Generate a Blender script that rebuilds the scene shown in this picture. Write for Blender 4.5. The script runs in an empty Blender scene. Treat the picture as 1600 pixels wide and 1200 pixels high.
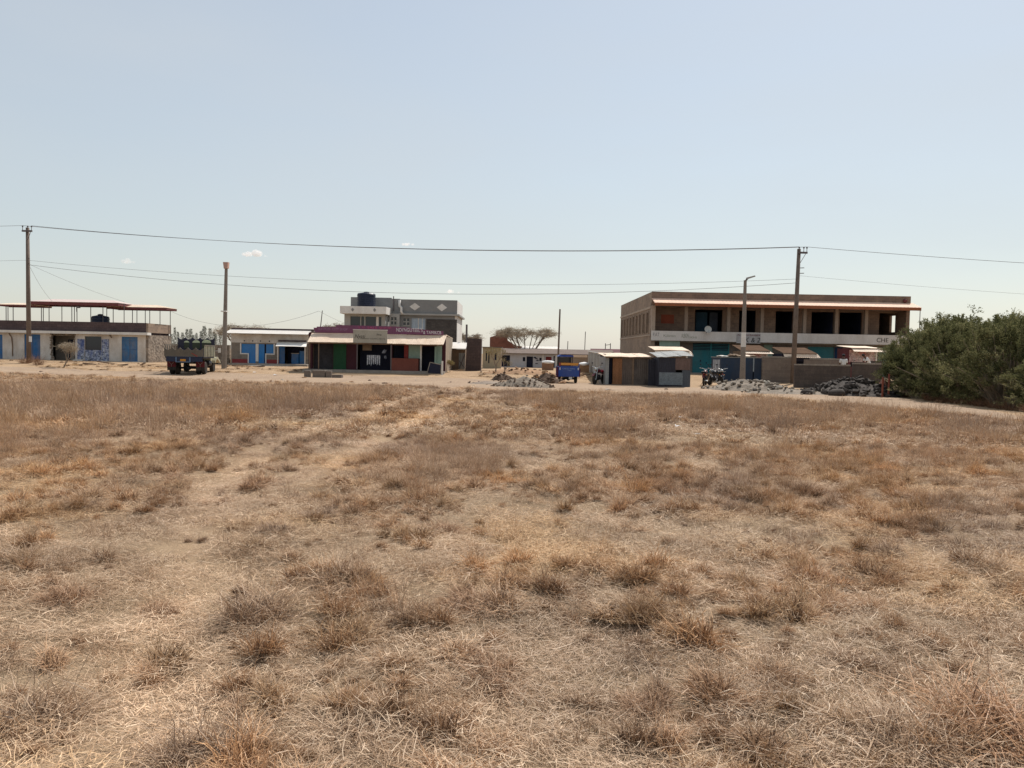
import bpy, bmesh, math, random
import numpy as np
from mathutils import Vector, Matrix
from math import radians as RAD, sin, cos, pi

SC = bpy.context.scene
COL = SC.collection
random.seed(7)

# ------------------------------------------------------------------ camera
CAM_H = 1.7
FPX, ROLL = 1180.0, RAD(1.1)
PITCH = math.atan(47 / FPX)
cd = bpy.data.cameras.new('camera')
cam = bpy.data.objects.new('camera', cd)
COL.objects.link(cam)
cd.sensor_fit = 'HORIZONTAL'
cd.sensor_width = 36.0
cd.lens = 36.0 * FPX / 1600.0
cd.clip_start, cd.clip_end = 0.05, 12000
cam.matrix_world = (Matrix.Translation((0, 0, CAM_H)) @ Matrix.Rotation(RAD(90) - PITCH, 4, 'X') @ Matrix.Rotation(ROLL, 4, 'Z'))
SC.camera = cam

# ------------------------------------------------------------------ sky, sun, exposure
SUN_AZ, SUN_EL = RAD(32), RAD(53)          # azimuth from +Y towards +X
w = bpy.data.worlds.new('World'); SC.world = w; w.use_nodes = True
nt = w.node_tree; nt.nodes.clear()
wo = nt.nodes.new('ShaderNodeOutputWorld'); bg = nt.nodes.new('ShaderNodeBackground')
sky = nt.nodes.new('ShaderNodeTexSky'); sky.sky_type = 'NISHITA'; sky.sun_disc = False
sky.sun_elevation = SUN_EL; sky.sun_rotation = SUN_AZ
sky.altitude = 0; sky.air_density = 1.4; sky.dust_density = 0.65; sky.ozone_density = 1.5
hsv = nt.nodes.new('ShaderNodeHueSaturation'); hsv.inputs['Saturation'].default_value = 0.8
hz = nt.nodes.new('ShaderNodeMix'); hz.data_type = 'RGBA'; hz.inputs[0].default_value = 0.5      # even, thin dust haze over the whole sky
tcw = nt.nodes.new('ShaderNodeTexCoord'); nzw = nt.nodes.new('ShaderNodeTexNoise'); nzw.inputs['Scale'].default_value = 1.6; nzw.inputs['Detail'].default_value = 5; mpw = nt.nodes.new('ShaderNodeMapping'); mpw.inputs['Scale'].default_value = (1, 1, 3.5)
mrw = nt.nodes.new('ShaderNodeMapRange'); mrw.inputs[1].default_value = 0.3; mrw.inputs[2].default_value = 0.7; mrw.inputs[3].default_value = 0.38; mrw.inputs[4].default_value = 0.64      # haze of uneven thickness all round the sky
nt.links.new(tcw.outputs['Generated'], mpw.inputs[0]); nt.links.new(mpw.outputs[0], nzw.inputs['Vector']); nt.links.new(nzw.outputs['Fac'], mrw.inputs[0]); nt.links.new(mrw.outputs[0], hz.inputs[0])
hz.inputs[7].default_value = (5.45, 5.8, 6.05, 1)
nt.links.new(sky.outputs[0], hsv.inputs['Color']); nt.links.new(hsv.outputs[0], hz.inputs[6]); nt.links.new(hz.outputs[2], bg.inputs['Color'])
nt.links.new(bg.outputs[0], wo.inputs['Surface'])
bg.inputs['Strength'].default_value = 0.117
sd = bpy.data.lights.new('sun', 'SUN'); sd.energy = 5.0; sd.angle = RAD(0.6); sd.color = (1.0, 0.94, 0.87)
sun = bpy.data.objects.new('sun', sd); COL.objects.link(sun)
SDIR = Vector((sin(SUN_AZ) * cos(SUN_EL), cos(SUN_AZ) * cos(SUN_EL), sin(SUN_EL)))
sun.rotation_euler = SDIR.to_track_quat('Z', 'Y').to_euler(); sun.location = (20, 20, 60)
SC.render.engine = 'CYCLES'
SC.cycles.max_bounces = 5; SC.cycles.diffuse_bounces = 3; SC.cycles.glossy_bounces = 2; SC.cycles.transmission_bounces = 2; SC.cycles.transparent_max_bounces = 4; SC.cycles.volume_bounces = 2
SC.view_settings.view_transform = 'Standard'; SC.view_settings.look = 'None'
SC.view_settings.exposure = 0.0; SC.view_settings.gamma = 1.0; SC.view_settings.use_curve_mapping = False

# ------------------------------------------------------------------ measuring helpers (survey of the place)
def ray(px, py):
    u = px - 800; v = 600 - py
    u0 = u * cos(ROLL) - v * sin(ROLL); v0 = u * sin(ROLL) + v * cos(ROLL)
    return u0, FPX * cos(PITCH) + v0 * sin(PITCH), -FPX * sin(PITCH) + v0 * cos(PITCH)
def W(px, py, Y):
    a, b, c = ray(px, py); t = Y / b
    return a * t, CAM_H + c * t
def PX(px, Y, py=552): return W(px, py, Y)[0]
def PZ(px, py, Y): return W(px, py, Y)[1]
def G(px, py, z=0.0):
    a, b, c = ray(px, py); t = (z - CAM_H) / c
    return a * t, b * t

# ------------------------------------------------------------------ noise + terrain
_rng = np.random.default_rng(11)
_tab = _rng.random((256, 256))
def vnoise(x, y):
    x = np.asarray(x, float); y = np.asarray(y, float)
    xi = np.floor(x).astype(int); yi = np.floor(y).astype(int); fx = x - xi; fy = y - yi
    fx = fx * fx * (3 - 2 * fx); fy = fy * fy * (3 - 2 * fy)
    a = _tab[xi % 256, yi % 256]; b = _tab[(xi + 1) % 256, yi % 256]
    c = _tab[xi % 256, (yi + 1) % 256]; d = _tab[(xi + 1) % 256, (yi + 1) % 256]
    return (a * (1 - fx) + b * fx) * (1 - fy) + (c * (1 - fx) + d * fx) * fy
def fbm(x, y, o=3):
    s = 0; a = 0.5; t = 0
    for i in range(o):
        s = s + a * vnoise(np.asarray(x) * 2 ** i + 17.3 * i, np.asarray(y) * 2 ** i + 5.1 * i); t += a; a *= 0.5
    return s / t
def sstep(a, b, x):
    t = np.clip((np.asarray(x, float) - a) / (b - a), 0, 1); return t * t * (3 - 2 * t)

# far edge of the dry field / near edge of the dirt road (surveyed)
EDGE_X = np.array([-120, -60, -28.2, -16.2, -6.2, 0, 6, 10.5, 13.2, 14.0, 14.3])
EDGE_Y = np.array([49, 47, 43, 39.5, 37.5, 35.8, 34.8, 33.4, 29.3, 24.0, 21.4])
def field_side(x, y):
    """> 0 inside the field (metres, roughly)"""
    x = np.asarray(x, float); y = np.asarray(y, float)
    e1 = np.interp(x, EDGE_X, EDGE_Y) - y
    xr = np.interp(y, [0, 10, 21.4, 24, 29.3, 33.4], [16.6, 15.4, 14.4, 14.0, 13.0, 10.8]) - x
    return np.where(y < 33.4, np.minimum(xr, np.where(x < 10.5, np.maximum(e1, 0.0), 99)), e1)
TRK1 = np.array([(-3.77, 27.8), (-4.0, 19.7), (-4.3, 13.9), (-3.75, 9.95), (-2.85, 6.95), (-2.1, 4.75), (-1.5, 3.0), (-0.8, -2)])
TRK2 = np.array([(-2.04, 28.4), (-2.41, 17.9), (-2.67, 13.2), (-2.72, 10.1)])
TRK1 = np.vstack([[(-2.6, 36.6), (-3.4, 31)], TRK1]); TRK2 = np.vstack([[(-0.9, 36), (-1.7, 31)], TRK2])
def seg_dist(x, y, P):
    x = np.asarray(x, float); y = np.asarray(y, float); d = np.full(x.shape, 1e9)
    for (ax, ay), (bx, by) in zip(P[:-1], P[1:]):
        vx, vy = bx - ax, by - ay
        t = np.clip(((x - ax) * vx + (y - ay) * vy) / (vx * vx + vy * vy), 0, 1)
        d = np.minimum(d, np.hypot(x - ax - t * vx, y - ay - t * vy))
    return d
def track_dist(x, y): return np.minimum(seg_dist(x, y, TRK1), seg_dist(x, y, TRK2))
def zg(x, y):
    x = np.asarray(x, float); y = np.asarray(y, float)
    z = 0.33 * sstep(47, 58, y) + 0.12 * sstep(-24, -40, x) * sstep(38, 52, y)
    f = sstep(-0.4, 0.8, field_side(x, y))
    z = z + f * ((fbm(x * 0.9, y * 0.9, 3) - 0.5) * 0.16 - 0.05 * np.exp(-(track_dist(x, y) / 0.3) ** 2)) * sstep(60, 20, y)
    z = z + (1 - f) * (fbm(x * 0.5 + 40, y * 0.5, 3) - 0.5) * 0.08 * sstep(400, 60, y)
    z = z + 0.42 * np.exp(-(((x - 23.8) / 3.4) ** 2 + ((y - 50.5) / 2.6) ** 2))     # raised floor inside the block walls
    # shallow bank of loose soil along the far side of the road
    bank = np.exp(-((y - (49.2 + 0.05 * x)) / 0.8) ** 2) * sstep(-3, -9, x) + np.exp(-((y - 50.5) / 0.7) ** 2) * sstep(-24, -27, x)
    z = z + bank * 0.13 * fbm(x * 1.3, y * 1.3, 2)
    return z
def zs(x, y): return float(zg(x, y))

# ------------------------------------------------------------------ mesh builder + object helpers
class MB:
    def __init__(s): s.v = []; s.f = []
    def add(s, vs, fs):
        n = len(s.v); s.v += [tuple(v) for v in vs]; s.f += [tuple(i + n for i in f) for f in fs]; return s
    def box(s, x0, x1, y0, y1, z0, z1):
        return s.add([(x0, y0, z0), (x1, y0, z0), (x1, y1, z0), (x0, y1, z0), (x0, y0, z1), (x1, y0, z1), (x1, y1, z1), (x0, y1, z1)],
                     [(0, 3, 2, 1), (4, 5, 6, 7), (0, 1, 5, 4), (1, 2, 6, 5), (2, 3, 7, 6), (3, 0, 4, 7)])
    def hexa(s, p):   # 8 points: bottom 4 ccw, top 4 ccw
        return s.add(p, [(0, 3, 2, 1), (4, 5, 6, 7), (0, 1, 5, 4), (1, 2, 6, 5), (2, 3, 7, 6), (3, 0, 4, 7)])
    def prism(s, poly, y0, y1):    # polygon in x,z extruded along y
        n = len(poly)
        return s.add([(x, y0, z) for x, z in poly] + [(x, y1, z) for x, z in poly],
                     [tuple(range(n)), tuple(range(2 * n - 1, n - 1, -1))] + [(i, i + n, (i + 1) % n + n, (i + 1) % n) for i in range(n)])
    def prismx(s, poly, x0, x1):   # polygon in y,z extruded along x
        n = len(poly)
        return s.add([(x0, y, z) for y, z in poly] + [(x1, y, z) for y, z in poly],
                     [tuple(range(n - 1, -1, -1)), tuple(range(n, 2 * n))] + [(i, (i + 1) % n, (i + 1) % n + n, i + n) for i in range(n)])
    def sheet(s, p0, p1, p2, p3, t=0.03, nu=1, nv=1, sag=0.0, rnd=None):  # p0,p1 upper edge, p3,p2 lower edge
        p0, p1, p2, p3 = map(Vector, (p0, p1, p2, p3)); n = (p1 - p0).cross(p3 - p0).normalized()
        if n.z < 0: n = -n
        V = []
        for k in (0, 1):
            for j in range(nv + 1):
                for i in range(nu + 1):
                    a, b = i / nu, j / nv
                    q = p0.lerp(p1, a).lerp(p3.lerp(p2, a), b)
                    if rnd: q = q + n * rnd.uniform(-sag, sag)
                    V.append(q - n * t * k if not (k and rnd) else Vector(V[j * (nu + 1) + i]) - n * t)
        m = (nu + 1) * (nv + 1); F = []
        for j in range(nv):
            for i in range(nu):
                a = j * (nu + 1) + i; F.append((a, a + 1, a + nu + 2, a + nu + 1)); F.append((m + a, m + a + nu + 1, m + a + nu + 2, m + a + 1))
        rim = [i for i in range(nu + 1)] + [j * (nu + 1) + nu for j in range(1, nv + 1)] + [nv * (nu + 1) + i for i in range(nu - 1, -1, -1)] + [j * (nu + 1) for j in range(nv - 1, 0, -1)]
        for a, b in zip(rim, rim[1:] + rim[:1]): F.append((a, a + m, b + m, b))
        return s.add(V, F)
    def tube(s, pts, rad, n=8, cap=True):
        pts = [Vector(p) for p in pts]
        if not hasattr(rad, '__len__'): rad = [rad] * len(pts)
        base = len(s.v); prev = None
        for i, p in enumerate(pts):
            d = (pts[min(i + 1, len(pts) - 1)] - pts[max(i - 1, 0)])
            d = d.normalized() if d.length > 1e-9 else Vector((0, 0, 1))
            if prev is None:
                a = d.orthogonal().normalized()
            else:
                a = (prev - d * prev.dot(d)); a = a.normalized() if a.length > 1e-6 else d.orthogonal().normalized()
            prev = a; b = d.cross(a)
            for k in range(n):
                t = 2 * pi * k / n; s.v.append(tuple(p + (a * cos(t) + b * sin(t)) * rad[i]))
        for i in range(len(pts) - 1):
            for k in range(n):
                a = base + i * n + k; b2 = base + i * n + (k + 1) % n
                s.f.append((a, b2, b2 + n, a + n))
        if cap:
            s.f.append(tuple(base + k for k in range(n - 1, -1, -1))); e = base + (len(pts) - 1) * n; s.f.append(tuple(e + k for k in range(n)))
        return s
    def lathe(s, prof, n=20, c=(0, 0, 0)):
        base = len(s.v)
        for r, z in prof:
            for k in range(n): s.v.append((c[0] + r * cos(2 * pi * k / n), c[1] + r * sin(2 * pi * k / n), c[2] + z))
        for i in range(len(prof) - 1):
            for k in range(n):
                a = base + i * n + k; b = base + i * n + (k + 1) % n; s.f.append((a, b, b + n, a + n))
        s.f.append(tuple(base + k for k in range(n - 1, -1, -1))); e = base + (len(prof) - 1) * n; s.f.append(tuple(e + k for k in range(n)))
        return s
    def wheel(s, c, r, w, n=20, inner=0.0):    # axle along x
        prof = [(max(inner, 0.02), -w / 2), (r * 0.86, -w / 2), (r * 0.97, -w * 0.38), (r, -w * 0.2), (r, w * 0.2), (r * 0.97, w * 0.38), (r * 0.86, w / 2), (max(inner, 0.02), w / 2)]
        base = len(s.v)
        for rr, x in prof:
            for k in range(n): s.v.append((c[0] + x, c[1] + rr * cos(2 * pi * k / n), c[2] + rr * sin(2 * pi * k / n)))
        for i in range(len(prof) - 1):
            for k in range(n):
                a = base + i * n + k; b = base + i * n + (k + 1) % n; s.f.append((a, b, b + n, a + n))
        s.f.append(tuple(base + k for k in range(n - 1, -1, -1))); e = base + (len(prof) - 1) * n; s.f.append(tuple(e + k for k in range(n)))
        return s
    def blob(s, c, r, rnd, j=0.25, sub=1):
        bm = bmesh.new(); bmesh.ops.create_icosphere(bm, subdivisions=sub, radius=1.0)
        if not hasattr(r, '__len__'): r = (r, r, r)
        vs = []
        for v in bm.verts:
            k = 1 + rnd.uniform(-j, j); vs.append((c[0] + v.co.x * r[0] * k, c[1] + v.co.y * r[1] * k, c[2] + v.co.z * r[2] * k))
        fs = [tuple(v.index for v in f.verts) for f in bm.faces]; bm.free()
        return s.add(vs, fs)
    def grid_wall(s, x0, x1, z0, z1, y0, y1, holes=()):   # wall slab with real openings, in x,z
        xs = sorted({x0, x1} | {min(max(v, x0), x1) for h in holes for v in (h[0], h[1])})
        zz = sorted({z0, z1} | {min(max(v, z0), z1) for h in holes for v in (h[2], h[3])})
        sol = {}
        for i in range(len(xs) - 1):
            for k in range(len(zz) - 1):
                cx, cz = (xs[i] + xs[i + 1]) / 2, (zz[k] + zz[k + 1]) / 2
                sol[i, k] = not any(h[0] < cx < h[1] and h[2] < cz < h[3] for h in holes)
        for (i, k), on in sol.items():
            if not on: continue
            a, b, c, d = xs[i], xs[i + 1], zz[k], zz[k + 1]
            s.add([(a, y0, c), (b, y0, c), (b, y0, d), (a, y0, d)], [(0, 1, 2, 3)])
            s.add([(a, y1, c), (b, y1, c), (b, y1, d), (a, y1, d)], [(3, 2, 1, 0)])
            if not sol.get((i - 1, k)): s.add([(a, y0, c), (a, y0, d), (a, y1, d), (a, y1, c)], [(0, 1, 2, 3)])
            if not sol.get((i + 1, k)): s.add([(b, y0, c), (b, y1, c), (b, y1, d), (b, y0, d)], [(0, 1, 2, 3)])
            if not sol.get((i, k - 1)): s.add([(a, y0, c), (a, y1, c), (b, y1, c), (b, y0, c)], [(0, 1, 2, 3)])
            if not sol.get((i, k + 1)): s.add([(a, y0, d), (b, y0, d), (b, y1, d), (a, y1, d)], [(0, 1, 2, 3)])
        return s
    def swapxy(s):
        s.v = [(y, x, z) for x, y, z in s.v]; s.f = [tuple(reversed(f)) for f in s.f]; return s
    def xf(s, M):
        s.v = [tuple(M @ Vector(v)) for v in s.v]; return s
    def mesh(s, name, mat, smooth=False, off=None):
        me = bpy.data.meshes.new(name)
        vs = s.v if off is None else [(x - off[0], y - off[1], z - off[2]) for x, y, z in s.v]
        me.from_pydata(vs, [], s.f); me.validate(); me.update()
        if mat: me.materials.append(mat)
        if smooth: me.polygons.foreach_set('use_smooth', [True] * len(me.polygons))
        return me

def tag(o, label=None, cat=None, group=None, kind=None):
    if label: o['label'] = label
    if cat: o['category'] = cat
    if group: o['group'] = group
    if kind: o['kind'] = kind
    return o
def link(name, me, parent=None, loc=None):
    o = bpy.data.objects.new(name, me); COL.objects.link(o)
    if parent: o.parent = parent
    if loc: o.location = loc
    return o
class Thing:
    """Empty at the base of a thing; parts are authored in world metres and shifted to the base."""
    def __init__(s, name, label, cat, loc, group=None, rotz=0.0, local=False):
        s.o = bpy.data.objects.new(name, None); COL.objects.link(s.o); s.o.empty_display_size = 0.2
        s.o.location = loc; s.o.rotation_euler = (0, 0, rotz); s.loc = loc; s.local = local
        tag(s.o, label, cat, group)
    def part(s, name, mb, mat, parent=None, smooth=False, label=None, kind=None):
        me = mb.mesh(name, mat, smooth, None if s.local else s.loc)
        o = link(name, me, parent or s.o)
        return tag(o, label, kind=kind)
    def box(s, name, x0, x1, y0, y1, z0, z1, mat, parent=None, label=None):
        return s.part(name, MB().box(x0, x1, y0, y1, z0, z1), mat, parent, label=label)
def solid(name, mb, mat, label, cat, group=None, loc=(0, 0, 0), smooth=False, kind=None):
    o = link(name, mb.mesh(name, mat, smooth, loc), None, loc); return tag(o, label, cat, group, kind)
def copy_tree(o, parent=None):
    c = o.copy(); COL.objects.link(c)
    if parent: c.parent = parent
    for ch in list(o.children): copy_tree(ch, c)
    return c
def text_mesh(body, width, height, mat, shear=0.0, fit=True):
    cu = bpy.data.curves.new('lettering', 'FONT'); cu.body = body; cu.size = 1.0; cu.extrude = 0.004; cu.shear = shear; cu.resolution_u = 3
    ob = bpy.data.objects.new('lettering_source', cu); COL.objects.link(ob)
    bpy.context.view_layer.update()
    dg = bpy.context.evaluated_depsgraph_get()
    me = bpy.data.meshes.new_from_object(ob.evaluated_get(dg)); bpy.data.objects.remove(ob); bpy.data.curves.remove(cu)
    me.name = 'lettering'
    a = np.empty(len(me.vertices) * 3); me.vertices.foreach_get('co', a); a = a.reshape(-1, 3)
    mn, mx = a.min(0), a.max(0)
    b = np.stack([(a[:, 0] - mn[0]) / (mx[0] - mn[0]) * width, -a[:, 2], (a[:, 1] - mn[1]) / (mx[1] - mn[1]) * height], 1)
    me.vertices.foreach_set('co', b.ravel()); me.materials.clear(); me.materials.append(mat); me.update()
    return me
def lettering(T, body, x, y, z, width, height, mat, parent=None, shear=0.0):
    me = text_mesh(body, width, height, mat, shear)
    o = link('lettering', me, parent or T.o)
    o.location = (x, y, z) if T.local else (x - T.loc[0], y - T.loc[1], z - T.loc[2])
    return o

# ------------------------------------------------------------------ materials
def _n(nt, t, **k):
    n = nt.nodes.new(t)
    for a, b in k.items(): setattr(n, a, b)
    return n
MATS = {}
def mat(name, col, rough=0.9, var=0.16, scale=1.5, fine=14.0, bump=0.15, bscale=30.0, metallic=0.0, pattern=None, pcol=None, psize=(0.4, 0.2),
        dirt=None, dirt_amt=0.0, dirt_scale=0.8, spec=0.3):
    """plaster, paint, metal or block surface: colour + mottling + optional block courses / corrugation + stains"""
    if name in MATS: return MATS[name]
    m = bpy.data.materials.new(name); m.use_nodes = True; nt = m.node_tree; L = nt.links
    b = nt.nodes['Principled BSDF']; b.inputs['Roughness'].default_value = rough; b.inputs['Metallic'].default_value = metallic
    b.inputs['Specular IOR Level'].default_value = spec
    tc = _n(nt, 'ShaderNodeTexCoord'); vec = tc.outputs['Object']
    n1 = _n(nt, 'ShaderNodeTexNoise'); n1.inputs['Scale'].default_value = scale; n1.inputs['Detail'].default_value = 5; n1.inputs['Roughness'].default_value = 0.65
    n2 = _n(nt, 'ShaderNodeTexNoise'); n2.inputs['Scale'].default_value = fine; n2.inputs['Detail'].default_value = 3
    L.new(vec, n1.inputs['Vector']); L.new(vec, n2.inputs['Vector'])
    ad = _n(nt, 'ShaderNodeMath', operation='ADD'); L.new(n1.outputs['Fac'], ad.inputs[0]); L.new(n2.outputs['Fac'], ad.inputs[1])
    mr = _n(nt, 'ShaderNodeMapRange'); L.new(ad.outputs[0], mr.inputs[0])
    mr.inputs[1].default_value = 0.65; mr.inputs[2].default_value = 1.35; mr.inputs[3].default_value = 1 - var * 1.6; mr.inputs[4].default_value = 1 + var
    cx = _n(nt, 'ShaderNodeMix', data_type='RGBA', blend_type='MULTIPLY'); cx.inputs[0].default_value = 1.0
    cx.inputs[6].default_value = (*col, 1); L.new(mr.outputs[0], cx.inputs[7]); out = cx.outputs[2]; hgt = n2.outputs['Fac']; bdist = 0.01
    if pattern:
        sp = _n(nt, 'ShaderNodeSeparateXYZ'); L.new(vec, sp.inputs[0])
        s2 = _n(nt, 'ShaderNodeMath', operation='ADD'); L.new(sp.outputs[0], s2.inputs[0]); L.new(sp.outputs[1], s2.inputs[1])
        cb = _n(nt, 'ShaderNodeCombineXYZ'); L.new(s2.outputs[0], cb.inputs[0]); L.new(sp.outputs[2], cb.inputs[1])
        if pattern == 'block':
            br = _n(nt, 'ShaderNodeTexBrick'); L.new(cb.outputs[0], br.inputs['Vector'])
            br.inputs['Scale'].default_value = 1.0; br.inputs['Brick Width'].default_value = psize[0]; br.inputs['Row Height'].default_value = psize[1]
            br.inputs['Mortar Size'].default_value = 0.012; br.inputs['Mortar Smooth'].default_value = 0.3
            br.inputs['Color1'].default_value = (0.82, 0.82, 0.82, 1); br.inputs['Color2'].default_value = (1.12, 1.1, 1.06, 1)
            pc = pcol or (0.7, 0.7, 0.7); br.inputs['Mortar'].default_value = (*pc, 1)
            m2 = _n(nt, 'ShaderNodeMix', data_type='RGBA', blend_type='MULTIPLY'); m2.inputs[0].default_value = 1.0
            L.new(out, m2.inputs[6]); L.new(br.outputs['Color'], m2.inputs[7]); out = m2.outputs[2]
        elif pattern == 'stone':
            vo = _n(nt, 'ShaderNodeTexVoronoi', feature='F1'); vo.inputs['Scale'].default_value = 1 / psize[0]; L.new(vec, vo.inputs['Vector'])
            bw = _n(nt, 'ShaderNodeRGBToBW'); L.new(vo.outputs['Color'], bw.inputs[0])
            r2 = _n(nt, 'ShaderNodeMapRange'); L.new(bw.outputs[0], r2.inputs[0]); r2.inputs[1].default_value = 0.2; r2.inputs[2].default_value = 0.8; r2.inputs[3].default_value = 0.66; r2.inputs[4].default_value = 1.22
            m2 = _n(nt, 'ShaderNodeMix', data_type='RGBA', blend_type='MULTIPLY'); m2.inputs[0].default_value = 1.0
            L.new(out, m2.inputs[6]); L.new(r2.outputs[0], m2.inputs[7]); out = m2.outputs[2]; hgt = vo.outputs['Distance']; bdist = 0.08
        elif pattern in ('corr', 'corrz'):
            wv = _n(nt, 'ShaderNodeMath', operation='SINE'); sc = _n(nt, 'ShaderNodeMath', operation='MULTIPLY')
            L.new(s2.outputs[0] if pattern == 'corr' else sp.outputs[2], sc.inputs[0]); sc.inputs[1].default_value = 2 * pi / psize[0]; L.new(sc.outputs[0], wv.inputs[0])
            hgt = wv.outputs[0]; bdist = 0.02
    if dirt:
        nd = _n(nt, 'ShaderNodeTexNoise'); nd.inputs['Scale'].default_value = dirt_scale; nd.inputs['Detail'].default_value = 6; nd.inputs['Roughness'].default_value = 0.7
        mp = _n(nt, 'ShaderNodeMapping'); mp.inputs['Scale'].default_value = (1, 1, 0.45); mp.inputs['Location'].default_value = (3.1, 7.7, 1.3)
        L.new(vec, mp.inputs[0]); L.new(mp.outputs[0], nd.inputs['Vector'])
        rr = _n(nt, 'ShaderNodeMapRange'); L.new(nd.outputs['Fac'], rr.inputs[0]); rr.inputs[1].default_value = 0.42; rr.inputs[2].default_value = 0.68; rr.inputs[4].default_value = dirt_amt
        m3 = _n(nt, 'ShaderNodeMix', data_type='RGBA'); L.new(rr.outputs[0], m3.inputs[0]); L.new(out, m3.inputs[6]); m3.inputs[7].default_value = (*dirt, 1); out = m3.outputs[2]
    L.new(out, b.inputs['Base Color'])
    if bump:
        bp = _n(nt, 'ShaderNodeBump'); bp.inputs['Strength'].default_value = bump; bp.inputs['Distance'].default_value = bdist
        L.new(hgt, bp.inputs['Height']); L.new(bp.outputs[0], b.inputs['Normal'])
    MATS[name] = m; return m
def soil_mat(name, c1, c2, c3, scale=0.5, litter=None):
    m = bpy.data.materials.new(name); m.use_nodes = True; nt = m.node_tree; L = nt.links
    b = nt.nodes['Principled BSDF']; b.inputs['Roughness'].default_value = 1.0; b.inputs['Specular IOR Level'].default_value = 0.1
    tc = _n(nt, 'ShaderNodeTexCoord'); v = tc.outputs['Object']
    def noise(s, d=6, r=0.65):
        n = _n(nt, 'ShaderNodeTexNoise'); n.inputs['Scale'].default_value = s; n.inputs['Detail'].default_value = d; n.inputs['Roughness'].default_value = r; L.new(v, n.inputs['Vector']); return n.outputs['Fac']
    def mix(f, a, c, lo=0.35, hi=0.65):
        r = _n(nt, 'ShaderNodeMapRange'); L.new(f, r.inputs[0]); r.inputs[1].default_value = lo; r.inputs[2].default_value = hi
        x = _n(nt, 'ShaderNodeMix', data_type='RGBA'); L.new(r.outputs[0], x.inputs[0])
        for k, q in ((6, a), (7, c)):
            if isinstance(q, tuple): x.inputs[k].default_value = (*q, 1)
            else: L.new(q, x.inputs[k])
        return x.outputs[2]
    c = mix(noise(scale), c1, c2); c = mix(noise(scale * 9, 8, 0.75), c, c3, 0.48, 0.75)
    if litter:      # litter colour darkened for shade between blades, bare pale soil on tracks and yards
        at = _n(nt, 'ShaderNodeAttribute', attribute_name='bare'); lx = _n(nt, 'ShaderNodeMix', data_type='RGBA'); L.new(at.outputs['Fac'], lx.inputs[0]); lx.inputs[6].default_value = (*litter, 1); L.new(c, lx.inputs[7]); c = lx.outputs[2]
    fn = noise(60, 4); mr = _n(nt, 'ShaderNodeMapRange'); L.new(fn, mr.inputs[0]); mr.inputs[1].default_value = 0.3; mr.inputs[2].default_value = 0.7; mr.inputs[3].default_value = 0.72; mr.inputs[4].default_value = 1.2
    mm = _n(nt, 'ShaderNodeMix', data_type='RGBA', blend_type='MULTIPLY'); mm.inputs[0].default_value = 1; L.new(c, mm.inputs[6]); L.new(mr.outputs[0], mm.inputs[7])
    L.new(mm.outputs[2], b.inputs['Base Color'])
    bp = _n(nt, 'ShaderNodeBump'); bp.inputs['Strength'].default_value = 0.5; bp.inputs['Distance'].default_value = 0.05
    ad = _n(nt, 'ShaderNodeMath', operation='ADD'); L.new(noise(7, 8, 0.7), ad.inputs[0]); L.new(fn, ad.inputs[1])
    L.new(ad.outputs[0], bp.inputs['Height']); L.new(bp.outputs[0], b.inputs['Normal'])
    return m
# ================================================================== GROUND
def axis(lo, hi, fine_lo, fine_hi, step, grow=1.12):
    a = list(np.arange(fine_lo, fine_hi + 1e-6, step)); s = step
    while a[-1] < hi: s *= grow; a.append(a[-1] + s)
    s = step
    while a[0] > lo: s *= grow; a.insert(0, a[0] - s)
    return np.array(a)
gx = axis(-4000, 4000, -14, 20, 0.25, 1.10); gy = axis(-300, 6000, -2, 40, 0.25, 1.08)
XX, YY = np.meshgrid(gx, gy); ZZ = zg(XX, YY)
ZZ = ZZ - 0.0004 * np.maximum(np.hypot(XX, YY) - 150, 0)
nx, ny = len(gx), len(gy)
me = bpy.data.meshes.new('ground')
ii = (np.arange(ny - 1)[:, None] * nx + np.arange(nx - 1)[None, :]).ravel()
fs = np.stack([ii, ii + 1, ii + nx + 1, ii + nx], 1)
me.from_pydata(np.stack([XX.ravel(), YY.ravel(), ZZ.ravel()], 1).tolist(), [], fs.tolist()); me.update()
me.polygons.foreach_set('use_smooth', [True] * len(me.polygons))
bare = 1 - sstep(-0.3, 0.5, field_side(XX, YY)) * (1 - np.exp(-(track_dist(XX, YY) / 0.33) ** 2) * (0.55 + 0.45 * fbm(XX, YY, 2)))
ba = me.attributes.new('bare', 'FLOAT', 'POINT'); ba.data.foreach_set('value', bare.ravel().astype(np.float32))
me.materials.append(soil_mat('dry_soil', (0.42, 0.295, 0.185), (0.33, 0.225, 0.14), (0.48, 0.35, 0.225), litter=(0.29, 0.21, 0.135)))  # litter tone also carries the shade under the grass
ground = link('ground', me); tag(ground, 'dry brown soil of the open field', kind='structure')

# dirt road: one ragged sheet between the field and the buildings
def road_outline(side):
    pts = []
    xs = np.arange(-110, 11.2, 0.9)
    ed = np.interp(xs, EDGE_X, EDGE_Y) + (fbm(xs * 0.35, xs * 0 + 3, 3) - 0.5) * 2.0
    far = np.interp(xs, [-110, -40, -26, -15, -4, 4, 11], [52.5, 51.5, 51, 50.2, 50.2, 47, 42.5]) + (fbm(xs * 0.5, xs * 0 + 9, 3) - 0.5) * 2.4
    return xs, ed, far
rx, re, rf = road_outline(0)
mb = MB(); NS = 14
rows = [[(x, e + (f - e) * t / NS) for t in range(NS + 1)] for x, e, f in zip(rx, re, rf)]
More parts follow.
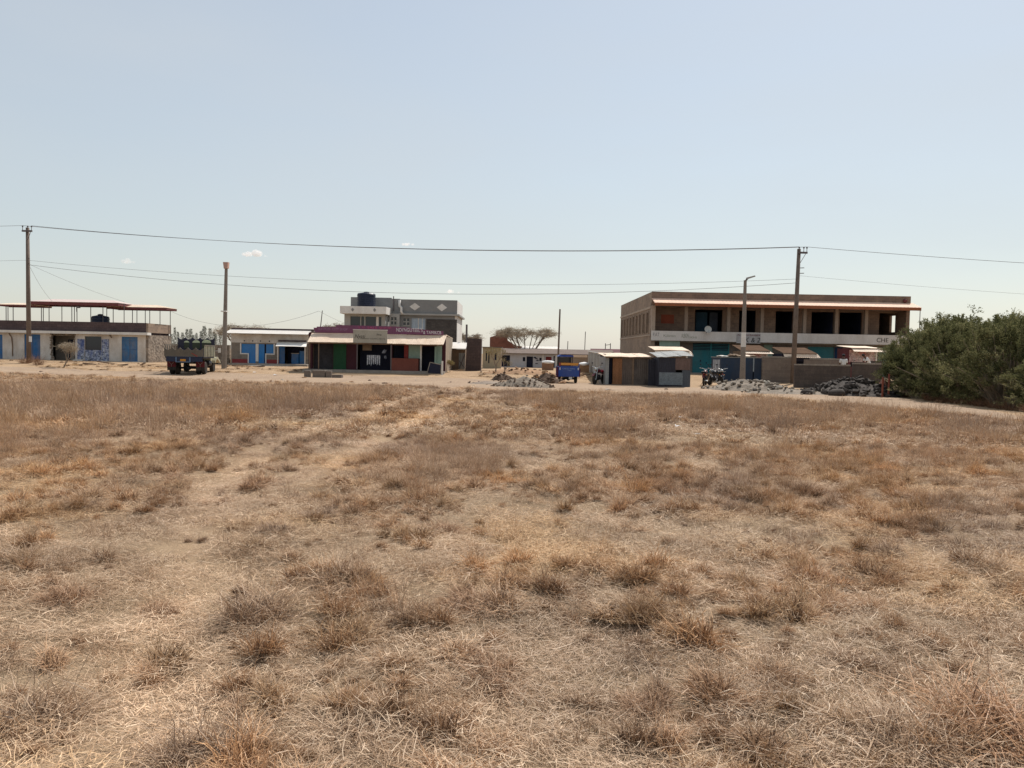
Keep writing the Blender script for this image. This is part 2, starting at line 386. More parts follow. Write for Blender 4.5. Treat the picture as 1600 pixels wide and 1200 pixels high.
# the road bends towards the viewer on the right
yy = np.linspace(36.0, -6, 60)
nearx = np.interp(yy, [-6, 10, 21.4, 24, 29.3, 33.4, 36], [16.7, 15.3, 14.4, 14.0, 13.0, 12.0, 11.6]) + (fbm(yy * 0.5, yy * 0 + 21, 3) - 0.5) * 0.9
farx = np.interp(yy, [-6, 10, 24.5, 30, 36], [20.5, 19.0, 16.9, 17.5, 19.2]) + (fbm(yy * 0.5, yy * 0 + 31, 3) - 0.5) * 0.7
for y, a, b in zip(yy, nearx, farx):
    rows.append([(a + (b - a) * t / NS, y + 5.5 * (t / NS) * float(sstep(30, 36, y))) for t in range(NS + 1)])
V = []; F = []
for r in rows:
    for t, (x, y) in enumerate(r): V.append((x, y, zs(x, y) + (0.016 if 0 < t < NS else -0.03)))
for i in range(len(rows) - 1):
    for t in range(NS):
        a = i * (NS + 1) + t; F.append((a, a + NS + 1, a + NS + 2, a + 1))
mb.add(V, F)
me = mb.mesh('dirt_road', soil_mat('road_dust', (0.385, 0.28, 0.195), (0.30, 0.215, 0.15), (0.45, 0.34, 0.245), 0.35), True)
bm = bmesh.new(); bm.from_mesh(me); bmesh.ops.recalc_face_normals(bm, faces=bm.faces)
if sum(f.normal.z for f in bm.faces) < 0: bmesh.ops.reverse_faces(bm, faces=bm.faces)
bm.to_mesh(me); bm.free()
tag(link('dirt_road', me), 'pale dusty dirt road in front of the shops', kind='structure')
# ================================================================== DRY GRASS
def grass_mat(name):
    m = bpy.data.materials.new(name); m.use_nodes = True; nt = m.node_tree; L = nt.links; nt.nodes.clear()
    at = _n(nt, 'ShaderNodeAttribute', attribute_name='blade'); ti = _n(nt, 'ShaderNodeAttribute', attribute_name='tint', attribute_type='INSTANCER')
    sp = _n(nt, 'ShaderNodeSeparateColor'); L.new(at.outputs['Color'], sp.inputs[0])
    rp = _n(nt, 'ShaderNodeValToRGB'); L.new(sp.outputs[0], rp.inputs[0]); e = rp.color_ramp.elements
    e[0].position = 0.0; e[0].color = (0.095, 0.067, 0.055, 1); q = e.new(0.1); q.color = (0.240, 0.160, 0.106, 1); e[-1].position = 1.0; e[-1].color = (0.740, 0.615, 0.475, 1)  # darkest stop gives the tuft cores their painted shade
    for p, c in ((0.3, (0.39, 0.278, 0.188)), (0.55, (0.485, 0.36, 0.252)), (0.8, (0.585, 0.455, 0.325))):
        q = e.new(p); q.color = (*c, 1)
    mx = _n(nt, 'ShaderNodeMix', data_type='RGBA', blend_type='MULTIPLY'); mx.inputs[0].default_value = 1.0
    L.new(rp.outputs[0], mx.inputs[6]); L.new(ti.outputs['Color'], mx.inputs[7])
    d = _n(nt, 'ShaderNodeBsdfDiffuse'); t = _n(nt, 'ShaderNodeBsdfTranslucent'); g = _n(nt, 'ShaderNodeBsdfGlossy'); g.inputs['Roughness'].default_value = 0.5
    L.new(mx.outputs[2], d.inputs[0]); L.new(mx.outputs[2], t.inputs[0]); g.inputs[0].default_value = (0.6, 0.58, 0.55, 1)
    ms = _n(nt, 'ShaderNodeMixShader'); ms.inputs[0].default_value = 0.14; L.new(d.outputs[0], ms.inputs[1]); L.new(t.outputs[0], ms.inputs[2])
    m2 = _n(nt, 'ShaderNodeMixShader'); m2.inputs[0].default_value = 0.05; L.new(ms.outputs[0], m2.inputs[1]); L.new(g.outputs[0], m2.inputs[2])
    o = _n(nt, 'ShaderNodeOutputMaterial'); L.new(m2.outputs[0], o.inputs[0]); return m
GM = grass_mat('dry_grass')
def blades(rng, n, spread, L, wid, el, bend, stems=False, rlo=0.0, rhi=1.0, z0=0.0, disc=True, kink=0.25):
    """n grass blades as tapered strips -> (verts, quads, colour)"""
    if disc:
        r = spread * np.sqrt(rng.random(n)); a = rng.random(n) * 2 * pi; bx, by = r * np.cos(a), r * np.sin(a); az = a + rng.normal(0, 0.8, n)
        if el[0] < 0.6: az = rng.random(n) * 2 * pi
    ln = rng.uniform(L[0], L[1], n); e0 = rng.uniform(el[0], el[1], n); bd = rng.uniform(bend[0], bend[1], n); ww = wid * rng.uniform(0.6, 1.3, n)
    S = 4; pos = np.zeros((n, S, 3)); p = np.stack([bx, by, np.full(n, 0.0) + z0 * rng.random(n)], 1); pos[:, 0] = p; aa = az.copy()
    for k in range(1, S):
        e = e0 - bd * (k - 0.5) / (S - 1); aa = aa + rng.normal(0, kink, n); st = ln / (S - 1)
        p = p + np.stack([np.cos(e) * np.cos(aa), np.cos(e) * np.sin(aa), np.sin(e)], 1) * st[:, None]
        p[:, 2] = np.maximum(p[:, 2], 0.002 + 0.02 * rng.random(n)); pos[:, k] = p
    tw = rng.normal(0, 0.5, n); wv = np.stack([-np.sin(az + tw), np.cos(az + tw), rng.normal(0, 0.3, n)], 1)
    taper = np.array([0.8, 1.0, 0.75, 0.12]) if not stems else np.array([1.0, 0.9, 0.7, 1.1])
    off = wv[:, None, :] * (ww[:, None] * taper[None, :])[:, :, None] / 2
    V = np.stack([pos - off, pos + off], 2).reshape(-1, 3)
    b = np.arange(n)[:, None] * (2 * S); q = [b + np.array([[2 * k, 2 * k + 1, 2 * k + 3, 2 * k + 2]]) for k in range(S - 1)]
    Fq = np.concatenate(q, 0)
    c = np.repeat(rng.uniform(rlo, rhi, n), 2 * S); tt = np.tile(np.repeat(np.linspace(0, 1, S), 2), n)
    return V, Fq, np.stack([c, tt, np.zeros_like(c), np.ones_like(c)], 1)
def blade_mesh(name, sets):
    V = []; F = []; C = []; n = 0
    for v, f, c in sets: V.append(v); F.append(f + n); C.append(c); n += len(v)
    V = np.concatenate(V); F = np.concatenate(F); C = np.concatenate(C)
    me = bpy.data.meshes.new(name); me.from_pydata(V.tolist(), [], F.tolist()); me.update()
    at = me.attributes.new('blade', 'FLOAT_COLOR', 'POINT'); at.data.foreach_set('color', C.astype(np.float32).ravel())
    me.materials.append(GM); return me
R = np.random.default_rng(5)
KIND = {}
def variants(key, k, fn):
    KIND[key] = [fn(i) for i in range(k)]
# lying straw, short turf, dense rooted tufts with a thatch core darkened to stand in for base shade, tall stalks; near and far versions
variants('mat', 4, lambda i: [blades(R, 330, 0.36, (0.03, 0.12), 0.0027, (-0.05, 0.5), (-0.1, 0.9), rlo=0.2, rhi=0.95, z0=0.035),
                              blades(R, 22, 0.36, (0.08, 0.18), 0.0028, (-0.05, 0.4), (-0.1, 0.8), rlo=0.35, rhi=1.0, z0=0.05)])
variants('turf', 4, lambda i: [blades(R, 240, 0.22, (0.04, 0.11), 0.0028, (0.5, 1.45), (0.1, 1.6), rlo=0.12, rhi=0.85),
                               blades(R, 50, 0.24, (0.06, 0.16), 0.003, (0.0, 0.5), (0.0, 0.6), rlo=0.3, rhi=1.0, z0=0.04)])
variants('tuft', 5, lambda i: [blades(R, 170, 0.075, (0.04, 0.12), 0.0055, (0.6, 1.5), (0.1, 1.0), rlo=0.0, rhi=0.09),
                               blades(R, 300, 0.085 + 0.015 * (i % 3), (0.08, 0.24), 0.0036, (0.4, 1.45), (0.3, 2.0), rlo=0.12, rhi=0.85, kink=0.35),
                               blades(R, 40, 0.15, (0.08, 0.22), 0.0034, (0.0, 0.6), (0.1, 0.9), rlo=0.3, rhi=1.0)])
variants('tall', 3, lambda i: [blades(R, 70, 0.16, (0.2, 0.46), 0.0022, (0.95, 1.55), (-0.1, 0.8), stems=True, rlo=0.12, rhi=0.7, kink=0.18),
                               blades(R, 80, 0.12, (0.04, 0.13), 0.005, (0.6, 1.5), (0.1, 1.0), rlo=0.0, rhi=0.1),
                               blades(R, 130, 0.17, (0.07, 0.22), 0.003, (0.5, 1.5), (0.3, 1.9), rlo=0.12, rhi=0.85, kink=0.4)])
variants('fmat', 3, lambda i: [blades(R, 110, 0.5, (0.06, 0.2), 0.009, (-0.05, 0.5), (0.0, 0.7), rlo=0.2, rhi=1.0, z0=0.04),
                               blades(R, 50, 0.5, (0.05, 0.12), 0.008, (0.6, 1.4), (0.2, 1.2), rlo=0.12, rhi=0.8)])
variants('ftuft', 4, lambda i: [blades(R, 50, 0.10, (0.05, 0.14), 0.016, (0.6, 1.5), (0.1, 1.0), rlo=0.0, rhi=0.09),
                               blades(R, 110, 0.12, (0.09, 0.27), 0.009, (0.4, 1.45), (0.3, 2.0), rlo=0.12, rhi=0.8, kink=0.35)])
variants('ftall', 3, lambda i: [blades(R, 75, 0.30, (0.2, 0.48), 0.005, (0.95, 1.55), (-0.1, 0.8), stems=True, rlo=0.12, rhi=0.75, kink=0.18),
                                blades(R, 40, 0.28, (0.05, 0.14), 0.016, (0.6, 1.5), (0.1, 1.0), rlo=0.0, rhi=0.1),
                                blades(R, 80, 0.32, (0.08, 0.24), 0.008, (0.5, 1.5), (0.2, 1.8), rlo=0.12, rhi=0.9, kink=0.4)])
src = bpy.data.collections.new('grass_pieces'); START = {}; cnt = 0
for k, vs in KIND.items():
    START[k] = (cnt, len(vs))
    for v in vs:
        o = bpy.data.objects.new('grass_piece_%03d' % cnt, blade_mesh('grass_piece_%03d' % cnt, v)); src.objects.link(o); cnt += 1
def poly_mask(x, y, P):
    ins = np.zeros(np.shape(x), bool); n = len(P)
    for i in range(n):
        (x1, y1), (x2, y2) = P[i], P[(i + 1) % n]
        c = ((y1 > y) != (y2 > y)) & (x < (x2 - x1) * (y - y1) / (y2 - y1 + 1e-12) + x1); ins ^= c
    return ins
def gpoly(pp): return [G(a, b) for a, b in pp]
P_TALL_L = gpoly([(-60, 598), (300, 601), (560, 606), (640, 610), (590, 628), (470, 648), (330, 672), (210, 690), (110, 712), (-80, 728)])
P_TALL_R = gpoly([(760, 613), (900, 615), (1180, 622), (1330, 634), (1480, 652), (1660, 676), (1680, 740), (1450, 705), (1250, 680), (1000, 650), (800, 632)])
P_PATCH = gpoly([(880, 665), (980, 655), (1080, 690), (1090, 722), (1000, 728), (900, 700)])
P_PATCH2 = gpoly([(490, 745), (600, 690), (740, 690), (730, 740), (640, 780), (500, 800)])
P_RIGHT = gpoly([(1080, 740), (1300, 680), (1680, 760), (1680, 860), (1400, 800), (1150, 820)])
def tall_field(x, y):
    n = (fbm(x * 0.45, y * 0.3, 3) - 0.5) * 2.0; jx = x + n * 1.2; jy = y + (fbm(x * 0.5 + 9, y * 0.3 + 4, 3) - 0.5) * 4
    v = poly_mask(jx, jy, P_TALL_L) * 1.0 + poly_mask(jx, jy, P_TALL_R) * 0.65 + poly_mask(jx, jy, P_PATCH) * 0.8 + poly_mask(jx, jy, P_PATCH2) * 0.75 + poly_mask(jx, jy, P_RIGHT) * 0.5
    return np.clip(v, 0, 1)
def scatter(dens, y0, y1, seed):
    """points over the field strip y0..y1, a little wider than the view"""
    rng = np.random.default_rng(seed); wmax = 0.74 * y1 + 3.0; n = int(dens * (y1 - y0) * 2 * wmax)
    x = rng.uniform(-wmax, wmax, n); y = rng.uniform(y0, y1, n)
    k = (np.abs(x) < 0.74 * y + 3.0) & (field_side(x, y) + (fbm(x * 0.8, y * 0.8, 2) - 0.5) * 2.2 > 0); return x[k], y[k], rng
PTS = []
def put(key, x, y, rng, s0, s1, tint, zsc=1.0, tilt=0.08, dz=0.0):
    a, k = START[key]; n = len(x)
    if n == 0: return
    sc = rng.uniform(s0, s1, n)
    PTS.append((x, y, zg(x, y) + dz, rng.normal(0, tilt, n), rng.normal(0, tilt, n), rng.random(n) * 2 * pi, sc, sc * zsc * rng.uniform(0.7, 1.3, n), a + rng.integers(0, k, n), tint))
def tints(x, y, rng, base=(1, 1, 1), red=0.0):
    n = fbm(x * 0.35 + 3, y * 0.22, 4); m = fbm(x * 1.7, y * 1.2 + 8, 3); b = (0.78 + 0.44 * rng.random(len(x))) * (0.80 + 0.45 * m)
    g = sstep(0.52, 0.70, n)[:, None]; yel = sstep(0.56, 0.72, fbm(x * 0.9 + 30, y * 0.7, 3))[:, None]
    c = np.array(base)[None, :] * b[:, None]
    c = c * (1 - g) + g * c * np.array([0.86, 0.87, 0.92]); c = c * (1 - yel) + yel * c * np.array([1.1, 1.03, 0.88])
    rd = np.clip(red, 0, 1); rd = np.broadcast_to(rd, (len(x),))[:, None]
    c = c * (1 - rd) + rd * c * np.array([0.90, 0.78, 0.73]); return c * np.array([0.97, 1.01, 1.05])
def zone(y0, y1, dm, dt, du, dl, far, seed):
    m_, t_, l_ = ('fmat', 'ftuft', 'ftall') if far else ('mat', 'tuft', 'tall')
    x, y, rng = scatter(dm, y0, y1, seed)                         # straw mats
    td = track_dist(x, y); keep = (rng.random(len(x)) < 0.6 + 0.4 * sstep(0.15, 0.5 if far else 0.4, td)) & (rng.random(len(x)) < 0.75 + 0.5 * fbm(x * 0.8, y * 0.8 + 50, 3)); x, y, td = x[keep], y[keep], td[keep]
    pale = np.exp(-(td / 0.38) ** 2)[:, None]; c = tints(x, y, rng, (1.10, 1.0, 0.90), red=0.3 * tall_field(x, y)); c = c * (1 + 0.24 * pale)
    put(m_, x, y, rng, 0.7, 1.25, c, zsc=0.9)
    if not far:
        x, y, rng = scatter(du, y0, y1, seed + 1); td = track_dist(x, y)
        k = (fbm(x * 1.1 + 5, y * 1.1, 3) > 0.42) & (rng.random(len(x)) < sstep(0.15, 0.55, td) * 0.9 + 0.1); x, y = x[k], y[k]
        put('turf', x, y, rng, 0.6, 1.25, tints(x, y, rng, (0.95, 0.84, 0.72), red=0.25))
    x, y, rng = scatter(dt, y0, y1, seed + 2); td = track_dist(x, y)  # rooted tufts, many small and few large
    k = (rng.random(len(x)) < 0.12 + 1.1 * sstep(0.38, 0.62, fbm(x * 0.8 + 15, y * 0.8, 3))) & (rng.random(len(x)) < 0.05 + 0.95 * sstep(0.2, 0.46, td)); x, y = x[k], y[k]
    n = len(x); sz = (0.34 if far else 0.32) + 0.9 * rng.random(n) ** 3.2; cl = rng.random(n)[:, None]
    tn = np.where(cl < 0.4, [[1.06, 0.92, 0.79]], np.where(cl < 0.7, [[1.12, 1.0, 0.88]], np.where(cl < 0.85, [[0.95, 0.88, 0.82]], [[1.12, 1.03, 0.88]])))
    put(t_, x, y, rng, sz, sz, tn * tints(x, y, rng, (1.0, 0.93, 0.84), red=0.2), tilt=0.24)
    x, y, rng = scatter(dl, y0, y1, seed + 3); td = track_dist(x, y); tf = tall_field(x, y)   # tall reddish stalks
    k = (rng.random(len(x)) < np.maximum(tf * (0.35 + 0.9 * fbm(x * 0.7, y * 0.5 + 70, 3)), 0.05)) & (td > 0.35); x, y = x[k], y[k]
    put(l_, x, y, rng, 0.55, 1.1, tints(x, y, rng, (1.02, 0.93, 0.84), red=0.28), tilt=0.08, zsc=0.85 if not far else np.interp(y, [15, 26, 32, 40], [1.0, 0.95, 0.62, 0.42]))
zone(0.6, 7, 22, 52.0, 9, 7, False, 100)
zone(7, 15, 16, 38.0, 7, 9, False, 200)
zone(15, 27, 8.5, 24.0, 0, 6, True, 300)
zone(27, 47, 6.5, 12.0, 0, 5, True, 400)
rng = np.random.default_rng(77); x = rng.uniform(-48, 8, 5200); y = rng.uniform(50.0, 61.0, 5200)          # thin straw on the bank before the shops
k = (fbm(x * 0.5 + 60, y * 0.9, 3) > 0.53) & (np.abs(x + 9.7) > 5.3) & ~((y > 60.5) & (x < -16)); x, y = x[k], y[k]
put('fmat', x, y, rng, 0.4, 0.8, tints(x, y, rng, (1.0, 0.9, 0.75)), zsc=0.8); k = rng.random(len(x)) < 0.12; put('ftuft', x[k], y[k], rng, 0.5, 1.0, tints(x[k], y[k], rng, (0.8, 0.7, 0.6)))
cat_ = lambda i: np.concatenate([p[i] for p in PTS])
gp = bpy.data.meshes.new('dry_grass'); co = np.stack([cat_(0), cat_(1), cat_(2)], 1); gp.vertices.add(len(co)); gp.vertices.foreach_set('co', co.ravel())
def attr(me, nm, ty, key, arr):
    a = me.attributes.new(nm, ty, 'POINT'); a.data.foreach_set(key, np.asarray(arr).ravel())
attr(gp, 'rot', 'FLOAT_VECTOR', 'vector', np.stack([cat_(3), cat_(4), cat_(5)], 1).astype(np.float32))
attr(gp, 'scl', 'FLOAT_VECTOR', 'vector', np.stack([cat_(6) * (1 + 0.35 * np.sin(cat_(5) * 3.7)), cat_(6) * (1 - 0.3 * np.sin(cat_(5) * 3.7)), cat_(7)], 1).astype(np.float32))
attr(gp, 'var', 'INT', 'value', cat_(8).astype(np.int32))
tc4 = np.concatenate([np.concatenate([p[9], np.ones((len(p[9]), 1))], 1) for p in PTS]); attr(gp, 'tint', 'FLOAT_COLOR', 'color', tc4.astype(np.float32))
print('grass instances', len(co))
def instancer(name, collection):
    ng = bpy.data.node_groups.new(name, 'GeometryNodeTree')
    ng.interface.new_socket('Geometry', in_out='INPUT', socket_type='NodeSocketGeometry'); ng.interface.new_socket('Geometry', in_out='OUTPUT', socket_type='NodeSocketGeometry')
    gi = ng.nodes.new('NodeGroupInput'); go = ng.nodes.new('NodeGroupOutput'); ip = ng.nodes.new('GeometryNodeInstanceOnPoints'); ci = ng.nodes.new('GeometryNodeCollectionInfo')
    ci.inputs['Collection'].default_value = collection; ci.inputs['Separate Children'].default_value = True; ci.inputs['Reset Children'].default_value = True
    ip.inputs['Pick Instance'].default_value = True
    for nm, ty, sock in (('rot', 'FLOAT_VECTOR', 'Rotation'), ('scl', 'FLOAT_VECTOR', 'Scale'), ('var', 'INT', 'Instance Index')):
        na = ng.nodes.new('GeometryNodeInputNamedAttribute'); na.data_type = ty; na.inputs['Name'].default_value = nm; ng.links.new(na.outputs['Attribute'], ip.inputs[sock])
    ng.links.new(gi.outputs[0], ip.inputs['Points']); ng.links.new(ci.outputs[0], ip.inputs['Instance']); ng.links.new(ip.outputs[0], go.inputs[0]); return ng
go_ = link('dry_grass', gp); tag(go_, 'dry straw coloured grass and tufts covering the whole field', 'grass', kind='stuff')
mdf = go_.modifiers.new('scatter', 'NODES'); mdf.node_group = instancer('grass_scatter', src)

# the large tussocks that stand out one by one
def big_tussock(i):
    return blade_mesh('tussock_%d' % i, [blades(R, 300, 0.14, (0.05, 0.17), 0.0055, (0.5, 1.5), (0.1, 1.2), rlo=0.0, rhi=0.09), blades(R, 900, 0.17 + 0.04 * (i % 2), (0.12, 0.36), 0.0032, (0.3, 1.45), (0.6, 2.5), rlo=0.12, rhi=0.85, kink=0.45),  # first set: thatch core, darkened for shade inside the tussock
                                        blades(R, 160, 0.26, (0.15, 0.4), 0.0036, (0.05, 0.7), (0.2, 1.0), rlo=0.3, rhi=1.0),
                                        blades(R, 22, 0.14, (0.2, 0.46), 0.0022, (0.9, 1.5), (0.0, 0.9), stems=True, rlo=0.0, rhi=0.6, kink=0.2)])
TM = [big_tussock(i) for i in range(4)]
for i, (px, py, s, tn) in enumerate([(400, 965, 1.15, 0), (530, 915, 1.05, 1), (765, 1045, 1.0, 2), (1312, 950, 0.85, 2), (20, 880, 1.1, 1), (40, 1130, 1.1, 1), (100, 945, 0.8, 2), (250, 945, 0.6, 2), (1345, 1045, 0.75, 0), (560, 1125, 0.9, 1),
                                  (1550, 1160, 1.5, 3), (1420, 1190, 1.2, 1), (1010, 1105, 0.6, 2), (330, 1175, 0.95, 0), (705, 890, 0.6, 1), (745, 950, 0.9, 2), (1240, 905, 0.9, 2), (1150, 915, 0.7, 0), (1540, 895, 0.9, 1), (1385, 870, 0.8, 0),
                                  (500, 810, 0.9, 0), (430, 835, 0.8, 0), (690, 830, 0.8, 2), (130, 800, 0.9, 1), (270, 750, 0.8, 2), (1245, 860, 0.7, 1), (880, 775, 0.7, 0), (485, 690, 0.7, 1), (735, 745, 0.8, 2), (1040, 720, 1.1, 1)]):
    x, y = G(px, py); o = link('grass_tussock', TM[i % 4], None, (x, y, zs(x, y) - 0.01)); o.scale = (s * (1 + 0.3 * sin(i * 2.1)), s * (1 - 0.2 * sin(i * 2.1)), s * (0.85 + 0.15 * cos(i))); o.rotation_euler = (0, 0, i * 1.7)
    t = [(0.86, 0.79, 0.74), (1.08, 1.02, 0.96), (0.95, 0.79, 0.68), (0.88, 0.66, 0.50)][tn]; o['tint'] = (*t, 1.0)
    nm = ['grey-brown', 'pale greyish', 'reddish brown', 'dark rust-coloured'][tn]; tag(o, 'large dense %s tussock of dry grass standing out of the field' % nm, 'grass tussock', '%s tussocks in the dry field' % nm)
# ================================================================== BUILDINGS
m_white = mat('white_plaster', (0.64, 0.60, 0.55), var=0.12, dirt=(0.34, 0.26, 0.18), dirt_amt=0.65)
m_ledge = mat('white_ledge', (0.72, 0.70, 0.66), var=0.08, dirt=(0.4, 0.33, 0.26), dirt_amt=0.4)
m_parapet = mat('brown_parapet', (0.10, 0.07, 0.07), var=0.2, pattern='block', pcol=(0.75, 0.72, 0.7))
m_block = mat('tan_block', (0.30, 0.225, 0.17), var=0.16, pattern='block', pcol=(1.2, 1.15, 1.1), dirt=(0.18, 0.13, 0.1), dirt_amt=0.4)
m_conc = mat('grey_concrete', (0.30, 0.265, 0.225), var=0.18, dirt=(0.16, 0.13, 0.11), dirt_amt=0.4)
m_stone = mat('rough_stone', (0.26, 0.21, 0.165), var=0.2, pattern='stone', psize=(0.2, 0.2), bump=0.5)
m_blue = mat('blue_paint', (0.02, 0.13, 0.33), rough=0.6, var=0.2, dirt=(0.2, 0.16, 0.12), dirt_amt=0.5, dirt_scale=1.4); m_bluef = mat('faded_blue_paint', (0.045, 0.16, 0.34), rough=0.7, var=0.22, dirt=(0.25, 0.2, 0.15), dirt_amt=0.55, dirt_scale=1.6)
m_blue2 = mat('bright_blue_paint', (0.015, 0.19, 0.50), rough=0.5, var=0.1, dirt=(0.3, 0.22, 0.16), dirt_amt=0.2)
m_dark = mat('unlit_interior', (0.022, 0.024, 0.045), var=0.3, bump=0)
m_wood = mat('weathered_wood', (0.22, 0.15, 0.1), var=0.3, fine=30)
m_redmetal = mat('red_oxide_metal', (0.16, 0.045, 0.045), rough=0.6, var=0.2)
m_tin = mat('galvanised_sheet', (0.80, 0.64, 0.48), rough=0.55, var=0.12, metallic=0.0, pattern='corr', psize=(0.15, 0.1), bump=0.5, dirt=(0.45, 0.28, 0.18), dirt_amt=0.45, dirt_scale=0.5)
m_tinpale = mat('pale_sheet', (0.74, 0.70, 0.64), rough=0.5, var=0.08, pattern='corr', psize=(0.15, 0.1), bump=0.4, dirt=(0.5, 0.4, 0.3), dirt_amt=0.25)
m_tingrey = mat('grey_sheet', (0.33, 0.34, 0.33), rough=0.5, var=0.15, pattern='corr', psize=(0.12, 0.1), bump=0.6, dirt=(0.22, 0.17, 0.12), dirt_amt=0.4)
m_tile = mat('pink_roof_tile', (0.76, 0.50, 0.36), rough=0.7, var=0.12, pattern='corr', psize=(0.3, 0.1), bump=0.8)
m_post = mat('grey_steel_post', (0.12, 0.1, 0.1), rough=0.6)
m_paper = mat('poster_paper', (0.42, 0.45, 0.52), var=0.75, scale=3.5, fine=9, dirt=(0.03, 0.07, 0.25), dirt_amt=0.95, dirt_scale=2.2, bump=0)
m_redpaper = mat('red_poster', (0.55, 0.45, 0.42), var=0.6, scale=4, dirt=(0.35, 0.04, 0.04), dirt_amt=0.9, dirt_scale=2.0, bump=0)
m_plastic = mat('black_tank_plastic', (0.012, 0.018, 0.04), rough=0.45, var=0.2, bump=0)
m_glass = bpy.data.materials.new('window_glass'); m_glass.use_nodes = True
_b = m_glass.node_tree.nodes['Principled BSDF']; _b.inputs['Base Color'].default_value = (0.02, 0.025, 0.035, 1); _b.inputs['Roughness'].default_value = 0.06
m_black = mat('black_lettering', (0.03, 0.03, 0.03), bump=0); m_whitel = mat('white_lettering', (0.7, 0.68, 0.68), bump=0, var=0.25)
m_mauve = mat('mauve_lettering', (0.34, 0.2, 0.3), bump=0, var=0.3); m_pink = mat('pink_lettering', (0.5, 0.09, 0.18), bump=0, var=0.3)

# ---------------------------------------------------------------- long white shop row with roof terrace
Y = 64.0; XL, XR = -53.0, -30.85; YB = 68.3
T = Thing('shop_building', 'long white single-storey shop row with blue doors, brown parapet and roof canopies', 'building', (-40, 66, zs(-40, 64)))
doors = [(PX(38, Y), PX(63, Y), 0.44, 2.58), (PX(190, Y), PX(215, Y), 0.44, 2.52), (-44.7, PX(4, Y), 0.46, 2.5), (-49.2, -47.8, 0.46, 2.5)]
brk = (PX(80, Y), PX(117.5, Y), 0.2, 2.66); shp = (PX(132.5, Y), PX(158.5, Y), 0.32, 2.5)
T.part('wall', MB().grid_wall(XL, XR - 0.22, -0.1, 2.68, Y, Y + 0.25, doors + [brk, shp]), m_white)
for i, (a, b, c, d) in enumerate(doors):
    dr = T.box('door', a, b, Y + 0.06, Y + 0.1, c, d, m_bluef if i == 1 else m_blue)
    T.part('door_seam', MB().box((a + b) / 2 - 0.015, (a + b) / 2 + 0.015, Y + 0.045, Y + 0.058, c + 0.05, d - 0.05), m_post, dr)
    T.part('door_rail', MB().box(a + 0.05, b - 0.05, Y + 0.03, Y + 0.043, c + 1.0, c + 1.05), m_blue, dr); T.part('door_rail', MB().box(a + 0.05, b - 0.05, Y + 0.03, Y + 0.043, d - 0.35, d - 0.31), m_blue, dr)
T.part('side_wall', MB().box(XR - 0.22, XR, Y + 0.003, YB, -0.1, 2.72), m_stone, label='rough stone end wall')
T.box('rear_wall', XL, XR - 0.22, YB - 0.22, YB - 0.003, -0.1, 2.7, m_conc); T.box('side_wall', XL, XL + 0.2, Y + 0.25, YB - 0.23, -0.1, 2.7, m_conc)
T.box('roof_slab', XL, XR - 0.25, Y + 0.26, YB - 0.23, 2.5, 2.66, m_conc)
T.box('ledge', XL, XR + 0.12, Y - 0.42, Y + 0.26, 2.685, 2.9, m_ledge)
T.box('parapet', XL, XR - 0.2, Y + 0.02, Y + 0.2, 2.903, 3.72, m_parapet)
T.part('parapet', MB().box(XR - 0.19, XR - 0.01, Y + 0.02, YB, 2.905, 3.7), m_block, label='block side parapet in sunlit tan')  # sunlight put into the colour: side paler than the front parapet
T.box('parapet', XL, XR - 0.2, YB - 0.2, YB - 0.01, 2.7, 3.3, m_parapet)
# broken-out shop front
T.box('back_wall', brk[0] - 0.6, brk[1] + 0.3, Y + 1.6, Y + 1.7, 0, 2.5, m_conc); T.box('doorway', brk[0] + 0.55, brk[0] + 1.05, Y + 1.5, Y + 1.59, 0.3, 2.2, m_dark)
T.box('counter', brk[0] + 1.1, brk[1] - 0.05, Y + 0.9, Y + 1.0, 0.2, 1.5, m_conc)
rn = random.Random(3); mb = MB()
for z in np.arange(0.3, 2.7, 0.2):
    mb.blob((brk[0] + rn.uniform(-0.08, 0.12), Y + 0.02, z), (rn.uniform(0.08, 0.2), 0.1, 0.12), rn, 0.3); mb.blob((brk[1] + rn.uniform(-0.14, 0.02), Y + 0.05, z), (rn.uniform(0.05, 0.12), 0.1, 0.12), rn, 0.3)
for x in np.arange(brk[0], brk[1], 0.25): mb.blob((x, Y + 0.06, 2.62), (0.15, 0.1, rn.uniform(0.05, 0.14)), rn, 0.3)
T.part('broken_edge', mb, m_stone)
# shop with painted posters
T.box('window', shp[0], shp[1], Y + 0.1, Y + 0.13, 1.36, 2.48, m_glass); T.box('counter', shp[0], shp[1], Y + 0.03, Y + 0.12, 0.32, 1.35, m_paper)
T.box('poster', PX(121, Y), PX(132, Y), Y - 0.02, Y - 0.004, 0.55, 2.26, m_paper); T.box('poster', PX(159, Y), PX(170.5, Y), Y - 0.02, Y - 0.004, 0.45, 2.28, m_paper)
T.box('step', PX(117, Y), PX(132, Y), Y - 0.3, Y - 0.024, -0.1, 0.5, m_ledge); T.box('step', PX(157, Y), PX(171, Y), Y - 0.3, Y - 0.025, -0.1, 0.44, m_ledge)
T.part('drain_pipe', MB().tube([(-42.62, Y - 0.05, 2.62), (-42.4, Y - 0.05, 2.3), (-42.33, Y - 0.04, 1.6), (-42.33, Y - 0.04, 0.7)], 0.045, 6), m_wood)  # stands for a dark crack in the wall, made as a thin tube
T.part('drain_pipe', MB().tube([(PX(172, Y), Y - 0.05, 2.64), (PX(175.5, Y), Y - 0.1, 2.42)], 0.05, 6), m_wood)
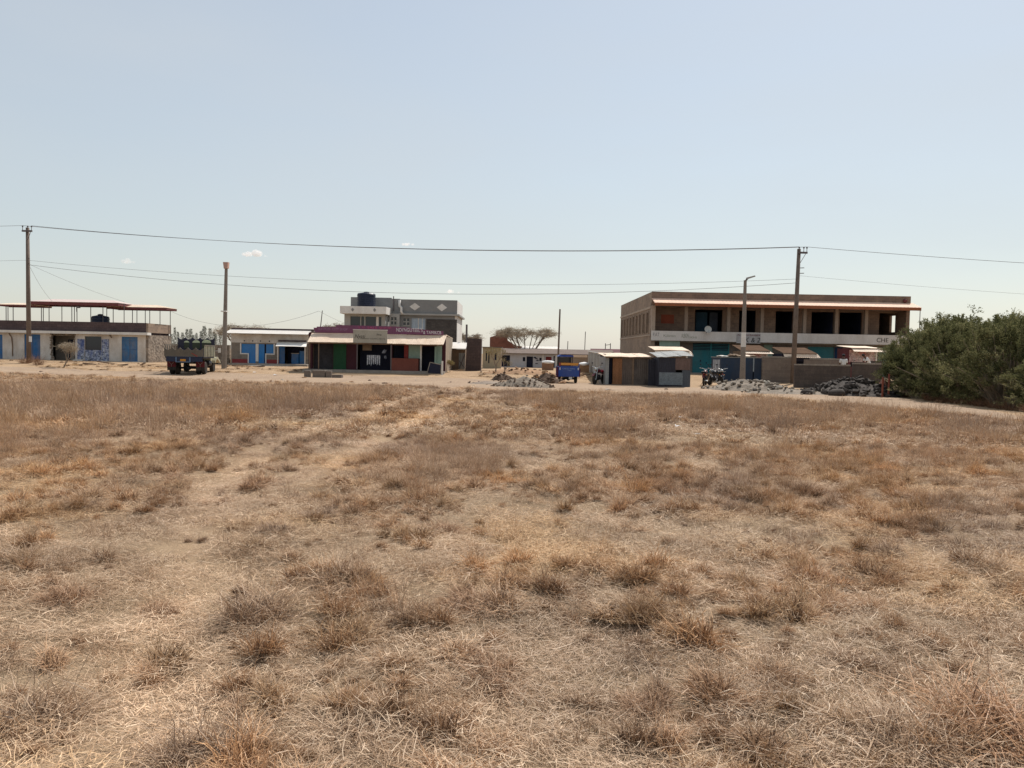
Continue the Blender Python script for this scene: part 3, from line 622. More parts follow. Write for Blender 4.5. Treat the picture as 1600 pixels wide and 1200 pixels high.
def canopy(xa, xb, ya, yb, zr, ze, zf, posts, sheet, hp=1.3):
    c = T.part('canopy', MB().sheet((xa + hp, (ya + yb) / 2, zr), (xb - hp, (ya + yb) / 2, zr), (xb, ya, ze), (xa, ya, ze), 0.03).sheet((xa + hp, (ya + yb) / 2 + .01, zr), (xb - hp, (ya + yb) / 2 + .01, zr), (xb, yb, ze), (xa, yb, ze), 0.03).sheet((xb - hp, (ya + yb) / 2, zr), (xb - hp, (ya + yb) / 2 + .01, zr), (xb, yb, ze), (xb, ya, ze), 0.03).sheet((xa + hp, (ya + yb) / 2, zr), (xa + hp, (ya + yb) / 2 + .01, zr), (xa, yb, ze), (xa, ya, ze), 0.03), sheet)
    f = MB()
    f.box(xa + 0.02, xb - 0.02, ya + 0.03, ya + 0.09, zf, ze - 0.03).box(xa + 0.02, xb - 0.02, yb - 0.09, yb - 0.03, zf, ze - 0.03)
    for x in (xa + 0.03, xb - 0.09):
        f.box(x, x + 0.05, ya + 0.1, yb - 0.1, zf + 0.03, ze - 0.04)
    n = max(2, int((xb - xa) / 1.3))
    for i in range(1, n): 
        x = xa + hp + (xb - xa - 2 * hp) * i / n; f.tube([(x, ya + 0.1, ze - 0.06), (x, (ya + yb) / 2, zr - 0.08), (x, yb - 0.1, ze - 0.06)], 0.035, 4)
    T.part('truss', f, m_redmetal, c)
    for x, y in posts: T.part('post', MB().tube([(x, y, 2.6), (x, y, ze - 0.04)], 0.032, 6), m_post, c)
Yc = 66.2
canopy(PX(1, Yc), PX(69, Yc), 65.0, 67.4, 5.32, 5.12, 4.98, [(PX(p, y), y) for p, y in ((10, 65.2), (21, 65.2), (13, 67.2), (65, 65.2), (68, 67.2))], m_tin)
canopy(PX(60, Yc), PX(199, Yc), 64.7, 67.9, 5.72, 5.42, 5.14, [(PX(p, y), y) for p, y in ((77, 64.9), (97, 67.7), (112.5, 64.9), (116.5, 67.7), (120.5, 64.9), (142, 67.7), (161, 64.9), (167, 67.7), (194, 64.9))], mat('pink_sheet', (0.58, 0.46, 0.42), rough=0.7, var=0.1, pattern='corr', psize=(0.15, 0.1)))
canopy(PX(176, 67.2), PX(269, 67.2), 66.1, 68.2, 5.42, 5.16, 4.95, [(PX(p, y), y) for p, y in ((177, 66.3), (207, 66.3), (214, 68), (227, 66.3), (234, 68), (250, 66.3), (266, 67.9))], m_tin)
T.part('floodlight', MB().tube([(PX(120, 64.8), 64.8, 4.6), (PX(122, 64.8), 64.6, 4.95)], 0.03, 6).box(PX(121.5, 64.6), PX(125, 64.6), 64.45, 64.7, 4.9, 5.06), m_post)
def ribbed_tank(name, x, y, z, r, h, label, n=24):
    t = Thing(name, label, 'water tank', (x, y, z)); prof = [(r * 0.97, 0)]
    k = 7
    for i in range(k):
        a = h * 0.86 * i / k; prof += [(r, a + 0.02), (r, a + h * 0.86 / k * 0.7), (r * 0.965, a + h * 0.86 / k * 0.8), (r * 0.965, a + h * 0.86 / k * 0.95)]
    prof += [(r, h * 0.87), (r * 0.9, h * 0.93), (r * 0.35, h * 0.985), (r * 0.3, h * 0.985)]
    t.part('body', MB().lathe(prof, n, (x, y, z)), m_plastic); t.part('lid', MB().lathe([(r * 0.3, 0), (r * 0.3, h * 0.05), (r * 0.1, h * 0.07)], 16, (x, y, z + h * 0.985)), m_plastic); return t
ribbed_tank('water_tank', PX(157, 65.6), 65.6, 2.66, 0.72, 1.72, 'squat black water tank behind the brown parapet of the white shop row')

# ---------------------------------------------------------------- low shop with blue shutters
Y = 64.0; x0, x1 = PX(361, Y), PX(484, Y); g = zs(-20, 64)
T = Thing('shop_building', 'low shop with bright blue doors, red skirting and a white lean-to awning', 'building', ((x0 + x1) / 2, Y, g))
bz = 0.5
A = (PX(377, Y), PX(399.5, Y), PX(389, Y)); B = (PX(404, Y), PX(414.5, Y), PX(427.5, Y))
zt, zw = PZ(400, 537.5, Y), PZ(400, 552, Y)
kx = PX(436, Y), PX(476, Y)
T.part('wall', MB().grid_wall(x0, x1, -0.1, 2.98, Y, Y + 0.2, [(A[0], A[1], zw, zt), (A[2], A[1], bz, zw), (B[0], B[1], bz, zt), (B[1], B[2], zw, zt), (kx[0], kx[1], bz, 2.3)]), mat('grey_plinth_wall', (0.22, 0.19, 0.16), var=0.15, pattern='block', pcol=(1.15, 1.1, 1.05)))
T.part('frieze', MB().grid_wall(x0 + 0.01, x1 - 0.01, 2.22, 2.97, Y - 0.03, Y - 0.004, [(PX(436, Y), PX(478, Y), 2.0, 2.3)]), m_white, label='white painted upper wall')
for px in (382, 395, 407, 421): T.part('vent', MB().box(PX(px, Y) - 0.05, PX(px, Y) + 0.05, Y - 0.036, Y - 0.031, 2.33, 2.43), m_dark)
T.part('door', MB().prism([(A[0], zw), (A[2], zw), (A[2], bz), (A[1], bz), (A[1], zt), (A[0], zt)], Y + 0.05, Y + 0.09), m_blue2)
T.part('door', MB().box(B[0], PX(413, Y), Y + 0.03, Y + 0.07, bz, zt), m_blue2); T.part('shutter', MB().box(B[1] + 0.06, B[2], Y + 0.05, Y + 0.09, zw, zt), m_blue2); T.box('doorway', PX(412.5, Y), B[1] + 0.07, Y + 0.12, Y + 0.15, bz, zt, m_dark)
fr = MB()
for a, b, c, d in ((A[0] - 0.1, A[0], zw - 0.1, zt + 0.05), (A[0], A[2] - 0.1, zw - 0.1, zw), (A[2] - 0.1, A[2], bz, zw), (A[1], B[0], bz + 0.15, zt + 0.03), (B[2], B[2] + 0.1, zw - 0.1, zt + 0.05), (B[1] + 0.1, B[2], zw - 0.1, zw), (B[1], B[1] + 0.1, bz, zw)): fr.box(a, b, Y - 0.02, Y - 0.003, c, d)
T.part('trim', fr, m_ledge)
m_red = mat('red_skirting', (0.27, 0.05, 0.05), var=0.2)
T.part('skirting', MB().box(x0 + 0.1, A[2] - 0.1, Y - 0.015, Y - 0.002, bz, bz + 0.33), m_red); T.part('skirting', MB().box(B[1] + 0.1, kx[0], Y - 0.015, Y - 0.002, bz, bz + 0.33), m_red)
T.part('eave_sheet', MB().sheet((x0 - 0.1, Y + 0.1, 3.33), (x1 + 0.1, Y + 0.1, 3.33), (x1 + 0.05, Y - 0.85, 3.0), (x0 - 0.25, Y - 0.85, 3.0), 0.03), m_tinpale)
T.part('roof_edge', MB().box(x0 - 0.02, x1 + 0.3, Y + 0.12, Y + 0.3, 2.985, 3.46), m_parapet)
T.part('rear_wall', MB().box(x0, x1, Y + 5, Y + 5.2, -0.1, 2.9).box(x0, x0 + 0.2, Y + 0.21, Y + 4.99, -0.1, 2.9).box(x1 - 0.2, x1, Y + 0.21, Y + 4.99, -0.1, 2.9), m_block); T.part('roof', MB().sheet((x0, Y + 0.31, 3.2), (x1, Y + 0.31, 3.2), (x1, Y + 5.4, 2.95), (x0, Y + 5.4, 2.95), 0.04), m_tin)
T.part('awning', MB().sheet((PX(434, Y), Y - 0.04, 2.36), (PX(479.5, Y), Y - 0.04, 2.36), (PX(478.5, 62.3), 62.3, 1.98), (PX(430.5, 62.3), 62.3, 1.98), 0.02, 6, 2, 0.015, random.Random(4)), mat('white_awning', (0.8, 0.76, 0.7), var=0.06, pattern='corr', psize=(0.15, .1), bump=0.3))
T.part('awning_beam', MB().box(PX(435, Y), PX(479, Y), Y - 0.1, Y - 0.045, 2.38, 2.5), m_parapet)
for px in (434, 476.5): T.part('post', MB().tube([(PX(px, 62.45), 62.45, 0.2), (PX(px, 62.45), 62.45, 1.99)], 0.05, 6), m_white)
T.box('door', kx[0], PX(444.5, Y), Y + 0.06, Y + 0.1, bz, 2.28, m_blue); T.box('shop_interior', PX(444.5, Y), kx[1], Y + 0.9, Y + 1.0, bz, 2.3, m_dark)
T.box('counter', PX(455, Y), PX(466, Y), Y + 0.1, Y + 0.5, bz, 1.35, m_blue); T.box('counter', PX(467.5, Y), PX(475.5, Y), Y + 0.1, Y + 0.4, bz, 1.6, m_blue); T.box('sill', PX(454.5, Y), PX(466.5, Y), Y + 0.05, Y + 0.5, 1.352, 1.42, m_conc)
T.box('porch', PX(362, 62.6), PX(484, 62.6), 61.9, Y - 0.001, -0.1, 0.5, m_conc); T.box('step', PX(388, 61.5), PX(451, 61.5), 61.1, 61.898, -0.1, 0.34, m_ledge)

# ---------------------------------------------------------------- awninged shop with the purple sign
Y = 54.0; x0, x1 = PX(482, Y, 560), PX(696, Y, 560); g = zs(-9, 54)
T = Thing('shop_building', 'awninged shop with purple signboard, green panel and brick red counter', 'building', ((x0 + x1) / 2, Y, g))
X = lambda p: PX(p, Y, 560)
b0 = 0.36
m_purple = mat('purple_paint', (0.19, 0.06, 0.125), rough=0.7, var=0.15, dirt=(0.15, 0.09, 0.09), dirt_amt=0.4)
holes = [(X(488), X(520), b0, 2.15), (X(557), X(610), b0, 2.18), (X(613), X(631.5), 1.25, 2.15), (X(659), X(680), b0, 2.12)]
m_maroon = mat('maroon_wall', (0.06, 0.018, 0.024), var=0.2)
T.part('wall', MB().grid_wall(x0, x1, -0.1, 2.95, Y, Y + 0.2, holes), m_maroon)
T.part('side_wall', MB().box(x1 - 0.21, x1, Y + 0.203, Y + 6, -0.1, 2.85), mat('tan_plaster', (0.34, 0.27, 0.2), var=0.2)); T.part('side_wall', MB().box(x0, x0 + 0.2, Y + 0.203, Y + 6, -0.1, 2.85), m_block); T.box('rear_wall', x0, x1, Y + 6.003, Y + 6.2, -0.1, 2.85, m_block)
T.part('roof', MB().sheet((x0, Y + 0.22, 3.0), (x1, Y + 0.22, 3.0), (x1, Y + 6.4, 2.86), (x0, Y + 6.4, 2.86), 0.04), m_tin)
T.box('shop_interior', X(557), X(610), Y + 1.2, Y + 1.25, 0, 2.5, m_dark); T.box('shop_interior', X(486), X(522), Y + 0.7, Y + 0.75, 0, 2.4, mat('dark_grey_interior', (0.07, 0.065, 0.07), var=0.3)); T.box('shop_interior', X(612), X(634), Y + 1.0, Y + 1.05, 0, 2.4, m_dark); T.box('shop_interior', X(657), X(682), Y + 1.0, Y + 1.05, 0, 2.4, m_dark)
T.box('floor_slab', x0 - 0.1, x1, Y - 1.2, Y - 0.003, -0.1, b0, m_conc)
T.box('panel', X(521), X(541), Y - 0.04, Y - 0.004, b0, 2.3, mat('green_paint', (0.006, 0.06, 0.02), rough=0.6, var=0.2), label='dark green door panel')
T.box('counter', X(613), X(654.5), Y - 0.5, Y - 0.05, 0.28, 1.24, mat('brick_red_paint', (0.20, 0.065, 0.045), var=0.15), label='brick red shop counter')
T.box('pillar', X(631.5), X(638), Y - 0.06, Y - 0.005, 1.25, 2.3, mat('red_pillar', (0.22, 0.04, 0.035), var=0.2))
m_mint = mat('mint_paint', (0.24, 0.33, 0.275), var=0.12)
T.box('panel', X(638.5), X(657), Y - 0.05, Y - 0.004, 1.25, 2.25, m_mint); T.box('panel', X(682), X(690.5), Y - 0.05, Y - 0.004, 0.9, 2.2, m_mint); T.box('door_frame', X(656.5), X(659), Y - 0.07, Y - 0.006, b0, 2.2, m_ledge); T.box('door', X(679.5), X(682), Y - 0.25, Y - 0.004, b0, 2.12, m_mint)
# hanging goods in the doorway
rn = random.Random(9)
for i in range(7):
    xx = X(573) + i * 0.14; T.part('hanging_cloth', MB().sheet((xx, Y + 0.05, 1.42), (xx + 0.11, Y + 0.08, 1.42), (xx + 0.10, Y + 0.02, 0.62 + rn.uniform(0, 0.25)), (xx + 0.01, Y + 0.06, 0.62 + rn.uniform(0, 0.2)), 0.02, 1, 3, 0.02, rn), mat('checked_cloth', (0.55, 0.55, 0.58), var=0.5, scale=8, fine=25, bump=0))
T.box('crate', X(565), X(579), Y + 0.3, Y + 0.6, 1.75, 2.15, m_wood)
T.part('hanging_bags', MB().blob((X(600), Y + 0.1, 1.7), (0.16, 0.08, 0.2), rn, 0.3).blob((X(602), Y + 0.1, 1.3), (0.12, 0.08, 0.16), rn, 0.3), mat('grey_bags', (0.2, 0.21, 0.25), var=0.5, scale=6))
for px in (558, 611): T.part('post', MB().tube([(PX(px, 52.85), 52.85, 0.2), (PX(px, 52.85), 52.85, 2.3)], 0.045, 6), m_post)
for px in (484, 498): T.part('post', MB().tube([(PX(px, 52.9), 52.9, 0.2), (PX(px, 52.9), 52.9, 2.28)], 0.04, 6), m_wood)
# awnings: sheet by sheet
def awning(T, pa, pb, Ya, za, Yb, zb, n, m, seed, skew=0.0):
    rn = random.Random(seed)
    xa, xb = PX(pa[0], Ya), PX(pa[1], Ya); ua, ub = PX(pb[0], Yb), PX(pb[1], Yb)
    for i in range(n):
        t0, t1 = i / n, (i + 1) / n; h = rn.uniform(0, 0.02); j = rn.uniform(-0.03, 0.03)
        T.part('awning_sheet', MB().sheet((xa + (xb - xa) * t0, Ya, za + h), (xa + (xb - xa) * t1 + 0.03, Ya, za + h + 0.008), (ua + (ub - ua) * t1 + 0.03, Yb + j, zb + h + 0.008), (ua + (ub - ua) * t0, Yb + j, zb + h), 0.012, 3, 3, 0.006, rn), m)
awning(T, (487, 552.5), (480, 551), Y - 0.01, PZ(520, 521, Y), 52.7, PZ(515, 535, 52.7), 6, m_tin, 1)
awning(T, (603, 697), (604, 692), Y - 0.01, PZ(650, 523.5, Y), 52.7, PZ(650, 538, 52.7), 9, m_tin, 2)
T.part('awning_beam', MB().box(PX(481, 52.8), PX(692, 52.8), 52.82, 52.9, PZ(600, 538.5, 52.8), PZ(600, 537.2, 52.8)), m_wood)
zp = 2.97
sb = T.part('signboard', MB().prism([(X(492), zp), (X(692), zp - 0.03), (X(692), 3.22), (X(664), 3.30), (X(640), 3.42), (X(618), 3.5), (X(525), 3.52), (X(525), 3.38), (X(495), 3.38), (X(495), 3.3), (X(490), 3.3)], Y - 0.1, Y - 0.015), m_purple, label='long purple signboard with pale lettering')
lettering(T, 'SERVICES  CITY SHOP', X(497), Y - 0.103, 3.14, X(543) - X(497), 0.16, m_mauve, sb)
lettering(T, 'T.V. SALE SHOP', X(559), Y - 0.103, 3.3, X(611) - X(559), 0.14, m_pink, sb)
lettering(T, "NDI'NGUTEEL'S", X(619), Y - 0.103, 3.13, X(660) - X(619), 0.27, m_whitel, sb); lettering(T, '& TAMIKCB', X(661), Y - 0.103, 3.0, X(689) - X(661), 0.22, m_whitel, sb)
bd = T.box('notice_board', PX(552, 52.6), PX(605, 52.6), 52.5, 52.55, PZ(578, 536, 52.6), PZ(578, 516, 52.6), mat('cream_board', (0.36, 0.335, 0.28), var=0.15), label='cream board with faded black script')
lettering(T, 'Nyati', PX(554, 52.5), 52.497, PZ(560, 530, 52.5), 0.75, 0.34, m_black, bd, 0.3); lettering(T, 'Shop', PX(588, 52.5), 52.497, PZ(590, 525, 52.5), 0.35, 0.16, m_black, bd); lettering(T, 'General Supplies Store', PX(563, 52.5), 52.497, PZ(570, 530.3, 52.5), 1.7, 0.1, m_black, bd)
T.part('board_trim', MB().box(PX(551.5, 52.6), PX(605.5, 52.6), 52.48, 52.56, PZ(578, 516, 52.6), PZ(578, 515, 52.6)), m_ledge, bd)
# thin leaning pole behind the sign
solid('wooden_pole', MB().tube([(X(493.5), 55.0, zs(-13, 55)), (X(494), 55.0, 3.0), (X(497.5), 55, PZ(497, 485, 55))], [0.05, 0.045, 0.03], 6), m_post, 'thin leaning wooden pole behind the purple signboard', 'pole', loc=(X(493.5), 55, zs(-13, 55)))

# ---------------------------------------------------------------- grey two-storey house
Y = 72.0; g = zs(-10, 72); X = lambda p: PX(p, Y, 500); Z = lambda p, q: PZ(p, q, Y)
T = Thing('house', 'grey two-storey house with pale diamonds and white balcony canopy', 'house', (X(630), Y, g))
m_grey = mat('grey_render', (0.235, 0.235, 0.23), var=0.08, dirt=(0.17, 0.165, 0.16), dirt_amt=0.35); m_grey2 = mat('light_grey_render', (0.36, 0.355, 0.335), var=0.08, dirt=(0.26, 0.25, 0.23), dirt_amt=0.3)
m_clad = mat('dark_stone_cladding', (0.085, 0.075, 0.07), var=0.25, pattern='block', psize=(0.3, 0.12), pcol=(0.8, 0.8, 0.8))
xr0, xr1 = X(624), X(714); zc = Z(670, 493)
xw = (X(643), X(664.5), Z(655, 517), Z(655, 497)); q1 = (X(630.5), X(639.5), Z(635, 508), Z(635, 497.5))
T.part('wall', MB().grid_wall(xr0, xr1 - 0.2, -0.1, zc, Y, Y + 0.2, [xw, q1]), m_grey); T.part('side_wall', MB().box(xr1 - 0.199, xr1, Y, Y + 7.5, -0.1, zc - 0.003), m_ledge)  # right side: sunlight put into the colour as white against the grey front
T.part('cornice', MB().box(xr0 - 0.02, xr1 + 0.25, Y - 0.3, Y + 7.6, zc, zc + 0.16), m_grey2)
par = T.part('parapet', MB().box(xr0, xr1 - 0.003, Y - 0.06, Y + 0.1, zc + 0.162, 6.68), m_grey); T.part('parapet', MB().box(xr1 - 0.15, xr1 + 0.01, Y + 0.103, Y + 7.5, zc + 0.162, 6.66), m_ledge)  # side parapet whitened for the same sunlight
for p, q in ((648, 479.2), (690.2, 480.5)):
    cx, cz = X(p), Z(p, q); T.part('diamond', MB().prism([(cx - 0.5, cz), (cx, cz - 0.36), (cx + 0.5, cz), (cx, cz + 0.36)], Y - 0.085, Y - 0.063), m_ledge, par)
T.part('cladding', MB().box(X(666), xr1 + 0.006, Y - 0.05, Y - 0.003, 0, Z(690, 499)), m_clad, label='dark stone-clad wall panel')
wn = T.part('window', MB().box(xw[0], xw[1], Y + 0.08, Y + 0.12, xw[2], xw[3]), mat('pale_blue_curtain', (0.36, 0.43, 0.50), var=0.15, pattern='corr', psize=(0.25, 0.1), bump=0.6)); T.part('window_frame', MB().box(xw[0] + 0.62, xw[0] + 0.68, Y + 0.05, Y + 0.078, xw[2], xw[3]).box(xw[0] + 1.0, xw[0] + 1.05, Y + 0.05, Y + 0.078, xw[2], xw[3]), m_ledge, wn)
def quad_window(x0, x1, z0, z1, y):
    o = T.part('window', MB().box(x0, x1, y + 0.1, y + 0.12, z0, z1), m_glass); mx, mz = (x0 + x1) / 2, (z0 + z1) / 2
    T.part('window_frame', MB().box(mx - 0.05, mx + 0.05, y + 0.04, y + 0.098, z0, z1).box(x0, mx - 0.052, y + 0.04, y + 0.098, mz - 0.05, mz + 0.05).box(mx + 0.052, x1, y + 0.04, y + 0.098, mz - 0.05, mz + 0.05).box(x0 - 0.06, x1 + 0.06, y - 0.03, y - 0.003, z0 - 0.08, z0 - 0.001), m_grey2, o)
quad_window(*q1, Y)
T.part('rear_wall', MB().box(X(543), xr1 - 0.2, Y + 7.3, Y + 7.5, -0.1, zc - 0.01), m_grey)
# middle strip and left block
Y2 = 71.4; X2 = lambda p: PX(p, Y2, 500)
q2 = (X2(611), X2(619.5), PZ(615, 507, Y2), PZ(615, 495.5, Y2))
T.part('wall', MB().grid_wall(X2(608.5), X2(624), -0.1, PZ(616, 490, Y2), Y2, Y2 + 0.2, [q2]), m_grey2); quad_window(*q2, Y2)
T.part('wall', MB().box(X2(608.5), X2(623.5), Y2 + 0.5, Y2 + 0.7, PZ(616, 491, Y2), 6.72), m_grey)
T.part('wall', MB().box(X2(543.5), X2(608.3), Y2 + 1.2, Y2 + 1.4, -0.1, 6.85), m_grey, label='upper parapet wall behind the tank')
Y3 = 70.0; X3 = lambda p: PX(p, Y3, 500)
wz = (PZ(565, 516, Y3), PZ(565, 494.5, Y3)); wx = [(X3(547.5), X3(563)), (X3(564.5), X3(569)), (X3(571), X3(587.5)), (X3(592), X3(596))]
T.part('wall', MB().grid_wall(X3(538), X3(602), -0.1, PZ(570, 490, Y3), Y3, Y3 + 0.2, [(a, b, *wz) for a, b in wx]), m_grey2)
for a, b in wx: T.part('window', MB().box(a, b, Y3 + 0.12, Y3 + 0.14, *wz), m_glass)
T.part('window_frame', MB().box(X3(588), X3(591.5), Y3 - 0.03, Y3 - 0.003, *wz), m_ledge)
T.part('side_wall', MB().box(X3(602) - 0.2, X3(602), Y3 + 0.203, Y2 + 1.19, -0.1, PZ(570, 490, Y3)).box(X3(538), X3(538) + 0.2, Y3 + 0.203, Y2 + 1.19, -0.1, PZ(570, 490, Y3)), m_grey2)
zb0, zb1 = PZ(570, 491, Y3), PZ(570, 479.5, Y3)
cn = T.part('balcony_canopy', MB().box(X3(534.5), X3(606), Y3 - 0.9, Y2 + 1.18, zb0 + 0.003, zb1), m_ledge, label='white boxed balcony canopy')
for p in (554, 588): T.part('diamond', MB().prism([(X3(p) - 0.14, zb0 + 0.36), (X3(p), zb0 + 0.18), (X3(p) + 0.14, zb0 + 0.36), (X3(p), zb0 + 0.54)], Y3 - 0.925, Y3 - 0.903), m_grey, cn)
T.part('drain_pipe', MB().tube([(X(624.5), Y - 0.25, 6.6), (X(624.5), Y - 0.25, Z(625, 478)), (X(627.5), Y - 0.3, Z(627, 481)), (X(627.5), Y - 0.3, Z(627, 487)), (X(629.5), Y - 0.25, Z(629, 491))], 0.12, 8), m_ledge, smooth=True); T.part('drain_pipe', MB().tube([(X(615), Y2 + 0.42, Z(615, 486)), (X(615), Y2 + 0.42, 6.95)], 0.05, 6), m_post)
ribbed_tank('water_tank', PX(571.5, 71.2), 71.2, zb1, 0.86, 1.42, 'dark ribbed water tank on the white balcony canopy of the grey house')

# ---------------------------------------------------------------- small lean-to, dark wall stub and pole beside the purple-sign shop
Y = 60.0; X = lambda p: PX(p, Y)
T = Thing('shed', 'brown lean-to shed with cream sheet roof and a cross-barred gate', 'shed', (X(714), Y, zs(-4, 60)))
T.part('wall', MB().box(X(704), X(727), Y, Y + 0.15, 0.1, 2.0).box(X(704), X(704) + 0.15, Y + 0.153, Y + 3, 0.1, 2.0).box(X(727) - 0.15, X(727), Y + 0.153, Y + 3, 0.1, 2.0), m_wood); T.part('roof', MB().sheet((X(700), Y + 1.2, PZ(714, 535, 61.2)), (X(728.5), Y + 1.2, PZ(714, 535, 61.2)), (X(728.5), Y - 0.5, 2.05), (X(701), Y - 0.5, 2.05), 0.03, 3, 2, 0.01, random.Random(2)), m_tinpale)
gt = T.box('gate', X(717), X(727), Y - 0.06, Y - 0.004, 0.3, 1.7, m_tingrey); T.part('gate_brace', MB().tube([(X(717.5), Y - 0.09, 0.4), (X(726.5), Y - 0.09, 1.6)], 0.03, 5).tube([(X(717.5), Y - 0.09, 1.1), (X(726.5), Y - 0.09, 0.5)], 0.03, 5), m_post, gt)
Y = 58.0
solid('stone_wall_stub', MB().hexa([(PX(727, Y), Y, 0.0), (PX(751.5, Y), Y, 0.0), (PX(751.5, Y), Y + 1.4, 0.0), (PX(727, Y), Y + 1.4, 0.0), (PX(729.5, Y), Y, 2.86), (PX(752, Y), Y, 2.8), (PX(752, Y), Y + 1.4, 2.8), (PX(729.5, Y), Y + 1.4, 2.86)]), mat('dark_stone', (0.085, 0.06, 0.055), var=0.25, pattern='block', psize=(0.35, 0.2), pcol=(0.7, 0.7, 0.7)),
      'tall dark stone wall stub beside the cream-roofed shed', 'wall', loc=(PX(739, Y), Y, zs(-3, 58)))
solid('wooden_pole', MB().tube([(PX(728.5, 62), 62, 0.2), (PX(728.5, 62), 62, PZ(728, 507, 62))], [0.1, 0.08], 7), m_post, 'short wooden pole standing behind the dark stone wall stub', 'pole', loc=(PX(728.5, 62), 62, zs(-4, 62)))

# ---------------------------------------------------------------- far low buildings in the gap
Y = 78.0; X = lambda p: PX(p, Y); g = zs(3, 78); ZT = PZ(830, 553, Y)
T = Thing('building', 'far low white building with dark door, red door and brown roof', 'building', (X(830), Y, g))
hl = [(X(783), X(797), 0.4, 1.55), (X(817), X(821), PZ(819, 564.5, Y), PZ(819, 558, Y)), (X(823), X(833), 0.3, PZ(828, 557, Y)), (X(843), X(846.5), PZ(845, 564, Y), PZ(845, 559, Y)), (X(853), X(862), 0.9, PZ(858, 557.5, Y)), (X(865), X(867), 0.4, 1.55)]
T.part('wall', MB().grid_wall(X(781), X(880), -0.1, ZT, Y, Y + 0.2, hl), mat('bluish_white_wall', (0.50, 0.50, 0.52), var=0.08, dirt=(0.35, 0.3, 0.26), dirt_amt=0.4))
for i, h in enumerate(hl): T.box('door' if i in (2, 4) else 'window' if i in (1, 3) else 'doorway', h[0] - 0.02, h[1] + 0.02, Y + 0.25, Y + 0.28, h[2] - 0.02, h[3] + 0.02, m_red if i == 4 else m_dark)
T.part('roof', MB().sheet((X(781), Y + 2.6, PZ(830, 544.5, Y)), (X(962), Y + 2.6, PZ(830, 544.5, Y)), (X(962), Y - 0.4, ZT + 0.05), (X(781), Y - 0.4, ZT + 0.05), 0.05), mat('brown_roof', (0.16, 0.12, 0.1), var=0.2)); T.box('side_wall', X(781), X(781) + 0.2, Y + 0.203, Y + 5, -0.1, ZT, m_block); T.box('rear_wall', X(781) + 0.2, X(960), Y + 5, Y + 5.2, -0.1, ZT, m_block)
T.part('wall', MB().box(X(880.5), X(960), Y + 0.02, Y + 0.2, -0.1, ZT), mat('dusty_tan_wall', (0.38, 0.30, 0.24), var=0.15)); T.part('pillar', MB().box(X(868), X(871), Y - 0.2, Y - 0.003, -0.1, ZT), m_ledge); T.part('pillar', MB().box(X(847.5), X(849.5), Y - 0.1, Y - 0.003, -0.1, ZT), m_ledge)
T.part('fascia', MB().box(X(895), X(917), Y - 0.7, Y - 0.6, ZT - 0.25, ZT - 0.02), m_tin)
rn = random.Random(8); mb = MB()
for p, q in ((838, 560), (840, 563), (839, 568), (836, 558.5)): mb.blob((X(p), Y - 0.02, PZ(p, q, Y)), (0.16, 0.02, 0.07), rn, 0.3)
T.part('broken_plaster', mb, m_dark)
Y = 70.0; X = lambda p: PX(p, Y)
T = Thing('building', 'tan plastered hut with narrow dark windows behind the small leafless tree', 'building', (X(768), Y, zs(-2, 70)))
hl = [(X(759), X(761), 1.0, 1.9), (X(763), X(765), 0.8, 1.7), (X(773), X(776), 1.1, 1.8)]
T.part('wall', MB().grid_wall(X(754), X(783), -0.1, PZ(768, 543, Y), Y, Y + 0.2, hl), mat('tan_hut_plaster', (0.40, 0.33, 0.22), var=0.15)); T.part('side_wall', MB().box(X(783) - 0.2, X(783), Y + 0.203, Y + 3, -0.1, PZ(768, 543, Y) - 0.1), m_block); T.box('roof', X(754) - 0.1, X(783) + 0.1, Y - 0.2, Y + 3.2, PZ(768, 543, Y), PZ(768, 542, Y), m_post)
for h in hl: T.box('window', h[0], h[1], Y + 0.12, Y + 0.14, h[2], h[3], m_dark)
Y = 86.0; X = lambda p: PX(p, Y); Zq = lambda p, q: PZ(p, q, Y)
solid('brick_gable', MB().prism([(X(765), 0), (X(815), 0), (X(815), Zq(815, 541)), (X(806), Zq(806, 540)), (X(793), Zq(793, 532)), (X(791), Zq(791, 516)), (X(775), Zq(775, 517)), (X(774), Zq(774, 524)), (X(765), Zq(765, 527))], Y, Y + 0.6), mat('red_brick', (0.30, 0.13, 0.095), var=0.2, pattern='block', psize=(0.3, 0.12)),
      'unfinished stepped red brick gable behind the flat-topped tree', 'wall', loc=(X(790), Y, zs(0, 86)))
T = Thing('building', 'far house with a bright tin roof behind the white building', 'building', (X(858), Y, zs(5, 86)))
T.box('wall', X(812), X(874), Y, Y + 4, 0, Zq(850, 545), m_conc); T.part('roof', MB().sheet((X(818), Y + 2, Zq(850, 541)), (X(874), Y + 2, Zq(850, 541)), (X(876), Y - 0.3, Zq(850, 545)), (X(812), Y - 0.3, Zq(850, 545)), 0.04), m_tinpale)
Y = 92.0; X = lambda p: PX(p, Y); Zq = lambda p, q: PZ(p, q, Y)
T = Thing('building', 'far low house with a long dark maroon roof', 'building', (X(950), Y, zs(12, 92)))
T.box('wall', X(925), X(1010), Y, Y + 4, 0, Zq(950, 551), m_block); T.part('roof', MB().sheet((X(925), Y + 2, Zq(950, 545)), (X(1012), Y + 2, Zq(950, 545)), (X(1012), Y - 0.4, Zq(950, 552)), (X(922), Y - 0.4, Zq(950, 552)), 0.05), mat('maroon_roof', (0.11, 0.04, 0.045), var=0.2))
for p, t, lab in ((913, 518, 'thin bare mast rising above the far low roofs'), (886, 533, 'short mast above the brown roof'), ):
    solid('mast', MB().tube([(PX(p, 90), 90, 0.2), (PX(p + 1, 90), 90, PZ(p, t, 90))], 0.045, 5), m_post, lab, 'mast', loc=(PX(p, 90), 90, zs(8, 90)))
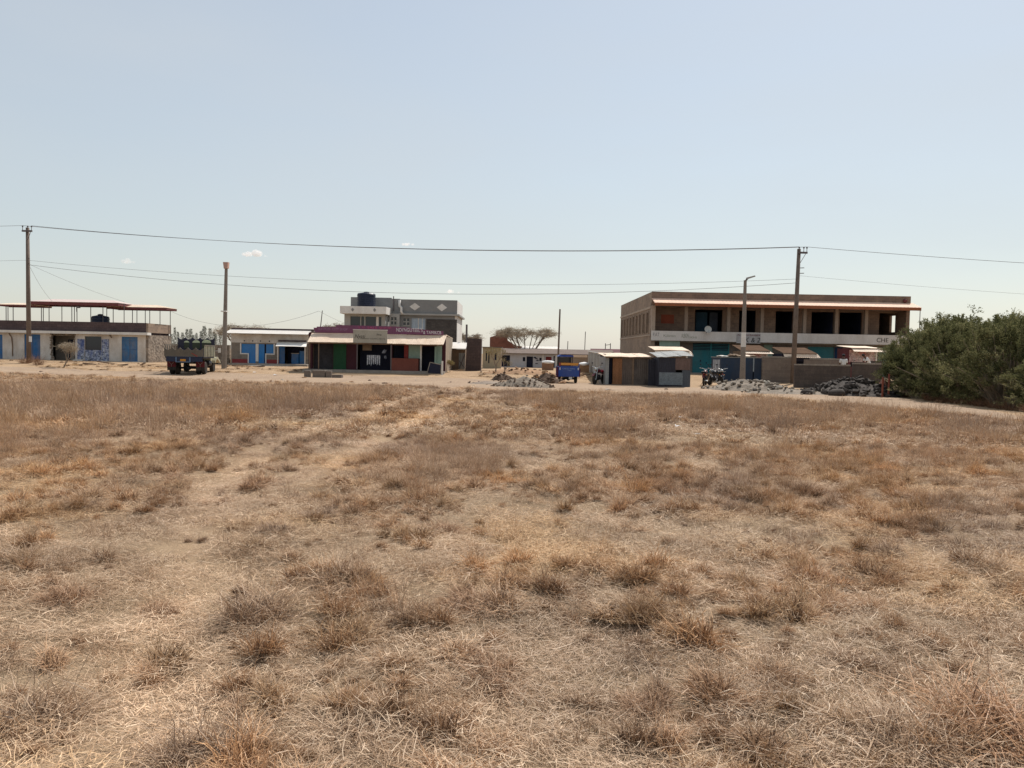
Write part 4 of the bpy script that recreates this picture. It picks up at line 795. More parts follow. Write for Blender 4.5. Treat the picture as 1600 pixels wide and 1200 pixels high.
T = Thing('antenna_frame', 'small twin-posted antenna frame above the maroon roof', 'antenna', (X(952), Y + 2.1, zs(12, 94)))
for p in (949, 957): T.part('post', MB().tube([(X(p), Y + 2.1, 0.3), (X(p), Y + 2.1, Zq(p, 536))], 0.05, 5), m_post)
T.part('crossbar', MB().tube([(X(949), Y + 2.1, Zq(950, 539)), (X(957), Y + 2.1, Zq(957, 538))], 0.035, 5), m_post)
# ---------------------------------------------------------------- unfinished two-storey block building
Y = 63.0; XA, XB = 11.5, 33.0; YB = 81.0; g = zs(20, 63); X = lambda p: PX(p, Y, 500)
T = Thing('building', 'unfinished two-storey block building with open dark bays and pink tiled eave', 'building', (22, 70, g))
m_bp = mat('brown_block', (0.235, 0.165, 0.125), var=0.14, pattern='block', pcol=(1.25, 1.2, 1.15), dirt=(0.12, 0.085, 0.07), dirt_amt=0.65, dirt_scale=0.45)
m_side = mat('side_render', (0.30, 0.23, 0.175), var=0.12, pattern='block', psize=(0.45, 0.22), pcol=(1.1, 1.08, 1.05), dirt=(0.17, 0.125, 0.1), dirt_amt=0.6, dirt_scale=0.4)
zf0, zf1, zsof, ztop = 3.05, 3.85, 5.95, 7.1
# left side wall with tall narrow windows
sw = []
n = 9
for i in range(n):
    a = Y + 1.3 + i * 1.88; sw.append((a, a + 0.95, 3.75, 5.45))
T.part('side_wall', MB().grid_wall(Y + 0.2, YB, -0.1, ztop, XA, XA + 0.2, sw).swapxy(), m_side, label='long plastered side wall with tall narrow windows')
for a, b, c, d in sw:
    w_ = T.part('window', MB().box(XA + 0.12, XA + 0.14, a, b, c, d), mat('boarded_window', (0.16, 0.12, 0.1), var=0.2)); T.part('window_frame', MB().box(XA - 0.05, XA + 0.1, a - 0.12, a - 0.001, c - 0.1, d + 0.1).box(XA - 0.05, XA + 0.1, b + 0.001, b + 0.12, c - 0.1, d + 0.1), m_side, w_)
T.part('string_course', MB().box(XA - 0.06, XA - 0.003, Y + 0.2, YB, 5.72, 5.9).box(XA - 0.05, XA - 0.003, Y + 0.2, YB, 3.45, 3.56), mat('pale_render', (0.40, 0.32, 0.25), var=0.12))
T.part('pillar', MB().box(XA, XA + 0.3, Y - 0.1, Y + 0.198, zf1 + 0.002, zsof), mat('pale_render', (0.4, 0.3, 0.2)))
T.part('rear_wall', MB().box(XA + 0.2, XB, YB - 0.2, YB, -0.1, ztop), m_bp); T.part('side_wall', MB().grid_wall(Y + 1.803, YB - 0.203, -0.1, ztop - 0.01, XB - 0.2, XB, [(65.05, 66.0, PZ(1396, 519, 65.3), PZ(1396, 493, 65.3))]).swapxy(), m_bp, label='right side wall with a window hole open to the sky')
# front upper wall, set back behind the balcony columns
Yu = Y + 1.6; Xu = lambda p: PX(p, Yu, 495)
bays = [(1086, 1129), (1155, 1181), (1212, 1239), (1268, 1303), (1312, 1347), (1374, 1402)]
T.part('wall', MB().grid_wall(XA + 0.2, XB, zf0, zsof, Yu, Yu + 0.2, [(Xu(a), Xu(b), zf1 + 0.05, 5.78) for a, b in bays]), m_bp)
T.part('panel', MB().box(Xu(1033), Xu(1053), Yu - 0.04, Yu - 0.003, 4.55, 5.3), mat('rust_red_panel', (0.26, 0.07, 0.04), var=0.2), label='rust red boarded panel')
m_room = mat('shade_blue_room_wall', (0.06, 0.07, 0.14), var=0.25)  # bluish shade of the open bays put into the wall colour
T.part('partition', MB().box(Xu(1145), Xu(1145) + 0.15, Yu + 0.21, YB - 0.21, zf0, zsof).box(Xu(1196), Xu(1196) + 0.15, Yu + 0.21, YB - 0.21, zf0, zsof).box(Xu(1255), Xu(1255) + 0.15, Yu + 0.21, YB - 0.21, zf0, zsof).box(Xu(1307), Xu(1307) + 0.15, Yu + 0.21, YB - 0.21, zf0, zsof).box(Xu(1360), Xu(1360) + 0.15, Yu + 0.21, YB - 0.21, zf0, zsof), m_room)
T.part('partition', MB().box(XA + 0.21, Xu(1358), Yu + 7, Yu + 7.15, zf0, zsof), m_room)
T.part('curtain', MB().box(Xu(1090), Xu(1108), Yu + 0.6, Yu + 0.63, zf1, 5.6), mat('dark_teal_cloth', (0.02, 0.05, 0.08), var=0.3)); T.part('curtain', MB().box(Xu(1112), Xu(1125), Yu + 0.7, Yu + 0.73, zf1, 5.6), mat('dark_grey_cloth', (0.05, 0.06, 0.08), var=0.3))
for p in (1072.5, 1139, 1191.5, 1258, 1308, 1354.5):
    T.part('column', MB().box(X(p) - 0.13, X(p) + 0.13, Y + 0.05, Y + 0.35, zf1 + 0.002, zsof), mat('column_render', (0.27, 0.21, 0.165), var=0.15))
T.part('column', MB().box(XB - 0.3, XB - 0.003, Y + 0.05, Y + 1.597, zf1 - 1, zsof - 0.003), m_bp)
T.part('beam', MB().box(XA, XB, Y - 0.02, Y + 0.45, zsof, zsof + 0.25), m_bp); T.part('ceiling', MB().box(XA + 0.2, XB - 0.2, Y + 0.452, YB - 0.21, zsof, zsof + 0.15), m_conc); T.part('floor_slab', MB().box(XA + 0.21, XB - 0.01, Y + 0.3, YB - 0.21, zf0 - 0.12, zf0 - 0.01), m_conc)
T.part('parapet', MB().box(XA, XB, Y, Y + 0.198, zsof + 0.252, ztop + 0.01), m_bp)
ev = T.part('eave', MB().sheet((XA - 0.02, Y - 0.005, 6.56), (XB + 0.15, Y - 0.005, 6.56), (XB + 0.3, Y - 1.15, 6.12), (XA + 0.03, Y - 1.15, 6.12), 0.05), m_tile, label='pink tiled eave')
T.part('fascia', MB().box(XA + 0.04, XB + 0.28, Y - 1.16, Y - 1.1, 5.86, 6.1), mat('rust_fascia', (0.30, 0.105, 0.05), var=0.2), ev); T.part('soffit_beam', MB().tube([(XB - 0.1, Y - 0.6, 5.95), (XB + 0.45, Y - 0.8, 6.0)], 0.05, 6).tube([(XB + 0.38, Y - 0.8, 5.98), (XB + 0.38, Y - 0.8, 2.9)], 0.03, 6), m_post, ev)
T.part('ball_ornament', MB().blob((XB - 0.5, Y - 0.05, 6.72), 0.18, random.Random(1), 0.1, 2), m_redmetal)
# white balcony front
m_band = mat('white_band', (0.64, 0.60, 0.56), var=0.08, dirt=(0.36, 0.31, 0.26), dirt_amt=0.5, dirt_scale=0.6)
bd = T.part('balcony_front', MB().box(XA - 0.02, XB - 0.31, Y - 0.3, Y - 0.1, zf0, zf1), m_band, label='white balcony front carrying lettering'); T.part('balcony_floor', MB().box(XA + 0.21, XB - 0.31, Y - 0.098, Y + 0.3, zf0 + 0.01, zf1 - 0.4), m_conc)
m_olive = mat('faded_olive_paint', (0.30, 0.31, 0.24), bump=0)
YL = Y - 0.303
lettering(T, 'P.A.T', PX(1020, YL), YL, 3.4, 0.5, 0.28, mat('faded_grey_paint', (0.25, 0.23, 0.23), bump=0), bd); lettering(T, 'Kilimo', PX(1036, YL), YL, 3.36, 1.0, 0.2, m_olive, bd); lettering(T, 'ALBON', PX(1064, YL), YL, 3.32, 0.6, 0.34, m_olive, bd); lettering(T, 'ios', PX(1077, YL), YL, 3.28, 0.6, 0.2, m_olive, bd)
lettering(T, 'CHE', PX(1369, YL), YL, 3.25, 0.98, 0.36, m_black, bd)
sg = T.part('signboard', MB().box(PX(1150, YL), PX(1187, YL), YL - 0.05, YL - 0.01, 2.95, 3.75), mat('grey_sign', (0.42, 0.40, 0.39), var=0.2), label='grey shop sign with dark pictures')
lettering(T, 'ALTERN BARBER', PX(1151, YL), YL - 0.053, 3.56, 1.9, 0.13, mat('dark_red_lettering', (0.16, 0.04, 0.04), bump=0), sg); lettering(T, 'K & 2', PX(1163, YL), YL - 0.053, 3.03, 1.25, 0.4, m_black, sg, 0.2)
dsh = T.part('satellite_dish', MB().lathe([(0.02, 0.0), (0.12, 0.012), (0.22, 0.045), (0.29, 0.09), (0.295, 0.095), (0.22, 0.06), (0.12, 0.025), (0.02, 0.012)], 20).xf(Matrix.Translation((PX(1104, 62.5), 62.3, PZ(1104, 515, 62.3))) @ Matrix.Rotation(RAD(72), 4, 'X')), mat('dish_grey', (0.45, 0.45, 0.42), var=0.1))
T.part('dish_arm', MB().tube([(PX(1104, 62.5), 62.32, PZ(1104, 515, 62.3)), (PX(1103, 62.6), 62.66, PZ(1103, 520, 62.3))], 0.03, 6).tube([(PX(1104, 62.5), 62.3, PZ(1104, 518, 62.3)), (PX(1104, 62.5), 61.9, PZ(1104, 517, 62.3))], 0.015, 5), m_post, dsh)
# ground floor
m_teal = mat('teal_paint', (0.02, 0.165, 0.19), rough=0.55, var=0.14, dirt=(0.12, 0.13, 0.12), dirt_amt=0.3)
Yg = Y + 0.9; Xg = lambda p: PX(p, Yg, 560)
gh = [(Xg(1082), Xg(1139), 0.42, 2.92), (Xg(1193), Xg(1207), 0.5, 2.9), (Xg(1262), Xg(1303), 0.5, 2.8), (Xg(1303.5), Xg(1316), 0.5, 2.8)]
T.part('wall', MB().grid_wall(XA + 0.2, XB, -0.1, zf0 - 0.13, Yg, Yg + 0.2, gh), mat('ground_floor_wall', (0.17, 0.14, 0.12), var=0.2)); T.box('pillar', XA, XA + 0.3, Y - 0.1, Y + 0.198, -0.1, zf0 - 0.002, m_side)
a, b = gh[0][0], gh[0][1]; mid = (a + b) / 2
dr = T.part('door', MB().box(a, mid - 0.02, Yg + 0.06, Yg + 0.1, 0.42, 2.25).box(mid + 0.02, b, Yg + 0.06, Yg + 0.1, 0.42, 2.25).box(a, b, Yg + 0.02, Yg + 0.055, 2.25, 2.33), m_teal, label='wide teal double steel door')
for k in range(4): T.part('louvre', MB().box(a + 0.05, mid - 0.05, Yg + 0.05, Yg + 0.09, 2.4 + k * 0.13, 2.45 + k * 0.13).box(mid + 0.05, b - 0.05, Yg + 0.05, Yg + 0.09, 2.4 + k * 0.13, 2.45 + k * 0.13), m_teal, dr)
T.part('door_frame', MB().box(mid - 0.05, mid + 0.05, Yg + 0.0, Yg + 0.018, 0.42, 2.9).box(b - 0.08, b, Yg + 0.0, Yg + 0.018, 0.42, 2.9), mat('teal_frame', (0.04, 0.22, 0.25)), dr); T.box('transom', a, b, Yg + 0.13, Yg + 0.15, 2.3, 2.92, m_dark, dr)
T.part('padlock', MB().box(mid - 0.4, mid - 0.3, Yg + 0.03, Yg + 0.058, 1.2, 1.3).box(mid - 0.9, mid - 0.8, Yg + 0.03, Yg + 0.058, 1.35, 1.5), m_dark, dr)
T.box('door', gh[1][0], gh[1][1], Yg + 0.05, Yg + 0.1, 0.5, 2.9, m_mint)
sh = T.box('shutter', gh[2][0], gh[2][1], Yg + 0.08, Yg + 0.1, 0.5, 2.8, m_teal)
for k in range(8): T.part('slat', MB().box(gh[2][0] + 0.02, gh[2][1] - 0.02, Yg + 0.04, Yg + 0.078, 0.9 + k * 0.22, 1.02 + k * 0.22), m_teal, sh)
T.box('door', gh[3][0], gh[3][1], Yg + 0.05, Yg + 0.1, 0.5, 2.8, mat('navy_door', (0.012, 0.035, 0.09), var=0.2)); T.box('panel', Xg(1372), Xg(1412), Yg - 0.05, Yg - 0.003, 0.3, 2.85, mat('sage_green_wall', (0.20, 0.27, 0.21), var=0.15))
T.box('panel', PX(1030, 62.9), PX(1062, 62.9), Y - 0.1, Y - 0.02, 2.5, 3.04, m_mint); T.box('porch', XA, XB, Y - 1.0, Yg - 0.003, -0.1, 0.42, m_conc)

# ---------------------------------------------------------------- kiosks in front of it
def kiosk(label, pa, pb, Y, zroof, lip, fascia, wallm, ybase=0.0, depth=2.0, posters=None, rise=0.35, roofm=None, over=0.7):
    xa, xb = PX(pa, Y), PX(pb, Y); g = zs((xa + xb) / 2, Y)
    T = Thing('kiosk', label, 'kiosk', ((xa + xb) / 2, Y, g))
    T.part('wall', MB().grid_wall(xa, xb, g - 0.1, zroof - 0.02, Y, Y + 0.08, [(xa + 0.15, xb - 0.25, g + 0.9, g + 1.25)]), wallm)
    T.part('side_wall', MB().box(xa, xa + 0.08, Y + 0.082, Y + depth, g - 0.1, zroof), wallm); T.part('side_wall', MB().box(xb - 0.08, xb, Y + 0.082, Y + depth, g - 0.1, zroof), wallm); T.box('rear_wall', xa + 0.08, xb - 0.08, Y + depth - 0.08, Y + depth, g - 0.1, zroof, wallm)
    T.part('roof', MB().sheet((xa - 0.1, Y + depth, zroof + rise), (xb + 0.05, Y + depth, zroof + rise), (xb + 0.1, Y - over * 0.55, zroof + 0.04), (xa - 0.05, Y - over * 0.55, zroof + 0.04), 0.03, 4, 2, 0.012, random.Random(int(pa))), roofm or mat('rusty_sheet', (0.12, 0.075, 0.05), rough=0.95, spec=0.03, var=0.25, pattern='corr', psize=(0.12, 0.1)))
    T.part('awning', MB().sheet((xa - 0.02, Y - over * 0.45, zroof + 0.015), (xb + 0.12, Y - over * 0.45, zroof + 0.015), (xb + 0.3, Y - over * 0.85, zroof - lip * 1.2), (xa, Y - over * 0.85, zroof - lip * 1.2), 0.015, 5, 2, 0.012, random.Random(int(pb))), m_tin)
    if posters: T.box('poster', xa + 0.05, xb - 0.12, Y - 0.03, Y - 0.004, g + 1.26, zroof - 0.12, posters); T.box('poster', xb - 0.5, xb - 0.12, Y - 0.03, Y - 0.004, g + 0.5, g + 1.24, posters)
    T.box('corner_post', xb - 0.1, xb + 0.02, Y - 0.05, Y - 0.001, g - 0.1, zroof - 0.03, m_ledge); T.box('interior', xa + 0.1, xb - 0.1, Y + 0.5, Y + 0.52, g, zroof - 0.1, m_dark); return T
kiosk('kiosk with brown sheet roof and red posters behind the navy container', 1157, 1199, 57.5, PZ(1178, 549, 57.5), 0.14, None, m_wood, posters=m_redpaper, rise=0.5)
kiosk('kiosk with sagging cream awning beside the utility pole', 1222, 1272, 56.5, PZ(1250, 553, 56.5), 0.22, None, m_dark, rise=0.5)
kiosk('kiosk with cream roof and white and red posters behind the block walls', 1326, 1370, 57.0, PZ(1345, 544.5, 57.0), 0.2, None, m_redmetal, posters=m_redpaper, rise=0.22, roofm=m_tin, over=1.1)
kiosk('kiosk with torn cream sheets at the corner of the block building', 1022, 1074, 55.5, PZ(1048, 548, 55.5), 0.22, None, m_wood, rise=0.32, roofm=m_tin)

# navy container kiosk with junk on its roof
Y = 51.0; xa, xb = PX(1127, Y), PX(1191, Y); zt = PZ(1150, 559, Y); g = zs(16, 51)
T = Thing('container_kiosk', 'navy blue metal container kiosk with junk on its roof', 'kiosk', ((xa + xb) / 2, Y, g))
m_navy = mat('navy_metal', (0.012, 0.035, 0.075), rough=0.5, var=0.15, dirt=(0.1, 0.08, 0.06), dirt_amt=0.25)
fr = T.box('front_panel', xa, xb - 0.6, Y, Y + 0.05, g - 0.05, zt, m_navy); T.box('front_panel', xb - 0.52, xb, Y + 0.02, Y + 0.06, g - 0.05, zt, m_navy); T.part('corner_post', MB().box(xb - 0.595, xb - 0.525, Y - 0.03, Y + 0.05, g + 0.7, zt), mat('pale_post', (0.3, 0.34, 0.36)))
T.box('side_wall', xa, xa + 0.05, Y + 0.053, Y + 2.4, g - 0.05, zt, m_navy); T.box('side_wall', xb - 0.05, xb, Y + 0.063, Y + 2.4, g - 0.05, zt, m_navy); T.box('rear_wall', xa + 0.05, xb - 0.05, Y + 2.35, Y + 2.4, g - 0.05, zt, m_navy); T.box('roof', xa - 0.05, xb + 0.03, Y - 0.05, Y + 2.45, zt + 0.002, zt + 0.05, m_tingrey)
T.box('poster', xa - 0.03, xa - 0.004, Y + 0.25, Y + 1.9, g + 0.7, zt - 0.15, mat('pale_poster', (0.42, 0.44, 0.46), var=0.5, scale=3, dirt=(0.15, 0.17, 0.18), dirt_amt=0.8, dirt_scale=1.5, bump=0), label='pale torn poster on the side')
rn = random.Random(12)
for i, (dx, s, m) in enumerate(((0.25, (0.35, 0.3, 0.06), m_tinpale), (0.8, (0.2, 0.3, 0.12), m_wood), (1.15, (0.3, 0.35, 0.13), mat('brown_sacking', (0.2, 0.14, 0.09), var=0.3)), (1.75, (0.38, 0.3, 0.1), m_tin), (2.3, (0.3, 0.3, 0.09), m_wood))):
    zz = zt + 0.05 + s[2] * 0.7; solid('scrap_piece', MB().blob((xa + dx, Y + 0.6, zz), s, rn, 0.3, 2), m, ['bent pale metal sheet', 'small brown wooden scrap', 'brown sacking bundle', 'dented cream metal basin', 'pile of broken timber'][i] + ' on the navy container roof', 'scrap', loc=(xa + dx, Y + 0.6, zt + 0.05))

# ---------------------------------------------------------------- block walls of the plot
m_bw = mat('grey_block_wall', (0.21, 0.17, 0.14), var=0.16, pattern='block', psize=(0.45, 0.22), pcol=(1.15, 1.12, 1.08), dirt=(0.13, 0.1, 0.085), dirt_amt=0.5)
m_bw2 = mat('sooty_block_wall', (0.105, 0.085, 0.075), var=0.22, pattern='block', psize=(0.45, 0.22), pcol=(1.2, 1.15, 1.1), dirt=(0.05, 0.042, 0.04), dirt_amt=0.6)
def block_wall(label, pa, pb, Y, zt, m, th=0.2, cap=True, zt2=None):
    xa, xb = PX(pa, Y), PX(pb, Y); zt2 = zt if zt2 is None else zt2
    T = Thing('block_wall_section', label, 'wall', ((xa + xb) / 2, Y, zs((xa + xb) / 2, Y)))
    T.part('wall', MB().hexa([(xa, Y, -0.2), (xb, Y, -0.2), (xb, Y + th, -0.2), (xa, Y + th, -0.2), (xa, Y, zt), (xb, Y, zt2), (xb, Y + th, zt2), (xa, Y + th, zt)]), m)
    if cap:
        rn = random.Random(int(pa)); x = xa
        while x < xb - 0.2:
            l = min(rn.uniform(0.38, 0.46), xb - x); z = zt + (zt2 - zt) * (x - xa) / (xb - xa)
            if rn.random() < 0.9: T.part('coping_block', MB().box(x + 0.01, x + l - 0.012, Y + rn.uniform(-0.03, 0.0), Y + th + 0.02, z + 0.003, z + 0.08 + rn.uniform(0, 0.03)), m_conc)
            x += l
    return T
block_wall('tall tan block wall panel beside the navy container', 1192, 1239, 50.6, 1.78, m_bw)
block_wall('long sooty block wall behind the gravel', 1243, 1330, 45.6, PZ(1285, 571.5, 45.6), m_bw2)
block_wall('rear block wall topped with grey coping, left of the person in pale shirt', 1258, 1317, 51.2, PZ(1290, 562, 51.2), m_bw)
block_wall('short dark wall above the lava stone pile', 1334, 1378, 45.8, PZ(1355, 569.5, 45.8), m_bw2)
block_wall('low dark wall beyond the bending person', 1360, 1380, 51.5, PZ(1370, 564, 51.5), m_bw2, cap=False)

# ---------------------------------------------------------------- shacks and iron fence
rn = random.Random(21)
T = Thing('iron_fence', 'long fence of pale corrugated iron sheets running back from the brown shack', 'fence', (5.6, 45.5, zs(5.6, 45.5)))
P0, P1 = Vector((5.62, 45.6, 0)), Vector((6.4, 64.0, 0)); n = 16
for i in range(n):
    a, b = P0.lerp(P1, i / n), P0.lerp(P1, (i + 0.97) / n); h = 1.72 + rn.uniform(-0.05, 0.06) + 0.02 * i; z0 = zs(a.x, a.y) - 0.05
    T.part('sheet', MB().hexa([(a.x, a.y, z0), (b.x, b.y, z0), (b.x + 0.02, b.y, z0), (a.x + 0.02, a.y, z0), (a.x + rn.uniform(-.03, .03), a.y, h), (b.x, b.y, h), (b.x + 0.02, b.y, h), (a.x + 0.05, a.y, h)]), mat('fence_sheet_%d' % (i % 3), [(0.44, 0.45, 0.43), (0.36, 0.37, 0.36), (0.30, 0.29, 0.27)][i % 3], rough=0.5, var=0.15, pattern='corr', psize=(0.09, 0.1), bump=0.8, dirt=(0.25, 0.17, 0.11), dirt_amt=0.4))
T.part('top_rail', MB().tube([(5.6, 45.5, 1.78), (6.38, 64, 2.06)], 0.045, 5), m_ledge)
Y = 44.6; X = lambda p: PX(p, Y, 575); zt = PZ(985, 558, Y); g = 0.0
T = Thing('shack', 'low brown shack with orange-brown door and soot-stained front', 'shack', (X(980), Y, zs(7, 44.6)))
m_rusty = mat('rusty_orange_sheet', (0.26, 0.115, 0.05), rough=0.7, var=0.25, pattern='corr', psize=(0.3, 0.1), bump=0.5); m_brsheet = mat('brown_sheet', (0.17, 0.125, 0.095), rough=0.7, var=0.2, pattern='corr', psize=(0.12, 0.1), bump=0.4, dirt=(0.05, 0.04, 0.04), dirt_amt=0.6); m_soot = mat('sooty_sheet', (0.15, 0.12, 0.1), rough=0.8, var=0.2, pattern='corr', psize=(0.12, 0.1), bump=0.4, dirt=(0.012, 0.012, 0.018), dirt_amt=1.0, dirt_scale=0.9)
T.box('doorway', X(951.5), X(957.5), Y + 0.3, Y + 0.32, -0.05, zt - 0.05, m_dark); T.part('door', MB().box(X(957.5), X(972), Y, Y + 0.04, 0.02, zt - 0.08), m_rusty, label='orange-brown sheet door')
T.box('panel', X(972.3), X(989), Y + 0.012, Y + 0.05, -0.05, zt - 0.03, m_brsheet); T.box('panel', X(989.3), X(1015), Y, Y + 0.04, -0.05, zt - 0.03, m_soot, label='soot-blackened front sheet'); T.part('post', MB().box(X(987.5), X(990.5), Y - 0.03, Y - 0.004, -0.05, zt - 0.05), m_wood)
T.box('side_wall', X(946), X(946) + 0.04, Y + 0.02, Y + 3.2, -0.05, zt, m_tingrey); T.box('corner_sheet', X(946) + 0.045, X(951.4), Y + 0.02, Y + 0.06, -0.05, zt - 0.02, m_tingrey); T.box('side_wall', X(1015) - 0.04, X(1015), Y + 0.043, Y + 3.2, -0.05, zt - 0.03, m_brsheet); T.box('rear_wall', X(946) + 0.05, X(1015) - 0.05, Y + 3.15, Y + 3.2, -0.05, zt + 0.1, m_brsheet)
for i in range(4):
    a, b = X(943) + (X(1018) - X(943)) * i / 4, X(943) + (X(1018) - X(943)) * (i + 1) / 4 + 0.04; h = 0.008 * (i % 2)
    T.part('roof_sheet', MB().sheet((a, Y + 3.3, zt + 0.24 + h), (b, Y + 3.3, zt + 0.24 + h), (b, Y - 0.25, zt + 0.02 + h), (a, Y - 0.25, zt + 0.02 + h), 0.02, 3, 3, 0.015, rn), m_tin)
T.part('roof_beam', MB().box(X(946), X(1016), Y - 0.1, Y - 0.04, zt - 0.07, zt - 0.01), m_wood)
Y = 42.6; X = lambda p: PX(p, Y, 580); zt = PZ(1055, 559, Y)
T = Thing('shack', 'patched dark metal shack with blue-grey sheet low on its front', 'shack', (X(1054), Y, zs(9, 42.6)))
m_dk = mat('dark_blue_sheet', (0.03, 0.03, 0.042), rough=0.6, var=0.25, pattern='corr', psize=(0.1, 0.1), bump=0.4)
T.box('panel', X(1030), X(1056), Y, Y + 0.03, 0.75, zt, m_dk); T.box('panel', X(1055), X(1078.5), Y - 0.025, Y - 0.003, PZ(1066, 578, Y), zt - 0.02, mat('brown_patch_sheet', (0.15, 0.1, 0.085), var=0.2, pattern='corr', psize=(0.1, 0.1)), label='brown patch sheet'); T.box('panel', X(1030), X(1067), Y - 0.03, Y - 0.005, 0.12, PZ(1048, 582, Y), mat('blue_grey_sheet', (0.16, 0.185, 0.2), rough=0.5, var=0.25, scale=4), label='blue-grey patch sheet'); T.box('panel', X(1066), X(1079), Y + 0.003, Y + 0.03, 0.0, PZ(1066, 577, Y), mat('slate_sheet', (0.085, 0.095, 0.11), var=0.2, pattern='corr', psize=(0.1, 0.1))); T.box('panel', X(1030), X(1066), Y + 0.005, Y + 0.03, 0.0, 0.74, m_dk)
T.box('side_wall', X(1030) - 0.03, X(1030) - 0.001, Y, Y + 2.4, -0.05, zt, m_dk); T.box('side_wall', X(1079) - 0.03, X(1079), Y + 0.033, Y + 2.4, -0.05, zt, m_dk); T.box('rear_wall', X(1030), X(1079) - 0.03, Y + 2.37, Y + 2.4, -0.05, zt, m_dk)
T.box('panel', X(1017.5), X(1029.5) - 0.01, Y + 0.9, Y + 0.93, -0.05, zt - 0.1, m_dk)
for i in range(3):
    a, b = X(1026) + (X(1081) - X(1026)) * i / 3, X(1026) + (X(1081) - X(1026)) * (i + 1) / 3 + 0.05
    T.part('roof_sheet', MB().sheet((a, Y + 2.6, zt + 0.3 + 0.05 * i), (b, Y + 2.6, zt + 0.33 + 0.05 * i), (b, Y - 0.15, zt + 0.05 + 0.04 * i), (a, Y - 0.15, zt + 0.03 + 0.04 * i), 0.02, 3, 2, 0.02, rn), m_tingrey)
# ================================================================== VEHICLES
m_tyre = mat('tyre_rubber', (0.02, 0.018, 0.016), rough=0.85, var=0.3, dirt=(0.14, 0.1, 0.07), dirt_amt=0.4, dirt_scale=3); m_steel = mat('dark_steel', (0.03, 0.03, 0.035), rough=0.5, metallic=0.3); m_olive2 = mat('olive_grey_paint', (0.115, 0.10, 0.08), rough=0.7, var=0.15, dirt=(0.24, 0.18, 0.12), dirt_amt=0.4)
m_cream = mat('cream_truck_paint', (0.40, 0.38, 0.27), rough=0.4, var=0.1, dirt=(0.35, 0.26, 0.17), dirt_amt=0.35); m_head = mat('headboard_navy', (0.03, 0.03, 0.05), rough=0.5, var=0.15); m_rim = mat('wheel_rim', (0.3, 0.28, 0.24), rough=0.5)
def road_wheel(T, x, y, r, w, side=1):
    o = T.part('wheel', MB().wheel((x, y, r), r, w, 22, r * 0.5), m_tyre, smooth=False)
    T.part('rim', MB().wheel((x + side * w * 0.05, y, r), r * 0.52, w * 0.85, 16), m_rim, o); return o
